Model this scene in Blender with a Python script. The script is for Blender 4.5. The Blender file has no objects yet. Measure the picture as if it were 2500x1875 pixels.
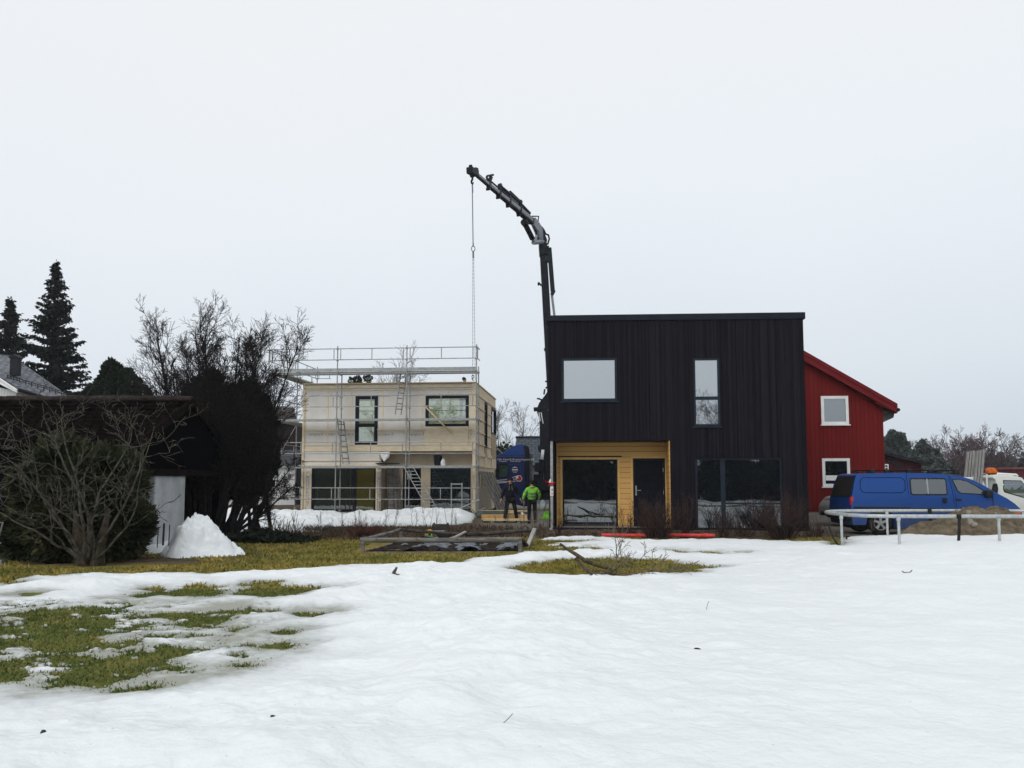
import bpy, bmesh, math, random
import numpy as np
from mathutils import Vector, Matrix
PI = math.pi
R = math.radians
sc = bpy.context.scene
C = sc.collection

# ------------------------------------------------------------------ camera, sky, sun, exposure
F, CX, CY, TH, H = 2097.0, 1250.0, 988.5, R(5.0), 1.75
cam = bpy.data.cameras.new("camera")
camo = bpy.data.objects.new("camera", cam)
C.objects.link(camo)
cam.sensor_width = 36.0
cam.lens = 36.0 * F / 2500.0
cam.shift_y = 51.0 / 2500.0
cam.clip_start = 0.1
cam.clip_end = 2000.0
camo.location = (0, 0, H)
camo.rotation_euler = (PI / 2 + TH, 0, 0)
sc.camera = camo

SUN_EL, SUN_AZ = R(36), R(208)          # overcast: a very soft sun from behind the camera, left
world = bpy.data.worlds.new("World")
sc.world = world
world.use_nodes = True
nt = world.node_tree
nt.nodes.clear()
N, L = nt.nodes.new, nt.links.new
wo = N("ShaderNodeOutputWorld"); bg = N("ShaderNodeBackground"); bg.inputs[1].default_value = 0.1
sky = N("ShaderNodeTexSky"); sky.sky_type = 'NISHITA'; sky.sun_disc = False
sky.sun_elevation = SUN_EL; sky.sun_rotation = SUN_AZ
sky.air_density = 1.6; sky.dust_density = 6.0
hs = N("ShaderNodeHueSaturation"); hs.inputs['Saturation'].default_value = 0.25
L(sky.outputs[0], hs.inputs['Color'])
tc = N("ShaderNodeTexCoord"); sep = N("ShaderNodeSeparateXYZ"); L(tc.outputs['Generated'], sep.inputs[0])
ns = N("ShaderNodeTexNoise"); ns.inputs['Scale'].default_value = 2.2; ns.inputs['Detail'].default_value = 4
L(tc.outputs['Generated'], ns.inputs[0])
ma = N("ShaderNodeMath"); ma.operation = 'MULTIPLY_ADD'; ma.inputs[1].default_value = 0.22; 
L(ns.outputs[0], ma.inputs[0]); L(sep.outputs['Z'], ma.inputs[2])
# a cloud layer a little thinner to the left of the view than to the right
mx = N("ShaderNodeMath"); mx.operation = 'MULTIPLY_ADD'; mx.inputs[1].default_value = -0.10
L(sep.outputs['X'], mx.inputs[0]); L(ma.outputs[0], mx.inputs[2])
cr = N("ShaderNodeValToRGB")
e = cr.color_ramp.elements
e[0].position = 0.03; e[0].color = (0.69, 0.785, 0.86, 1)
e[1].position = 0.62; e[1].color = (0.98, 1.01, 1.04, 1)
m1 = e.new(0.20); m1.color = (0.82, 0.89, 0.97, 1)
m2 = e.new(0.42); m2.color = (0.935, 0.99, 1.05, 1)
L(mx.outputs[0], cr.inputs[0])
vm = N("ShaderNodeVectorMath"); vm.operation = 'SCALE'; vm.inputs['Scale'].default_value = 9.65
L(cr.outputs[0], vm.inputs[0])
mixs = N("ShaderNodeMix"); mixs.data_type = 'RGBA'; mixs.inputs[0].default_value = 0.88
L(hs.outputs[0], mixs.inputs[6]); L(vm.outputs[0], mixs.inputs[7])
L(mixs.outputs[2], bg.inputs[0]); L(bg.outputs[0], wo.inputs[0])
# ground behind/below is covered by real geometry

sl = bpy.data.lights.new("sun", 'SUN'); sl.energy = 0.95; sl.angle = R(40); sl.color = (1.0, 0.96, 0.91)
so = bpy.data.objects.new("sun", sl); C.objects.link(so)
so.rotation_euler = (PI / 2 - SUN_EL, 0, PI - SUN_AZ)
sc.view_settings.view_transform = 'Standard'
sc.view_settings.look = 'None'
sc.view_settings.exposure = 0.0
sc.view_settings.gamma = 1.0
sc.cycles.max_bounces = 8
sc.cycles.transparent_max_bounces = 16
sc.cycles.caustics_reflective = False
sc.cycles.caustics_refractive = False

# ------------------------------------------------------------------ picture point -> place
def ray(px, py):
    u, v = (px - CX) / F, (CY - py) / F
    return Vector((u, math.cos(TH) - v * math.sin(TH), math.sin(TH) + v * math.cos(TH)))
def at(px, py, Y):
    d = ray(px, py)
    return Vector((0, 0, H)) + d * (Y / d.y)
def gnd(px, py, z=0.0):
    d = ray(px, py)
    return Vector((0, 0, H)) + d * ((z - H) / d.z)
class Frame:
    """a local frame on the ground: x along a facade, y into the building"""
    def __init__(s, o, a):
        s.o = Vector((o[0], o[1])); s.a = a
        s.ex = Vector((math.cos(a), math.sin(a))); s.ey = Vector((-math.sin(a), math.cos(a)))
    def hit(s, px, py, yl=0.0):
        d = ray(px, py); d2 = Vector((d.x, d.y))
        t = (yl + s.o.dot(s.ey)) / d2.dot(s.ey)
        p = d * t
        return ((Vector((p.x, p.y)) - s.o).dot(s.ex), H + p.z)
    def side(s, px, py, xl):
        d = ray(px, py); d2 = Vector((d.x, d.y))
        t = (xl + s.o.dot(s.ex)) / d2.dot(s.ex)
        p = d * t
        return ((Vector((p.x, p.y)) - s.o).dot(s.ey), H + p.z)
    def w(s, x, y, z):
        p = s.o + s.ex * x + s.ey * y
        return Vector((p.x, p.y, z))

# ------------------------------------------------------------------ object helpers
def tag(o, label=None, cat=None, group=None, kind=None):
    if label: o['label'] = label
    if cat: o['category'] = cat
    if group: o['group'] = group
    if kind: o['kind'] = kind
    return o
def thing(name, label, cat, loc=(0, 0, 0), rz=0.0, group=None):
    o = bpy.data.objects.new(name, None); C.objects.link(o)
    o.location = loc; o.rotation_euler = (0, 0, rz)
    o.empty_display_size = 0.2
    return tag(o, label, cat, group)
def dup(root, loc, rz=None, label=None, scale=None):
    r = root.copy(); C.objects.link(r); r.location = loc
    if rz is not None: r.rotation_euler = (0, 0, rz)
    if scale: r.scale = scale
    if label: r['label'] = label
    for ch in list(root.children):
        c = ch.copy(); C.objects.link(c); c.parent = r
        for g in list(ch.children):
            d = g.copy(); C.objects.link(d); d.parent = c
    return r

class MB:
    def __init__(s): s.v, s.f, s.m = [], [], []
    def add(s, vs, fs, mi=0):
        b = len(s.v); s.v.extend([tuple(q) for q in vs])
        for f in fs: s.f.append(tuple(b + i for i in f)); s.m.append(mi)
        return s
    def box(s, x0, x1, y0, y1, z0, z1, mi=0):
        vs = [(x, y, z) for z in (z0, z1) for x, y in ((x0, y0), (x1, y0), (x1, y1), (x0, y1))]
        return s.add(vs, [(3, 2, 1, 0), (4, 5, 6, 7), (0, 1, 5, 4), (1, 2, 6, 5), (2, 3, 7, 6), (3, 0, 4, 7)], mi)
    def bar(s, p, q, w, h=None, up=(0, 0, 1), mi=0, taper=1.0):
        p, q = Vector(p), Vector(q); h = h or w
        d = (q - p).normalized(); u = Vector(up)
        if abs(d.dot(u)) > 0.98: u = Vector((0, 1, 0))
        sx = d.cross(u).normalized(); sz = sx.cross(d).normalized()
        vs = []
        for c, k in ((p, 1.0), (q, taper)):
            for a, b in ((-1, -1), (1, -1), (1, 1), (-1, 1)):
                vs.append(c + sx * (a * w / 2 * k) + sz * (b * h / 2 * k))
        return s.add(vs, [(3, 2, 1, 0), (4, 5, 6, 7), (0, 1, 5, 4), (1, 2, 6, 5), (2, 3, 7, 6), (3, 0, 4, 7)], mi)
    def tube(s, pts, r, n=6, mi=0, closed=False, cap=True):
        pts = [Vector(p) for p in pts]; m = len(pts)
        rs = r if isinstance(r, (list, tuple)) else [r] * m
        b = len(s.v); prev = None
        for i, p in enumerate(pts):
            if closed: d = pts[(i + 1) % m] - pts[i - 1]
            else: d = pts[min(i + 1, m - 1)] - pts[max(i - 1, 0)]
            if d.length < 1e-9: d = Vector((0, 0, 1))
            d.normalize()
            if prev is None:
                u = Vector((0, 0, 1)) if abs(d.z) < 0.9 else Vector((1, 0, 0))
                a = d.cross(u).normalized()
            else:
                a = (prev - d * prev.dot(d))
                a = a.normalized() if a.length > 1e-6 else d.orthogonal().normalized()
            prev = a; c = d.cross(a)
            for k in range(n):
                t = 2 * PI * k / n
                s.v.append(tuple(p + (a * math.cos(t) + c * math.sin(t)) * rs[i]))
        for i in range(m if closed else m - 1):
            j = (i + 1) % m
            for k in range(n):
                k2 = (k + 1) % n
                s.f.append((b + i * n + k, b + i * n + k2, b + j * n + k2, b + j * n + k)); s.m.append(mi)
        if cap and not closed and n > 3:
            s.f.append(tuple(b + k for k in reversed(range(n)))); s.m.append(mi)
            s.f.append(tuple(b + (m - 1) * n + k for k in range(n))); s.m.append(mi)
        return s
    def prism(s, poly, y0, y1, mi=0, plane='xz'):
        """poly: 2-D outline, extruded along the third axis"""
        n = len(poly)
        if plane == 'xz': A = [(a, y0, b) for a, b in poly]; B = [(a, y1, b) for a, b in poly]
        elif plane == 'yz': A = [(y0, a, b) for a, b in poly]; B = [(y1, a, b) for a, b in poly]
        else: A = [(a, b, y0) for a, b in poly]; B = [(a, b, y1) for a, b in poly]
        fs = [tuple(range(n)), tuple(range(2 * n - 1, n - 1, -1))]
        for i in range(n):
            j = (i + 1) % n; fs.append((j, i, i + n, j + n))
        return s.add(A + B, fs, mi)
    def lathe(s, prof, cx=0, cy=0, n=16, mi=0):
        b = len(s.v); m = len(prof)
        for r, z in prof:
            for k in range(n):
                t = 2 * PI * k / n; s.v.append((cx + r * math.cos(t), cy + r * math.sin(t), z))
        for i in range(m - 1):
            for k in range(n):
                k2 = (k + 1) % n
                s.f.append((b + i * n + k, b + i * n + k2, b + (i + 1) * n + k2, b + (i + 1) * n + k)); s.m.append(mi)
        s.f.append(tuple(b + k for k in reversed(range(n)))); s.m.append(mi)
        s.f.append(tuple(b + (m - 1) * n + k for k in range(n))); s.m.append(mi)
        return s
    def wall(s, x0, x1, z0, z1, y0, y1, ops=(), mi=0):
        """a wall from x0 to x1 with rectangular openings (x0,x1,z0,z1) left free"""
        xs = sorted({x0, x1, *[min(max(o[k], x0), x1) for o in ops for k in (0, 1)]})
        for a, b in zip(xs, xs[1:]):
            if b - a < 1e-6: continue
            cut = sorted((max(o[2], z0), min(o[3], z1)) for o in ops if o[0] < b - 1e-6 and o[1] > a + 1e-6)
            z = z0
            for c, d in cut:
                if c > z + 1e-6: s.box(a, b, y0, y1, z, c, mi)
                z = max(z, d)
            if z1 > z + 1e-6: s.box(a, b, y0, y1, z, z1, mi)
        return s
    def build(s, name, mats, parent=None, smooth=False, bevel=0.0, loc=None):
        me = bpy.data.meshes.new(name)
        me.from_pydata(s.v, [], s.f)
        mats = mats if isinstance(mats, (list, tuple)) else [mats]
        for m in mats: me.materials.append(m)
        if len(mats) > 1: me.polygons.foreach_set('material_index', s.m)
        bm = bmesh.new(); bm.from_mesh(me); bmesh.ops.recalc_face_normals(bm, faces=bm.faces); bm.to_mesh(me); bm.free()
        if smooth: me.polygons.foreach_set('use_smooth', [True] * len(me.polygons))
        me.update()
        o = bpy.data.objects.new(name, me); C.objects.link(o)
        if parent: o.parent = parent
        if loc is not None: o.location = loc
        if bevel > 0:
            b = o.modifiers.new('edge', 'BEVEL'); b.width = bevel; b.segments = 2; b.limit_method = 'ANGLE'; b.angle_limit = R(35)
        return o
def quads_obj(name, V, mat, parent=None):
    """V: (n,4,3) array of separate quads, one object"""
    n = len(V); me = bpy.data.meshes.new(name)
    me.vertices.add(n * 4); me.vertices.foreach_set('co', np.ascontiguousarray(V, dtype=np.float32).ravel())
    me.loops.add(n * 4); me.loops.foreach_set('vertex_index', np.arange(n * 4, dtype=np.int32))
    me.polygons.add(n); me.polygons.foreach_set('loop_start', np.arange(0, n * 4, 4, dtype=np.int32))
    me.polygons.foreach_set('loop_total', np.full(n, 4, dtype=np.int32))
    me.materials.append(mat); me.update(calc_edges=True); me.validate()
    o = bpy.data.objects.new(name, me); C.objects.link(o)
    if parent: o.parent = parent
    return o
def grid_obj(name, P, mat, attrs=None, parent=None, smooth=True):
    """P: (rows, cols, 3)"""
    r, c = P.shape[:2]; me = bpy.data.meshes.new(name)
    me.vertices.add(r * c); me.vertices.foreach_set('co', np.ascontiguousarray(P, dtype=np.float32).ravel())
    i = np.arange(r * c, dtype=np.int32).reshape(r, c)
    q = np.stack([i[:-1, :-1], i[:-1, 1:], i[1:, 1:], i[1:, :-1]], -1).reshape(-1, 4)
    n = len(q)
    me.loops.add(n * 4); me.loops.foreach_set('vertex_index', q.ravel())
    me.polygons.add(n); me.polygons.foreach_set('loop_start', np.arange(0, n * 4, 4, dtype=np.int32))
    me.polygons.foreach_set('loop_total', np.full(n, 4, dtype=np.int32))
    if smooth: me.polygons.foreach_set('use_smooth', np.ones(n, dtype=bool))
    me.materials.append(mat); me.update(calc_edges=True)
    for k, a in (attrs or {}).items():
        at_ = me.attributes.new(k, 'FLOAT', 'POINT'); at_.data.foreach_set('value', np.ascontiguousarray(a, dtype=np.float32).ravel())
    o = bpy.data.objects.new(name, me); C.objects.link(o)
    if parent: o.parent = parent
    return o

# numpy value noise
_rs = np.random.RandomState(5); _tab = _rs.rand(256, 256)
def vnoise(x, y, f=1.0, ox=0.0):
    x = np.asarray(x) * f + 37.1 + ox; y = np.asarray(y) * f + 91.7 - ox * 1.7
    xi = np.floor(x).astype(int); yi = np.floor(y).astype(int); a = x - xi; b = y - yi
    a = a * a * (3 - 2 * a); b = b * b * (3 - 2 * b)
    g = lambda i, j: _tab[i & 255, j & 255]
    return (g(xi, yi) * (1 - a) + g(xi + 1, yi) * a) * (1 - b) + (g(xi, yi + 1) * (1 - a) + g(xi + 1, yi + 1) * a) * b - 0.5
def fbm(x, y, f=1.0, octv=4, ox=0.0, gain=0.5):
    s = 0; a = 1.0
    for k in range(octv): s = s + a * vnoise(x, y, f * 2.03 ** k, ox + 13.3 * k); a *= gain
    return s
def S(a, b, x):
    t = np.clip((np.asarray(x, dtype=float) - a) / (b - a), 0, 1); return t * t * (3 - 2 * t)
def zt(x, y):
    """height of the ground"""
    x = np.asarray(x, dtype=float); y = np.asarray(y, dtype=float)
    z = 0.10 * S(24.6, 28, y)
    z = np.maximum(z, 0.26 * S(25.0, 25.7, y) * S(0.3, 1.3, x) * (1 - S(8.9, 9.8, x)) * (1 - S(35, 38, y)))
    z = np.maximum(z, 0.10 + 0.27 * S(33.6, 36.2, y) * (1 - S(-1.6, -0.9, x)) * (1 - S(48, 54, y)))
    z = z * (1 - S(55, 70, y))
    return z
def ztf(x, y): return float(zt(x, y))

# ------------------------------------------------------------------ materials
MATS = {}
def _new(name):
    m = bpy.data.materials.new(name); m.use_nodes = True; nt = m.node_tree
    return m, nt, nt.nodes['Principled BSDF']
def _coord(nt, scale=(1, 1, 1), kind='Object'):
    tc = nt.nodes.new('ShaderNodeTexCoord'); mp = nt.nodes.new('ShaderNodeMapping')
    mp.inputs['Scale'].default_value = scale; nt.links.new(tc.outputs[kind], mp.inputs[0]); return mp.outputs[0]
def mat(name, c1, c2=None, scale=4.0, stretch=(1, 1, 1), rough=0.7, metal=0.0, bump=0.0, spec=0.12, c3=None, detail=6, lo=0.35, hi=0.65, bscale=None):
    """a two or three tone noise material"""
    if name in MATS: return MATS[name]
    m, nt, b = _new(name)
    b.inputs['Roughness'].default_value = rough; b.inputs['Metallic'].default_value = metal
    b.inputs['Specular IOR Level'].default_value = spec
    c2 = c2 or tuple(min(1, k * 1.25) for k in c1)
    co = _coord(nt, stretch); n = nt.nodes.new('ShaderNodeTexNoise'); n.inputs['Scale'].default_value = scale
    n.inputs['Detail'].default_value = detail; n.inputs['Roughness'].default_value = 0.62
    nt.links.new(co, n.inputs[0])
    r = nt.nodes.new('ShaderNodeValToRGB'); e = r.color_ramp.elements
    e[0].position = lo; e[0].color = (*c1, 1); e[1].position = hi; e[1].color = (*c2, 1)
    if c3: k = e.new(min(0.97, hi + 0.12)); k.color = (*c3, 1)
    nt.links.new(n.outputs[0], r.inputs[0]); nt.links.new(r.outputs[0], b.inputs['Base Color'])
    if bump:
        n2 = nt.nodes.new('ShaderNodeTexNoise'); n2.inputs['Scale'].default_value = bscale or scale * 3; n2.inputs['Detail'].default_value = 5
        nt.links.new(co, n2.inputs[0])
        bp = nt.nodes.new('ShaderNodeBump'); bp.inputs['Strength'].default_value = bump; bp.inputs['Distance'].default_value = 0.02
        nt.links.new(n2.outputs[0], bp.inputs['Height']); nt.links.new(bp.outputs[0], b.inputs['Normal'])
    MATS[name] = m; return m
def boards(name, c1, c2, width, axis='x', rough=0.7, grain=0.25, groove=True, streak=6.0, spec=0.08, dirt=None):
    """cladding: each board its own tone, grain along the board"""
    if name in MATS: return MATS[name]
    m, nt, b = _new(name); b.inputs['Roughness'].default_value = rough; b.inputs['Specular IOR Level'].default_value = spec
    tc = nt.nodes.new('ShaderNodeTexCoord'); sp = nt.nodes.new('ShaderNodeSeparateXYZ'); nt.links.new(tc.outputs['Object'], sp.inputs[0])
    src = {'x': sp.outputs[0], 'y': sp.outputs[1], 'z': sp.outputs[2]}[axis]
    d = nt.nodes.new('ShaderNodeMath'); d.operation = 'DIVIDE'; d.inputs[1].default_value = width; nt.links.new(src, d.inputs[0])
    fl = nt.nodes.new('ShaderNodeMath'); fl.operation = 'FLOOR'; nt.links.new(d.outputs[0], fl.inputs[0])
    wn = nt.nodes.new('ShaderNodeTexWhiteNoise'); wn.noise_dimensions = '1D'; nt.links.new(fl.outputs[0], wn.inputs['W'])
    st = {'x': (streak, streak, 0.5), 'y': (streak, streak, 0.5), 'z': (0.5, 0.5, streak)}[axis]
    mp = nt.nodes.new('ShaderNodeMapping'); mp.inputs['Scale'].default_value = st; nt.links.new(tc.outputs['Object'], mp.inputs[0])
    n = nt.nodes.new('ShaderNodeTexNoise'); n.inputs['Scale'].default_value = 3; n.inputs['Detail'].default_value = 6; nt.links.new(mp.outputs[0], n.inputs[0])
    a = nt.nodes.new('ShaderNodeMath'); a.operation = 'MULTIPLY'; a.inputs[1].default_value = 1 - grain; nt.links.new(wn.outputs[0], a.inputs[0])
    g = nt.nodes.new('ShaderNodeMath'); g.operation = 'MULTIPLY_ADD'; g.inputs[1].default_value = grain * 1.6; nt.links.new(n.outputs[0], g.inputs[0]); nt.links.new(a.outputs[0], g.inputs[2])
    mx = nt.nodes.new('ShaderNodeMix'); mx.data_type = 'RGBA'; mx.inputs[6].default_value = (*c1, 1); mx.inputs[7].default_value = (*c2, 1)
    nt.links.new(g.outputs[0], mx.inputs[0]); out = mx.outputs[2]
    if groove:
        fr = nt.nodes.new('ShaderNodeMath'); fr.operation = 'FRACT'; nt.links.new(d.outputs[0], fr.inputs[0])
        lt = nt.nodes.new('ShaderNodeMath'); lt.operation = 'LESS_THAN'; lt.inputs[1].default_value = 0.07; nt.links.new(fr.outputs[0], lt.inputs[0])
        bp = nt.nodes.new('ShaderNodeBump'); bp.invert = True; bp.inputs['Strength'].default_value = 0.8; bp.inputs['Distance'].default_value = 0.01
        nt.links.new(lt.outputs[0], bp.inputs['Height']); nt.links.new(bp.outputs[0], b.inputs['Normal'])
        m2 = nt.nodes.new('ShaderNodeMix'); m2.data_type = 'RGBA'; m2.inputs[7].default_value = (*[k * 0.45 for k in c1], 1)
        nt.links.new(lt.outputs[0], m2.inputs[0]); nt.links.new(out, m2.inputs[6]); out = m2.outputs[2]
    nt.links.new(out, b.inputs['Base Color'])
    MATS[name] = m; return m
def tiles(name, c1, c2, w, h, rough=0.6, slope='y', mortar=None, spec=.1):
    """roof tiles: a brick pattern in object space (x along the ridge)"""
    if name in MATS: return MATS[name]
    m, nt, b = _new(name); b.inputs['Roughness'].default_value = rough; b.inputs['Specular IOR Level'].default_value = spec
    tc = nt.nodes.new('ShaderNodeTexCoord'); sp = nt.nodes.new('ShaderNodeSeparateXYZ'); nt.links.new(tc.outputs['Object'], sp.inputs[0])
    cb = nt.nodes.new('ShaderNodeCombineXYZ')
    nt.links.new(sp.outputs['X' if slope == 'y' else 'Y'], cb.inputs[0]); nt.links.new(sp.outputs['Y' if slope == 'y' else 'X'], cb.inputs[1])
    br = nt.nodes.new('ShaderNodeTexBrick'); br.inputs['Scale'].default_value = 1.0
    br.inputs['Brick Width'].default_value = w; br.inputs['Row Height'].default_value = h; br.inputs['Mortar Size'].default_value = h * 0.09
    br.inputs['Color1'].default_value = (*c1, 1); br.inputs['Color2'].default_value = (*c2, 1)
    br.inputs['Mortar'].default_value = (*(mortar or [k * 0.35 for k in c1]), 1)
    nt.links.new(cb.outputs[0], br.inputs[0])
    n = nt.nodes.new('ShaderNodeTexNoise'); n.inputs['Scale'].default_value = 3; n.inputs['Detail'].default_value = 6; nt.links.new(tc.outputs['Object'], n.inputs[0])
    mx = nt.nodes.new('ShaderNodeMix'); mx.data_type = 'RGBA'; mx.blend_type = 'MULTIPLY'; mx.inputs[0].default_value = 0.7
    nt.links.new(br.outputs[0], mx.inputs[6])
    r = nt.nodes.new('ShaderNodeValToRGB'); r.color_ramp.elements[0].color = (.55, .55, .55, 1); r.color_ramp.elements[1].color = (1.2, 1.2, 1.2, 1)
    r.color_ramp.elements[0].position = .3; r.color_ramp.elements[1].position = .7
    nt.links.new(n.outputs[0], r.inputs[0]); nt.links.new(r.outputs[0], mx.inputs[7])
    nt.links.new(mx.outputs[2], b.inputs['Base Color'])
    bp = nt.nodes.new('ShaderNodeBump'); bp.inputs['Strength'].default_value = 0.7; bp.inputs['Distance'].default_value = 0.03; bp.invert = True
    nt.links.new(br.outputs['Fac'], bp.inputs['Height']); nt.links.new(bp.outputs[0], b.inputs['Normal'])
    MATS[name] = m; return m
def glass(name, back=(0.01, 0.012, 0.015), refl=0.4, clear=0.0, tint=(1, 1, 1), wave=0.0012):
    """window pane: a mirror layer over a dark room (or over what lies behind, as far as it is clear)"""
    if name in MATS: return MATS[name]
    m = bpy.data.materials.new(name); m.use_nodes = True; nt = m.node_tree; nt.nodes.clear()
    o = nt.nodes.new('ShaderNodeOutputMaterial'); d = nt.nodes.new('ShaderNodeBsdfDiffuse'); d.inputs[0].default_value = (*back, 1)
    g = nt.nodes.new('ShaderNodeBsdfGlossy'); g.inputs['Roughness'].default_value = 0.015; g.inputs[0].default_value = (0.93, 0.97, 1.0, 1)
    t = nt.nodes.new('ShaderNodeBsdfTransparent'); t.inputs[0].default_value = (*tint, 1)
    m1 = nt.nodes.new('ShaderNodeMixShader'); m1.inputs[0].default_value = clear
    nt.links.new(d.outputs[0], m1.inputs[1]); nt.links.new(t.outputs[0], m1.inputs[2])
    fr = nt.nodes.new('ShaderNodeFresnel'); fr.inputs[0].default_value = 1.5
    ma = nt.nodes.new('ShaderNodeMath'); ma.operation = 'MULTIPLY_ADD'; ma.inputs[1].default_value = 1.0 - refl; ma.inputs[2].default_value = refl - 0.03
    nt.links.new(fr.outputs[0], ma.inputs[0])
    co = _coord(nt); n = nt.nodes.new('ShaderNodeTexNoise'); n.inputs['Scale'].default_value = 1.3; nt.links.new(co, n.inputs[0])
    bp = nt.nodes.new('ShaderNodeBump'); bp.inputs['Strength'].default_value = 1.0; bp.inputs['Distance'].default_value = wave
    nt.links.new(n.outputs[0], bp.inputs['Height']); nt.links.new(bp.outputs[0], g.inputs['Normal'])
    m2 = nt.nodes.new('ShaderNodeMixShader'); nt.links.new(ma.outputs[0], m2.inputs[0])
    nt.links.new(m1.outputs[0], m2.inputs[1]); nt.links.new(g.outputs[0], m2.inputs[2]); nt.links.new(m2.outputs[0], o.inputs[0])
    MATS[name] = m; return m
def leafmat(name, c1, c2, c3=None, scale=9.0):
    m = mat(name, c1, c2, scale=scale, rough=0.75, spec=0.15, c3=c3, detail=3)
    return m

GALV = mat('galvanised', (0.22, 0.23, 0.23), (0.38, 0.39, 0.39), scale=9, rough=0.55, metal=0.3, spec=0.3)
GALVL = mat('bright_galvanised', (0.34, 0.37, 0.38), (0.50, 0.53, 0.54), scale=9, rough=0.5, metal=0.25, spec=0.3)
DARKGALV = mat('deck_metal', (0.24, 0.255, 0.255), (0.40, 0.415, 0.41), scale=12, rough=0.6, metal=0.2)
BLACKM = mat('black_metal', (0.008, 0.009, 0.013), (0.016, 0.018, 0.024), scale=5, rough=0.45)
RUBBER = mat('rubber', (0.010, 0.010, 0.011), (0.03, 0.028, 0.026), scale=8, rough=0.85)
GREYWOOD = mat('grey_wood', (0.10, 0.095, 0.09), (0.23, 0.215, 0.20), scale=3, stretch=(1, 1, 6), rough=0.9, bump=0.4)
DARKWOOD = mat('dark_wood', (0.030, 0.027, 0.026), (0.085, 0.078, 0.072), scale=5, rough=0.9, bump=0.4)
NEWWOOD = mat('new_wood', (0.55, 0.43, 0.24), (0.70, 0.58, 0.36), scale=3, stretch=(1, 1, 4), rough=0.8)
ORANGEWOOD = mat('warm_wood', (0.42, 0.23, 0.08), (0.62, 0.40, 0.17), scale=4, rough=0.8)
WHITEP = mat('white_paint', (0.70, 0.71, 0.70), (0.80, 0.81, 0.80), scale=3, rough=0.55)
GLASSD = glass('dark_pane', (0.004, 0.005, 0.008), 0.20)
GLASSU = glass('sky_pane', (0.02, 0.022, 0.025), 0.50)

# ------------------------------------------------------------------ ground sheet
def ground_material():
    m, nt, b = _new('ground_soil'); b.inputs['Roughness'].default_value = 0.95; b.inputs['Specular IOR Level'].default_value = 0.1
    co = _coord(nt)
    def noise(s, d=6):
        n = nt.nodes.new('ShaderNodeTexNoise'); n.inputs['Scale'].default_value = s; n.inputs['Detail'].default_value = d
        n.inputs['Roughness'].default_value = 0.65; nt.links.new(co, n.inputs[0]); return n.outputs[0]
    def ramp(f, cols):
        r = nt.nodes.new('ShaderNodeValToRGB'); e = r.color_ramp.elements
        e[0].position, e[0].color = cols[0][0], (*cols[0][1], 1); e[1].position, e[1].color = cols[-1][0], (*cols[-1][1], 1)
        for p, c in cols[1:-1]: k = e.new(p); k.color = (*c, 1)
        nt.links.new(f, r.inputs[0]); return r.outputs[0]
    def mix(f, a, c):
        x = nt.nodes.new('ShaderNodeMix'); x.data_type = 'RGBA'; nt.links.new(f, x.inputs[0]); nt.links.new(a, x.inputs[6]); nt.links.new(c, x.inputs[7]); return x.outputs[2]
    def attr(k):
        a = nt.nodes.new('ShaderNodeAttribute'); a.attribute_name = k; return a.outputs['Fac']
    grass = ramp(noise(3.2, 9), [(0.33, (0.075, 0.080, 0.020)), (0.48, (0.19, 0.15, 0.036)), (0.66, (0.34, 0.245, 0.07))])
    green = ramp(noise(3.6, 9), [(0.33, (0.04, 0.062, 0.015)), (0.5, (0.115, 0.135, 0.034)), (0.68, (0.25, 0.20, 0.06))])
    gm = nt.nodes.new('ShaderNodeMath'); gm.operation = 'MULTIPLY_ADD'; gm.inputs[1].default_value = 2.6; gm.use_clamp = True
    ga = nt.nodes.new('ShaderNodeMath'); ga.operation = 'SUBTRACT'; ga.inputs[1].default_value = .5; nt.links.new(noise(.55, 4), ga.inputs[0]); nt.links.new(ga.outputs[0], gm.inputs[0]); nt.links.new(attr('green'), gm.inputs[2])
    grass = mix(gm.outputs[0], grass, green)
    soil = ramp(noise(6, 9), [(0.3, (0.022, 0.016, 0.012)), (0.52, (0.075, 0.056, 0.040)), (0.72, (0.16, 0.12, 0.085))])
    grav = ramp(noise(12, 9), [(0.3, (0.10, 0.09, 0.075)), (0.7, (0.22, 0.20, 0.17))])
    c = mix(attr('soil'), grass, soil); c = mix(attr('gravel'), c, grav)
    nt.links.new(c, b.inputs['Base Color'])
    bp = nt.nodes.new('ShaderNodeBump'); bp.inputs['Strength'].default_value = 0.8; bp.inputs['Distance'].default_value = 0.04
    nt.links.new(noise(14, 8), bp.inputs['Height']); nt.links.new(bp.outputs[0], b.inputs['Normal'])
    return m
gx = np.unique(np.concatenate([np.linspace(-600, -40, 15), np.linspace(-40, -14, 27), np.linspace(-14, 18, 129), np.linspace(18, 45, 28), np.linspace(45, 600, 15)]))
gy = np.unique(np.concatenate([np.linspace(-600, -40, 15), np.linspace(-40, 4, 23), np.linspace(4, 40, 181), np.linspace(40, 70, 31), np.linspace(70, 600, 15)]))
X, Y = np.meshgrid(gx, gy)
Z = zt(X, Y) + fbm(X, Y, 0.9, 4) * 0.035 * S(4, 8, Y) * (1 - S(45, 60, Y))
soil = np.clip(S(23.8, 25.2, Y + fbm(X, Y, 0.5, 4) * 1.6) + (S(-4.2, -5.8, X + fbm(X, Y, .7, 4) * 1.0)) * S(16.6, 17.6, Y + (X + 8) * -0.12), 0, 1)
grav = S(27.5, 29, Y) * S(-1.8, -0.6, X) + S(9.0, 10.5, X) * S(24.8, 25.8, Y)
tag(grid_obj('ground', np.stack([X, Y, Z], -1), ground_material(), {'soil': soil, 'gravel': np.clip(grav, 0, 1), 'green': .18 + .62 * (1 - S(12.5, 14.5, Y)) + .5 * np.exp(-((Y - 18.2 + .12 * (X + 3)) / .9) ** 2)}), kind='structure')

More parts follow.
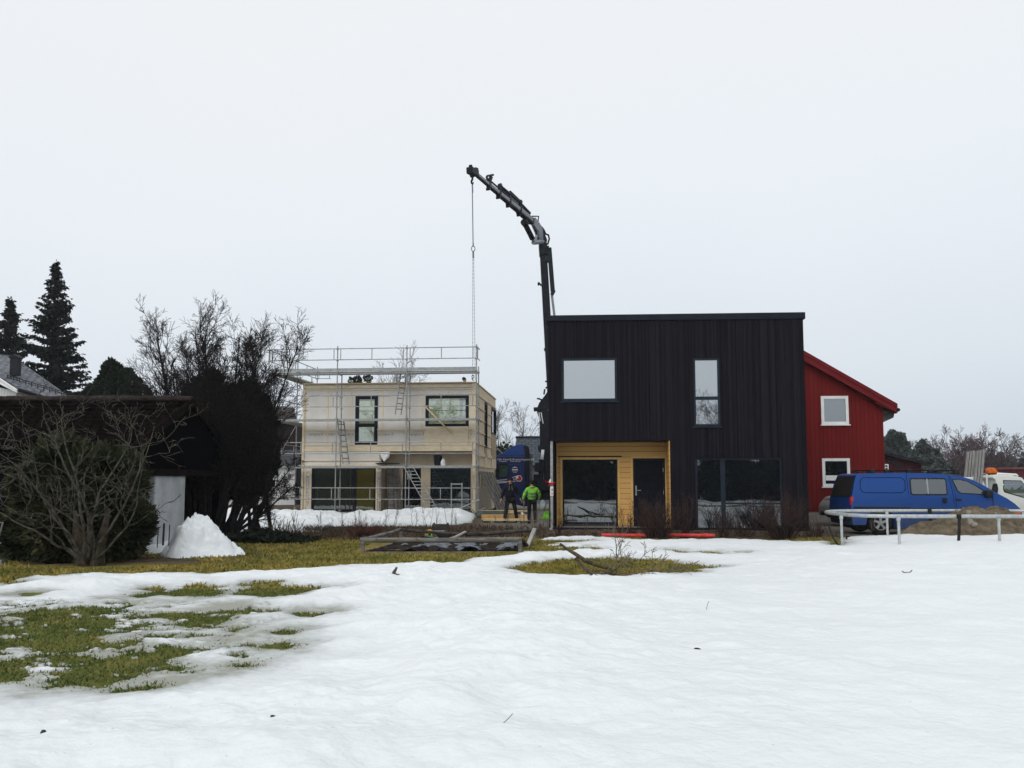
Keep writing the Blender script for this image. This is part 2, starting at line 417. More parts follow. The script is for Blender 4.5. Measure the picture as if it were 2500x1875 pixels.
# ------------------------------------------------------------------ snow lying on the lawn, with bare patches melted into it
def g2(p, z=0.0): q = gnd(p[0], p[1], z); return (q.x, q.y)
def c1(l): return [(x * 0.4069, 1350 + y * 0.4069) for x, y in l]
BARE = [
 # everything beyond the far edge of the snow, left
 [(-900, 1475), (-300, 1450), (-50, 1437), (60, 1420), (200, 1408), (330, 1404), (560, 1406), (700, 1396), (850, 1387), (960, 1383), (1080, 1378), (1180, 1367), (1250, 1360), (1300, 1354), (1380, 1349), (1440, 1348), (1500, 1345), (1440, 1342), (1360, 1343), (1335, 1338), (1360, 1331), (1450, 1326), (1340, 1323), (1290, 1321), (1345, 1316), (1330, 1250), (-900, 1250)],
 # the edge along the embankment, right
 [(1250, 1319), (1330, 1320), (1420, 1318), (1475, 1319), (1510, 1323), (1600, 1326), (1700, 1321), (1800, 1322), (1880, 1326), (1960, 1328), (2020, 1329), (2035, 1337), (2052, 1342), (2064, 1332), (2056, 1316), (2130, 1312), (2250, 1314), (2400, 1309), (2600, 1309), (3600, 1312), (3600, 1215), (1250, 1215)],
 [(1245, 1402), (1290, 1386), (1380, 1377), (1480, 1376), (1560, 1375), (1640, 1380), (1700, 1389), (1748, 1395), (1705, 1402), (1690, 1409), (1660, 1414), (1590, 1413), (1540, 1417), (1510, 1421), (1480, 1416), (1400, 1417), (1320, 1415), (1265, 1408)],
 [(1610, 1351), (1650, 1354), (1680, 1358), (1760, 1357), (1810, 1359), (1745, 1363), (1690, 1361), (1630, 1356)],
 [(1240, 1345), (1300, 1341), (1380, 1342), (1300, 1349), (1240, 1352)],
 c1([(-300, 430), (0, 408), (150, 385), (300, 372), (500, 380), (700, 385), (820, 400), (830, 440), (900, 460), (850, 500), (760, 520), (620, 540), (600, 560), (650, 590), (760, 560), (880, 530), (1000, 510), (1100, 505), (1210, 515), (1100, 540), (950, 570), (840, 600), (700, 630), (560, 640), (440, 630), (280, 640), (250, 620), (120, 600), (0, 640), (-300, 660)]),
 c1([(880, 405), (1000, 398), (1200, 392), (1400, 383), (1460, 390), (1350, 440), (1300, 480), (1230, 495), (1150, 488), (1040, 465), (1010, 440), (920, 422)]),
 c1([(-300, 740), (0, 715), (150, 690), (250, 655), (420, 642), (560, 680), (610, 700), (640, 680), (740, 640), (860, 620), (1000, 610), (1200, 620), (1100, 650), (990, 680), (1000, 700), (1090, 720), (1100, 750), (900, 770), (800, 800), (700, 825), (600, 852), (500, 860), (330, 840), (340, 800), (300, 765), (180, 772), (100, 820), (0, 818), (-300, 840)]),
 c1([(655, 905), (690, 875), (800, 868), (940, 848), (935, 868), (800, 897)]),
 c1([(740, 302), (800, 285), (900, 262), (860, 240), (940, 238), (980, 268), (1130, 240), (1180, 224), (1280, 232), (1250, 252), (1380, 264), (1280, 296), (1030, 298), (980, 285), (850, 305)]),
 c1([(1410, 272), (1500, 232), (1620, 206), (1740, 233), (2010, 243), (1850, 257), (1720, 285), (1560, 303), (1540, 282), (1440, 282)]),
 c1([(1735, 420), (1780, 398), (1900, 393), (1980, 404), (1880, 420), (1780, 430)]),
 c1([(1440, 600), (1540, 598), (1700, 576), (1785, 600), (1700, 628), (1560, 628)]),
 c1([(1370, 745), (1430, 718), (1540, 706), (1510, 738), (1440, 750)]),
 c1([(1285, 580), (1340, 565), (1385, 575), (1350, 592)]), c1([(1655, 516), (1700, 505), (1735, 515), (1700, 533)]),
 c1([(1320, 510), (1380, 490), (1500, 470), (1560, 465), (1500, 500), (1400, 520)]), c1([(1400, 395), (1480, 388), (1580, 398), (1500, 406)]),
 c1([(90, 285), (160, 270), (250, 272), (180, 290)]), c1([(0, 222), (60, 214), (130, 222), (40, 228)]),
 c1([(1500, 228), (1545, 212), (1600, 222), (1540, 240)]), c1([(1140, 232), (1190, 220), (1180, 236)]),
]
def sdf(px, py, poly):
    """signed distance in metres, negative inside"""
    d = np.full(px.shape, 1e9); ins = np.zeros(px.shape, bool); n = len(poly)
    for i in range(n):
        ax, ay = poly[i]; bx, by = poly[(i + 1) % n]; ex, ey = bx - ax, by - ay
        wx, wy = px - ax, py - ay
        t = np.clip((wx * ex + wy * ey) / (ex * ex + ey * ey + 1e-12), 0, 1)
        d = np.minimum(d, (wx - ex * t) ** 2 + (wy - ey * t) ** 2)
        c = ((ay <= py) & (by > py)) | ((by <= py) & (ay > py))
        xi = ax + (py - ay) / np.where(abs(ey) < 1e-12, 1e-12, ey) * ex
        ins ^= c & (px < xi)
    return np.where(ins, -1, 1) * np.sqrt(d)
BAREG = [[g2(p, (.075, .05, .03)[min(i, 2)]) for p in poly] for i, poly in enumerate(BARE)]
LEFTZ = [g2(p) for p in c1([(-300, 360), (300, 350), (900, 370), (1500, 380), (1600, 480), (1400, 620), (1200, 760), (800, 830), (300, 870), (-300, 870)])]
def thickness(x, y):
    s = np.full(x.shape, 1e9)
    for i, p in enumerate(BAREG):
        s = np.minimum(s, sdf(x, y, p))
    rough = fbm(x, y, 2.6, 5, gain=0.62) * 0.22 + fbm(x, y, 14, 3, 5.0) * 0.05
    s = s + rough * np.clip(y / 12, 0.5, 1.6)
    # half melted ground round the patches on the left
    zl = -sdf(x, y, LEFTZ)
    spots = fbm(x * 0.8, y, 3.4, 5, 7.0, gain=0.7)
    s = np.minimum(s, np.where(zl > -0.3, 0.30 - np.clip(zl + .3, 0, .6) * 0.35 + (spots - 0.18) * -1.15, 9))
    s = np.maximum(s, np.where((spots < -0.30) & (zl > 0), (-0.30 - spots) * 1.2, -9))
    return s
pxs = np.unique(np.concatenate([np.linspace(-3500, -400, 60), np.linspace(-400, -60, 70), np.linspace(-60, 2560, 900), np.linspace(2560, 2900, 70), np.linspace(2900, 6000, 60)]))
pys = np.unique(np.concatenate([np.linspace(2600, 1900, 70), np.linspace(1900, 1440, 330), np.linspace(1440, 1303, 200)]))[::-1]
u = (pxs - CX) / F
rows = []
for py in pys:
    d = ray(CX, py); s_ = (0 - H) / d.z; rows.append((d.y * s_, s_))
yy = np.array([r[0] for r in rows]); sx = np.array([r[1] for r in rows])
X = u[None, :] * sx[:, None]; Y = np.repeat(yy[:, None], len(u), 1)
t = thickness(X, Y)
lump = fbm(X, Y, 0.55, 3, 3.0) * 0.05 + fbm(X, Y, 1.9, 3, 9.0, gain=.5) * 0.085 + fbm(X, Y, 5.0, 3, 11.0) * 0.030
lump = lump * 1.15 * (1 - .55 * S(-1.0, 2.5, X - .25 * (Y - 8)))
for hx, hy, hr, hd in [(100, 1728, .38, .10), (300, 1790, .30, .08), (830, 1692, .40, .09), (930, 1620, .55, .05), (420, 1805, .2, .05), (590, 1700, .5, .06), (905, 1690, .3, .05), (1380, 1840, .4, .04), (560, 1480, .9, .05), (80, 1800, .25, .05)]:
    q = gnd(hx, hy); lump = lump - hd * np.exp(-(((X - q.x) ** 2 + (Y - q.y) ** 2) / hr ** 2))
soft = 1 - np.exp(-np.clip(t, 0, None) / 0.28)
zl_ = S(-.4, .5, -sdf(X, Y, LEFTZ)); body = soft * (0.05 + .11 * S(.3, 2.6, t)); und = lump * .8 * soft; und = np.where(und < 0, -body * .85 * np.tanh(-und / (body * .85 + 1e-6)), und); cover = np.where(t > 0, 0.010 + (body + und) * (1 - .62 * zl_), t * 0.30)
base = zt(X, Y) + fbm(X, Y, 0.9, 4) * 0.035 * S(4, 8, Y)
Zs = base + np.clip(cover, -0.12, 1)
SNG = (X.copy(), Y.copy(), Zs.copy())
def snowz(x, y):
    """top of the snow at a place"""
    i = int(np.argmin((SNG[0] - x) ** 2 + (SNG[1] - y) ** 2)); return float(SNG[2].flat[i])
def snow_material():
    m, nt, b = _new('snow'); b.inputs['Roughness'].default_value = 0.55; b.inputs['Specular IOR Level'].default_value = 0.25
    co = _coord(nt)
    a = nt.nodes.new('ShaderNodeAttribute'); a.attribute_name = 'thick'
    n = nt.nodes.new('ShaderNodeTexNoise'); n.inputs['Scale'].default_value = 9; n.inputs['Detail'].default_value = 8; n.inputs['Roughness'].default_value = .7; nt.links.new(co, n.inputs[0])
    n0 = nt.nodes.new('ShaderNodeTexNoise'); n0.inputs['Scale'].default_value = 1.3; n0.inputs['Detail'].default_value = 5; nt.links.new(co, n0.inputs[0])
    s1 = nt.nodes.new('ShaderNodeMath'); s1.operation = 'MULTIPLY_ADD'; s1.inputs[1].default_value = 0.34; nt.links.new(n.outputs[0], s1.inputs[0]); nt.links.new(a.outputs['Fac'], s1.inputs[2])
    s2 = nt.nodes.new('ShaderNodeMath'); s2.operation = 'MULTIPLY_ADD'; s2.inputs[1].default_value = 0.46; nt.links.new(n0.outputs[0], s2.inputs[0]); nt.links.new(s1.outputs[0], s2.inputs[2])
    r = nt.nodes.new('ShaderNodeValToRGB'); e = r.color_ramp.elements      # thin wet ice over turf -> grey slush -> clean snow
    e[0].position = 0.42; e[0].color = (0.30, 0.31, 0.27, 1); e[1].position = 1.0; e[1].color = (0.765, 0.80, 0.815, 1)
    k = e.new(0.56); k.color = (0.52, 0.55, 0.55, 1); k = e.new(0.72); k.color = (0.69, 0.72, 0.74, 1); k = e.new(0.86); k.color = (0.735, 0.77, 0.785, 1)
    nt.links.new(s2.outputs[0], r.inputs[0])
    # scattered specks of old leaves and grit
    v = nt.nodes.new('ShaderNodeTexVoronoi'); v.inputs['Scale'].default_value = 5.5; nt.links.new(co, v.inputs[0])
    lt = nt.nodes.new('ShaderNodeMath'); lt.operation = 'LESS_THAN'; lt.inputs[1].default_value = 0.045; nt.links.new(v.outputs['Distance'], lt.inputs[0])
    mu = nt.nodes.new('ShaderNodeMath'); mu.operation = 'MULTIPLY'; mu.inputs[1].default_value = 0.35; nt.links.new(lt.outputs[0], mu.inputs[0])
    mx = nt.nodes.new('ShaderNodeMix'); mx.data_type = 'RGBA'; mx.inputs[7].default_value = (0.16, 0.15, 0.13, 1)
    nt.links.new(mu.outputs[0], mx.inputs[0]); nt.links.new(r.outputs[0], mx.inputs[6]); nt.links.new(mx.outputs[2], b.inputs['Base Color'])
    n3 = nt.nodes.new('ShaderNodeTexNoise'); n3.inputs['Scale'].default_value = 13; n3.inputs['Detail'].default_value = 7; nt.links.new(co, n3.inputs[0])
    bp = nt.nodes.new('ShaderNodeBump'); bp.inputs['Strength'].default_value = 0.42; bp.inputs['Distance'].default_value = 0.04
    nt.links.new(n3.outputs[0], bp.inputs['Height']); nt.links.new(bp.outputs[0], b.inputs['Normal'])
    return m
SNOW = snow_material()
tag(grid_obj('snow', np.stack([X, Y, Zs], -1), SNOW, {'thick': np.clip(t / 0.6, 0, 1) * (.595 - (.22 + .8 * np.clip(fbm(X, Y, 1.1, 4, 21.) + .1, 0, .4)) * S(-1.8, .4, -sdf(X, Y, LEFTZ)) + np.clip(lump * 1.5, -.16, .03))}), kind='stuff')
# snow behind the camera, seen only in the window panes
bx_, by_ = np.meshgrid(np.linspace(-60, 60, 61), np.linspace(-70, yy.min() + 0.02, 40))
tag(grid_obj('old_snow', np.stack([bx_, by_, 0.11 + fbm(bx_, by_, .4, 3) * .1], -1), SNOW, {'thick': np.full(bx_.shape, .6)}), kind='stuff')

# snow bank ploughed up in front of the scaffold
bxs = np.linspace(-13.5, -0.9, 253); bys = np.linspace(28.5, 37.0, 171)
X, Y = np.meshgrid(bxs, bys)
n_ = fbm(X, Y, 0.6, 4, 2.0) * 0.34 + fbm(X, Y, 2.4, 5, 4.0, gain=.6) * 0.20 + .05 * np.abs(fbm(X, Y * .6, 4.5, 3, 6.)) - .14 * np.exp(-((X + 6.9) / .35) ** 2)
front = 30.6 + 0.35 * np.sin(X * 0.9) + fbm(X, Y * 0, 0.8, 3, 1.0) * 1.2 + S(-3.4, -1.2, X) * 2.2 - S(-7.6, -10, X) * 0.8
hgt = S(0, 2.6, Y - front) * (1 - S(35.3, 36.6, Y)) * (0.17 + n_ * .62) * (1 - S(-2.1, -1.25, X + n_))
hgt = hgt + 0.10 * S(-0.3, .3, Y - front) * (1 - S(-2.1, -1.25, X + n_)) * (1 - S(35.8, 36.8, Y)) - 0.06
melt = np.where((X > -8.9) & (X < -6.0) & (Y < 31.5), S(0.0, 0.35, n_ + 0.1), 1)
Zb = zt(X, Y) + hgt - (1 - melt) * 0.05
tag(grid_obj('snow_bank', np.stack([X, Y, Zb], -1), SNOW, {'thick': np.clip(hgt / 0.12, 0, 1) * .62}), kind='stuff')
# thin strip of snow in front of that, with soil showing through
X, Y = np.meshgrid(np.linspace(-11.5, -4.2, 150), np.linspace(26.0, 30.6, 90))
n_ = fbm(X, Y * 1.6, 0.9, 5, 6.0) + 0.16 * S(-5.6, -8.2, X) - 0.55 * S(-7.4, -4.6, X) - .2 * S(28.2, 26, Y)
Zb = zt(X, Y) + np.clip(n_ * 0.35, -0.15, 0.12)
tag(grid_obj('snow_strip', np.stack([X, Y, Zb], -1), SNOW, {'thick': np.clip(n_ * 2.4, 0, 1) * .62}), kind='stuff')

# ------------------------------------------------------------------ grass: short matted blades in the bare patches
def blades(name, pts, hmin, hmax, w, m, lean=0.9):
    n = len(pts); rs = np.random.RandomState(len(pts) % 9999)
    az = rs.rand(n) * 2 * PI; h = hmin + rs.rand(n) ** 1.6 * (hmax - hmin); l = rs.rand(n) * lean * h
    la = rs.rand(n) * 2 * PI
    side = np.stack([np.cos(az), np.sin(az), 0 * az], -1) * (w * (0.6 + rs.rand(n)))[:, None]
    tip = pts + np.stack([np.cos(la) * l, np.sin(la) * l, h], -1)
    mid = (pts * 0.5 + tip * 0.5) + np.array([0, 0, 1.0]) * (h * 0.12)[:, None]
    V = np.stack([pts - side, pts + side, mid + side * 0.75, tip - side * 0.15], 1)
    return tag(quads_obj(name, V, m), kind='stuff')
GRASSM = leafmat('grass_blade', (0.055, 0.090, 0.020), (0.15, 0.165, 0.045), (0.32, 0.25, 0.085), scale=1.6)
GRASSF = leafmat('grass_sward', (0.11, 0.125, 0.028), (0.31, 0.24, 0.058), (0.50, 0.37, 0.12), scale=1.3)
rs = np.random.RandomState(3)
pts = []
for (x0, x1, y0, y1, dens) in [(-6.5, -0.6, 6.6, 13.2, 2600), (-10.5, 3.2, 13.2, 25.0, 420), (-0.5, 4.6, 14.0, 25.2, 500), (7.5, 9.2, 21, 25, 300)]:
    n = int((x1 - x0) * (y1 - y0) * dens)
    x = x0 + rs.rand(n) * (x1 - x0); y = y0 + rs.rand(n) * (y1 - y0)
    tk = thickness(x, y); k = (tk < 0.015 + np.where(y < 13, .16, .07) * rs.rand(n) ** 2) & (y < 24.2 + rs.rand(n) * 1.2) & ((x - (-8)) ** 2 * .4 + (y - 17.4) ** 2 > 1.2)
    k &= ~((x > -3.7) & (x < .25) & (y > 19.6) & (y < 23.2))          # the planting bed is bare
    x, y = x[k], y[k]; pts.append(np.stack([x, y, zt(x, y) + fbm(x, y, 0.9, 4) * 0.035 * S(4, 8, y) - 0.005], -1))
near, far_ = pts[0], np.concatenate(pts[1:])
blades('grass', np.concatenate([near]), 0.010, 0.045, 0.006, GRASSM, 1.6)
blades('grass_sward', far_, 0.02, 0.075, 0.013, GRASSF, 1.5)
# dead weeds and litter on the embankment
rs = np.random.RandomState(8)
n = 9000
x = -7.5 + rs.rand(n) * 17; y = 24.6 + rs.rand(n) ** 1.5 * 5.0
x2 = -7.5 + rs.rand(6000) * 7.5; y2 = 23.6 + rs.rand(6000) * 6.5
x = np.concatenate([x, x2]); y = np.concatenate([y, y2])
k = ~((x > 1.0) & (x < 9.0) & (y > 25.5))
x, y = x[k], y[k]
WEED = leafmat('dead_weed', (0.05, 0.030, 0.020), (0.12, 0.085, 0.055), (0.24, 0.19, 0.13), scale=3)
blades('dead_weeds', np.stack([x, y, zt(x, y) - .01], -1), 0.02, 0.20, 0.012, WEED, 1.3)

# ================================================================== black timber house, right
ANG = R(-5.2)
def window(parent, fr, pxr, yl, frame_m, pane_m, fw=0.07, depth=0.09, mull=(), trans=(), sill=None, name='window', label=None, proud=0.0, partial=None):
    """a window seen at picture rectangle pxr=(x0,y0,x1,y1) on the facade plane yl; frame is the part, panes and sill its sub-parts.
    mull / trans: picture x / y of inner bars (bar widths in metres)"""
    x0, z1 = fr.hit((pxr[0]), pxr[1], yl); x1, z0 = fr.hit(pxr[2], pxr[3], yl)
    f = MB()
    f.wall(x0, x1, z0, z1, yl - proud, yl + depth, [(x0 + fw, x1 - fw, z0 + fw, z1 - fw)])
    xm = [fr.hit(q, (pxr[1] + pxr[3]) / 2, yl)[0] for q, _ in mull]; zm = [fr.hit((pxr[0] + pxr[2]) / 2, q, yl)[1] for q, _ in trans]
    for c, (_, w) in zip(xm, mull): f.box(c - w / 2, c + w / 2, yl - proud + .004, yl + depth, z0 + fw, z1 - fw)
    for c, (_, w) in zip(zm, trans):
        a, b = x0 + fw, x1 - fw
        if partial == 'right': a = xm[0] + mull[0][1] / 2
        f.box(a, b, yl - proud + .006, yl + depth, c - w / 2, c + w / 2)
    fo = f.build(name, frame_m, parent)
    if label: fo['label'] = label
    xs = [x0 + fw] + sum([[c - w / 2, c + w / 2] for c, (_, w) in zip(xm, mull)], []) + [x1 - fw]
    zs = [z0 + fw] + sum([[c - w / 2, c + w / 2] for c, (_, w) in sorted(zip(zm, trans))], []) + [z1 - fw]
    pm = pane_m if isinstance(pane_m, list) else [pane_m] * 9; k = 0
    for i in range(0, len(xs), 2):
        zz = zs
        if partial == 'right' and i == 0: zz = [zs[0], zs[-1]]
        for j in range(0, len(zz), 2):
            MB().box(xs[i] - .004, xs[i + 1] + .004, yl + depth * .35, yl + depth * .35 + .02, zz[j] - .004, zz[j + 1] + .004).build('pane', pm[k % len(pm)], fo); k += 1
    if sill:
        MB().box(x0 - .05, x1 + .05, yl - proud - sill, yl - proud - .001, z0 - .045, z0 - .005).build('sill', frame_m, fo)
    return fo, (x0, x1, z0, z1)

BLACKB = boards('black_cladding', (0.0040, 0.0044, 0.0085), (0.0185, 0.0165, 0.0200), 0.043, 'x', rough=0.85, grain=0.45, groove=False, streak=9, spec=0.0)
BLACKT = mat('black_trim', (0.006, 0.008, 0.014), (0.011, 0.014, 0.022), scale=3, rough=0.5)
FRAMEB = mat('blue_black_frame', (0.011, 0.019, 0.030), (0.017, 0.027, 0.039), scale=2, rough=0.4)
YELLOWB = boards('yellow_boards', (0.50, 0.28, 0.09), (0.62, 0.375, 0.135), 0.165, 'z', rough=0.7, grain=0.5, groove=True, streak=8)
YELLOWT = mat('yellow_trim', (0.56, 0.345, 0.115), (0.66, 0.43, 0.16), scale=4, rough=0.7)
CONC = mat('concrete', (0.20, 0.19, 0.17), (0.30, 0.28, 0.26), scale=6, rough=0.9, bump=.3)
p = at(1340, 1280, 26.35)
FB = Frame((p.x, p.y), ANG)
bh = thing('black_house', 'flat roofed black timber house with a yellow recessed entrance', 'house', (p.x, p.y, 0), ANG)
W = FB.hit(1966.5, 1000)[0]; zTL = FB.hit(1340, 771)[1]; zTR = FB.hit(1967, 763)[1]; D = 8.2
zfL = FB.hit(1340, 785)[1]; zfR = FB.hit(1967, 779)[1]
zB = 0.30
rx0 = FB.hit(1351, 1180)[0]; rx1 = FB.hit(1637, 1180)[0]; rz1 = FB.hit(1480, 1076)[1]; RD = 1.05     # the recess
def bwin(r, yl=0.0): a, z1 = FB.hit(r[0], r[1], yl); b, z0 = FB.hit(r[2], r[3], yl); return (a, b, z0, z1)
UW1, UW2, LW = (1371, 875, 1507, 978), (1692, 875, 1759, 1040), (1697, 1118, 1914, 1297)
ops = [bwin(UW1), bwin(UW2), bwin(LW), (-.2, rx1, 0, rz1)]
m = MB(); x = 0.0; k = 0; rng = random.Random(4)
while x < W - 1e-6:
    w = min(rng.choice((.095, .11, .12, .135, .15)), W - x); top = zfL + (zfR - zfL) * (x / W)
    m.wall(x + .004, x + w - .002, zB, top + .02, -0.022 - (0.019 if k % 2 else 0) - rng.random() * .004, -0.001, ops); x += w; k += 1
m.build('front_cladding', BLACKB, bh)
m = MB()
m.wall(0, W, zB, min(zfL, zfR), 0.0, 0.2, ops)
m.box(0, .2, .2, D, 0.3 + 0, min(zfL, zfR)); m.box(W - .2, W, .2, D, zB, min(zfL, zfR)); m.box(.2, W - .2, D - .2, D, zB, min(zfL, zfR))
# walls round the recess, set inside the shell
m.build('wall', BLACKB, bh)
m = MB(); m.box(.2, rx1 + .3, .2, D - .2, rz1, rz1 + .2); m.box(0.2, W - .2, RD + .25, RD + .35, zB, rz1 - .01); m.build('soffit', BLACKT, bh)
m = MB()
zq = [(-.06, zfL), (W + .06, zfR), (W + .06, zTR), (-.06, zTL)]
m.prism(zq, -0.085, -0.045); m.box(W + .0, W + .065, -.045, D, zfR + .003, zTR - .003); m.box(-.065, 0, -.045, D, zfL + .003, zTL - .003)
m.build('fascia', BLACKT, bh, bevel=0.012)
m = MB(); m.prism([(-.05, zTL - .1), (W + .05, zTR - .1), (W + .05, zTR - .012), (-.05, zTL - .012)], -.05, D); m.build('roof', BLACKT, bh)
m = MB(); m.box(.03, W - .03, RD * 0 + .02, D - .05, -0.1, zB - .002); m.build('foundation', CONC, bh)
m = MB(); m.box(rx0 - .02, W + .01, -.05, -.03 + .02, zB - .10, zB + .02); m.build('base_flashing', BLACKT, bh)
# recess: yellow boards
def rwin(r): a, z1 = FB.hit(r[0], r[1], RD); b, z0 = FB.hit(r[2], r[3], RD); return (a, b, z0, z1)
RW, RDOOR = (1373, 1122, 1509, 1288), (1545, 1119, 1626, 1289)
zRB = FB.hit(1400, 1288, RD)[1]
ra = FB.hit(1355, 1200, RD)[0]
m = MB(); m.wall(ra, rx1 - .002, zRB, rz1 - .01, RD, RD + .2, [rwin(RW), rwin(RDOOR)])
m.box(rx1 - .035, rx1 - .001, -.01, RD - .001, zRB, rz1 - .012)
m.build('recess_boards', YELLOWB, bh)
m = MB(); t = .075
for r in (RW, RDOOR):
    a, b, z0, z1 = rwin(r)
    m.box(a - t, a, RD - .025, RD + .02, z0, z1 + t); m.box(b, b + t, RD - .025, RD + .02, z0, z1 + t); m.box(a, b, RD - .025, RD + .02, z1, z1 + t)
m.box(ra, ra + .07, RD - .03, RD + .03, zRB, rz1 - .02)
m.build('recess_trim', YELLOWT, bh, bevel=.006)
a, b, z0, z1 = rwin(RW); m = MB(); m.box(a - t - .05, b + t + .06, RD - .07, RD - .002, z1 + t + .0, z1 + t + .035); m.build('drip_flashing', mat('brown_flashing', (.02, .012, .01), (.03, .018, .015), rough=.5), bh)
window(bh, FB, UW1, -.03, FRAMEB, GLASSU, .07, .10, sill=.05)
window(bh, FB, UW2, -.03, FRAMEB, GLASSU, .06, .10, trans=[(972, .10)], sill=.05)
window(bh, FB, RW, RD + .04, BLACKT, GLASSD, .05, .10, trans=[(1277, .06)], sill=.05)
window(bh, FB, LW, .05, FRAMEB, GLASSD, .06, .12, mull=[(1766, .13)], trans=[(1229, .05)], partial='right', sill=.04)
a, b, z0, z1 = rwin(RDOOR)
m = MB(); m.wall(a, b, z0, z1, RD + .03, RD + .16, [(a + .06, b - .06, z0 + .03, z1 - .06)]); m.box(a, b, RD - .06, RD + .03, z0 - .06, z0)
m.build('door_frame', BLACKT, bh)
m = MB(); m.box(a + .062, b - .062, RD + .07, RD + .12, z0 + .032, z1 - .062); 
for i in range(7): m.box(a + .09, b - .09, RD + .064, RD + .07, z0 + .1 + i * .27, z0 + .1 + i * .27 + .24)
dr = m.build('door', mat('door_paint', (.006, .007, .012), (.010, .011, .018), rough=.5, spec=.04), bh, bevel=.004)
hx, hz = FB.hit(1553, 1197, RD); m = MB(); m.box(hx - .02, hx + .025, RD + .045, RD + .064, hz - .16, hz + .14); m.tube([(hx, RD + .05, hz), (hx, RD + .01, hz), (hx + .15, RD + .01, hz - .005)], .013, 6)
m.build('handle', GALV, dr)
for zz in (z0 + .3, z0 + 1.05, z0 + 1.75): MB().box(b - .068, b - .05, RD + .018, RD + .03, zz, zz + .12).build('hinge', GALV, dr)
# grey steel post and white trim at the open corner of the recess
pa = FB.hit(1343.5, 1180)[0]; pb = FB.hit(1350, 1180)[0]
m = MB(); m.box(pa, pb, .02, .12, ztf(p.x, p.y) - .1, rz1 + .0); m.box(pa - .03, pb + .03, -.0, .14, ztf(p.x, p.y) - .1, ztf(p.x, p.y) + .05); m.build('corner_post', GALV, bh, bevel=.008)

# notice wrapped on that post, and the red ribbon tied above it
nx = (pa + pb) / 2
w0 = FB.w(nx, .0, FB.hit(1347, 1199)[1])
sg = thing('notice', 'narrow white notice with red ring and black print on the grey corner post', 'sign', w0, ANG)
m = MB(); m.box(-.045, .05, -.008, -.002, -.14, .14); m.build('board', WHITEP, sg)
RED = mat('red_plastic', (.42, .015, .018), (.58, .03, .03), rough=.45)
m = MB(); m.tube([(.012 + .022 * math.cos(a), -.012, -.07 + .026 * math.sin(a)) for a in [i * PI / 6 for i in range(12)]], .008, 5, closed=True); m.build('red_ring', RED, sg)
m = MB()
for i in range(4): m.box(-.01 + .004 * (i % 2), .038, -.0105, -.009, .0 + i * .022, .013 + i * .022)
m.build('print', BLACKM, sg)
rb = thing('ribbon', 'red warning ribbon knotted round the grey post above the notice', 'ribbon', FB.w(nx, .0, FB.hit(1347, 1181)[1]), ANG)
m = MB(); m.tube([(-.07, -.02, .0), (0, -.05, .01), (.06, -.02, -.01)], [.02, .035, .02], 6); m.tube([(0, -.04, 0), (-.13, -.06, .05), (-.2, -.05, .075)], [.02, .012, .008], 4); m.tube([(0, -.04, 0), (.09, -.05, .04), (.13, -.05, .03)], [.02, .01, .006], 4); m.tube([(0, -.04, 0), (-.1, -.05, -.06)], [.02, .014], 4)
m.build('knot', RED, rb)
m = MB(); m.add([(-.03, -.02, .02), (-.1, -.03, .03), (-.05, -.02, .14), (-.01, -.02, .15)], [(0, 1, 2, 3)]); m.build('film', WHITEP, rb)

# ================================================================== timber house under scaffolding, left of centre
p = at(1160, 1240, 37.5)
FS = Frame((p.x, p.y), ANG)
th = thing('timber_house', 'unfinished two storey house with bare cream sheathing and no roof', 'house', (p.x, p.y, 0), ANG)
def sw(r, yl=0.0): a, z1 = FS.hit(r[0], r[1], yl); b, z0 = FS.hit(r[2], r[3], yl); return (a, b, z0, z1)
SHEATH = mat('sheathing', (0.63, 0.60, 0.555), (0.715, 0.69, 0.645), scale=1.2, rough=0.8, c3=(.66, .61, .53))
BATTEN = mat('batten', (0.66, 0.55, 0.39), (0.78, 0.68, 0.51), scale=3, stretch=(1, 1, 3), rough=0.8)
CREAM = boards('cream_boards', (0.76, 0.68, 0.52), (0.86, 0.79, 0.64), 0.14, 'y', rough=0.8, grain=.5, streak=6)
WEIRD = mat('tan_board', (0.52, 0.43, 0.31), (0.62, 0.53, 0.40), scale=2, rough=.85)
sL = FS.hit(738, 1100)[0]; sT = FS.hit(950, 938)[1]; sM = FS.hit(950, 1098)[1]; sB = 0.30; SD = 8.0
TW, WW, GW = (868, 967, 921, 1086), (1039, 966, 1144, 1041), (762, 1139, 917, 1249)
rcx0 = FS.hit(931, 1180)[0]
ops = [sw(TW), sw(WW), sw(GW), (rcx0, .5, 0, sM)]
m = MB(); m.wall(sL, 0, sB, sT, 0, .14, ops); m.build('front_wall', SHEATH, th)
m = MB()
def hz(y): return FS.hit(950, y)[1]
for y_, t_, d_ in ((944, .13, .05), (951, .05, .035), (1049, .05, .05), (1055, .045, .03), (1086, .05, .045), (1096, .20, .03)):
    z = hz(y_); m.wall(sL + .02, -.02, z - t_ / 2, z + t_ / 2, -d_, -.002, ops[:3])
for px_ in (746, 800, 858, 934, 993, 1030, 1095, 1147):                    # uprights behind the battens
    xc = FS.hit(px_, 1000)[0]; m.wall(xc - .035, xc + .035, sM + .03, sT - .2, -.016, -.003, ops[:3])
z = hz(1130)
m.wall(sL + .02, rcx0 - .02, hz(1137) - .06, hz(1137) + .06, -.05, -.002); m.wall(sL + .02, rcx0 - .02, hz(1124) - .03, hz(1124) + .03, -.05, -.002)
for y_ in (1150, 1223):
    m.box(sL + .02, FS.hit(761, 1200)[0], -.035, -.002, hz(y_) - .03, hz(y_) + .03); m.box(FS.hit(918, 1200)[0], FS.hit(930, 1200)[0], -.035, -.002, hz(y_) - .03, hz(y_) + .03)
m.box(sL, sL + .09, -.07, 0.0, sB, sT + .02); m.box(-.14, 0.02, -.07, -.002, sM, sT + .02)
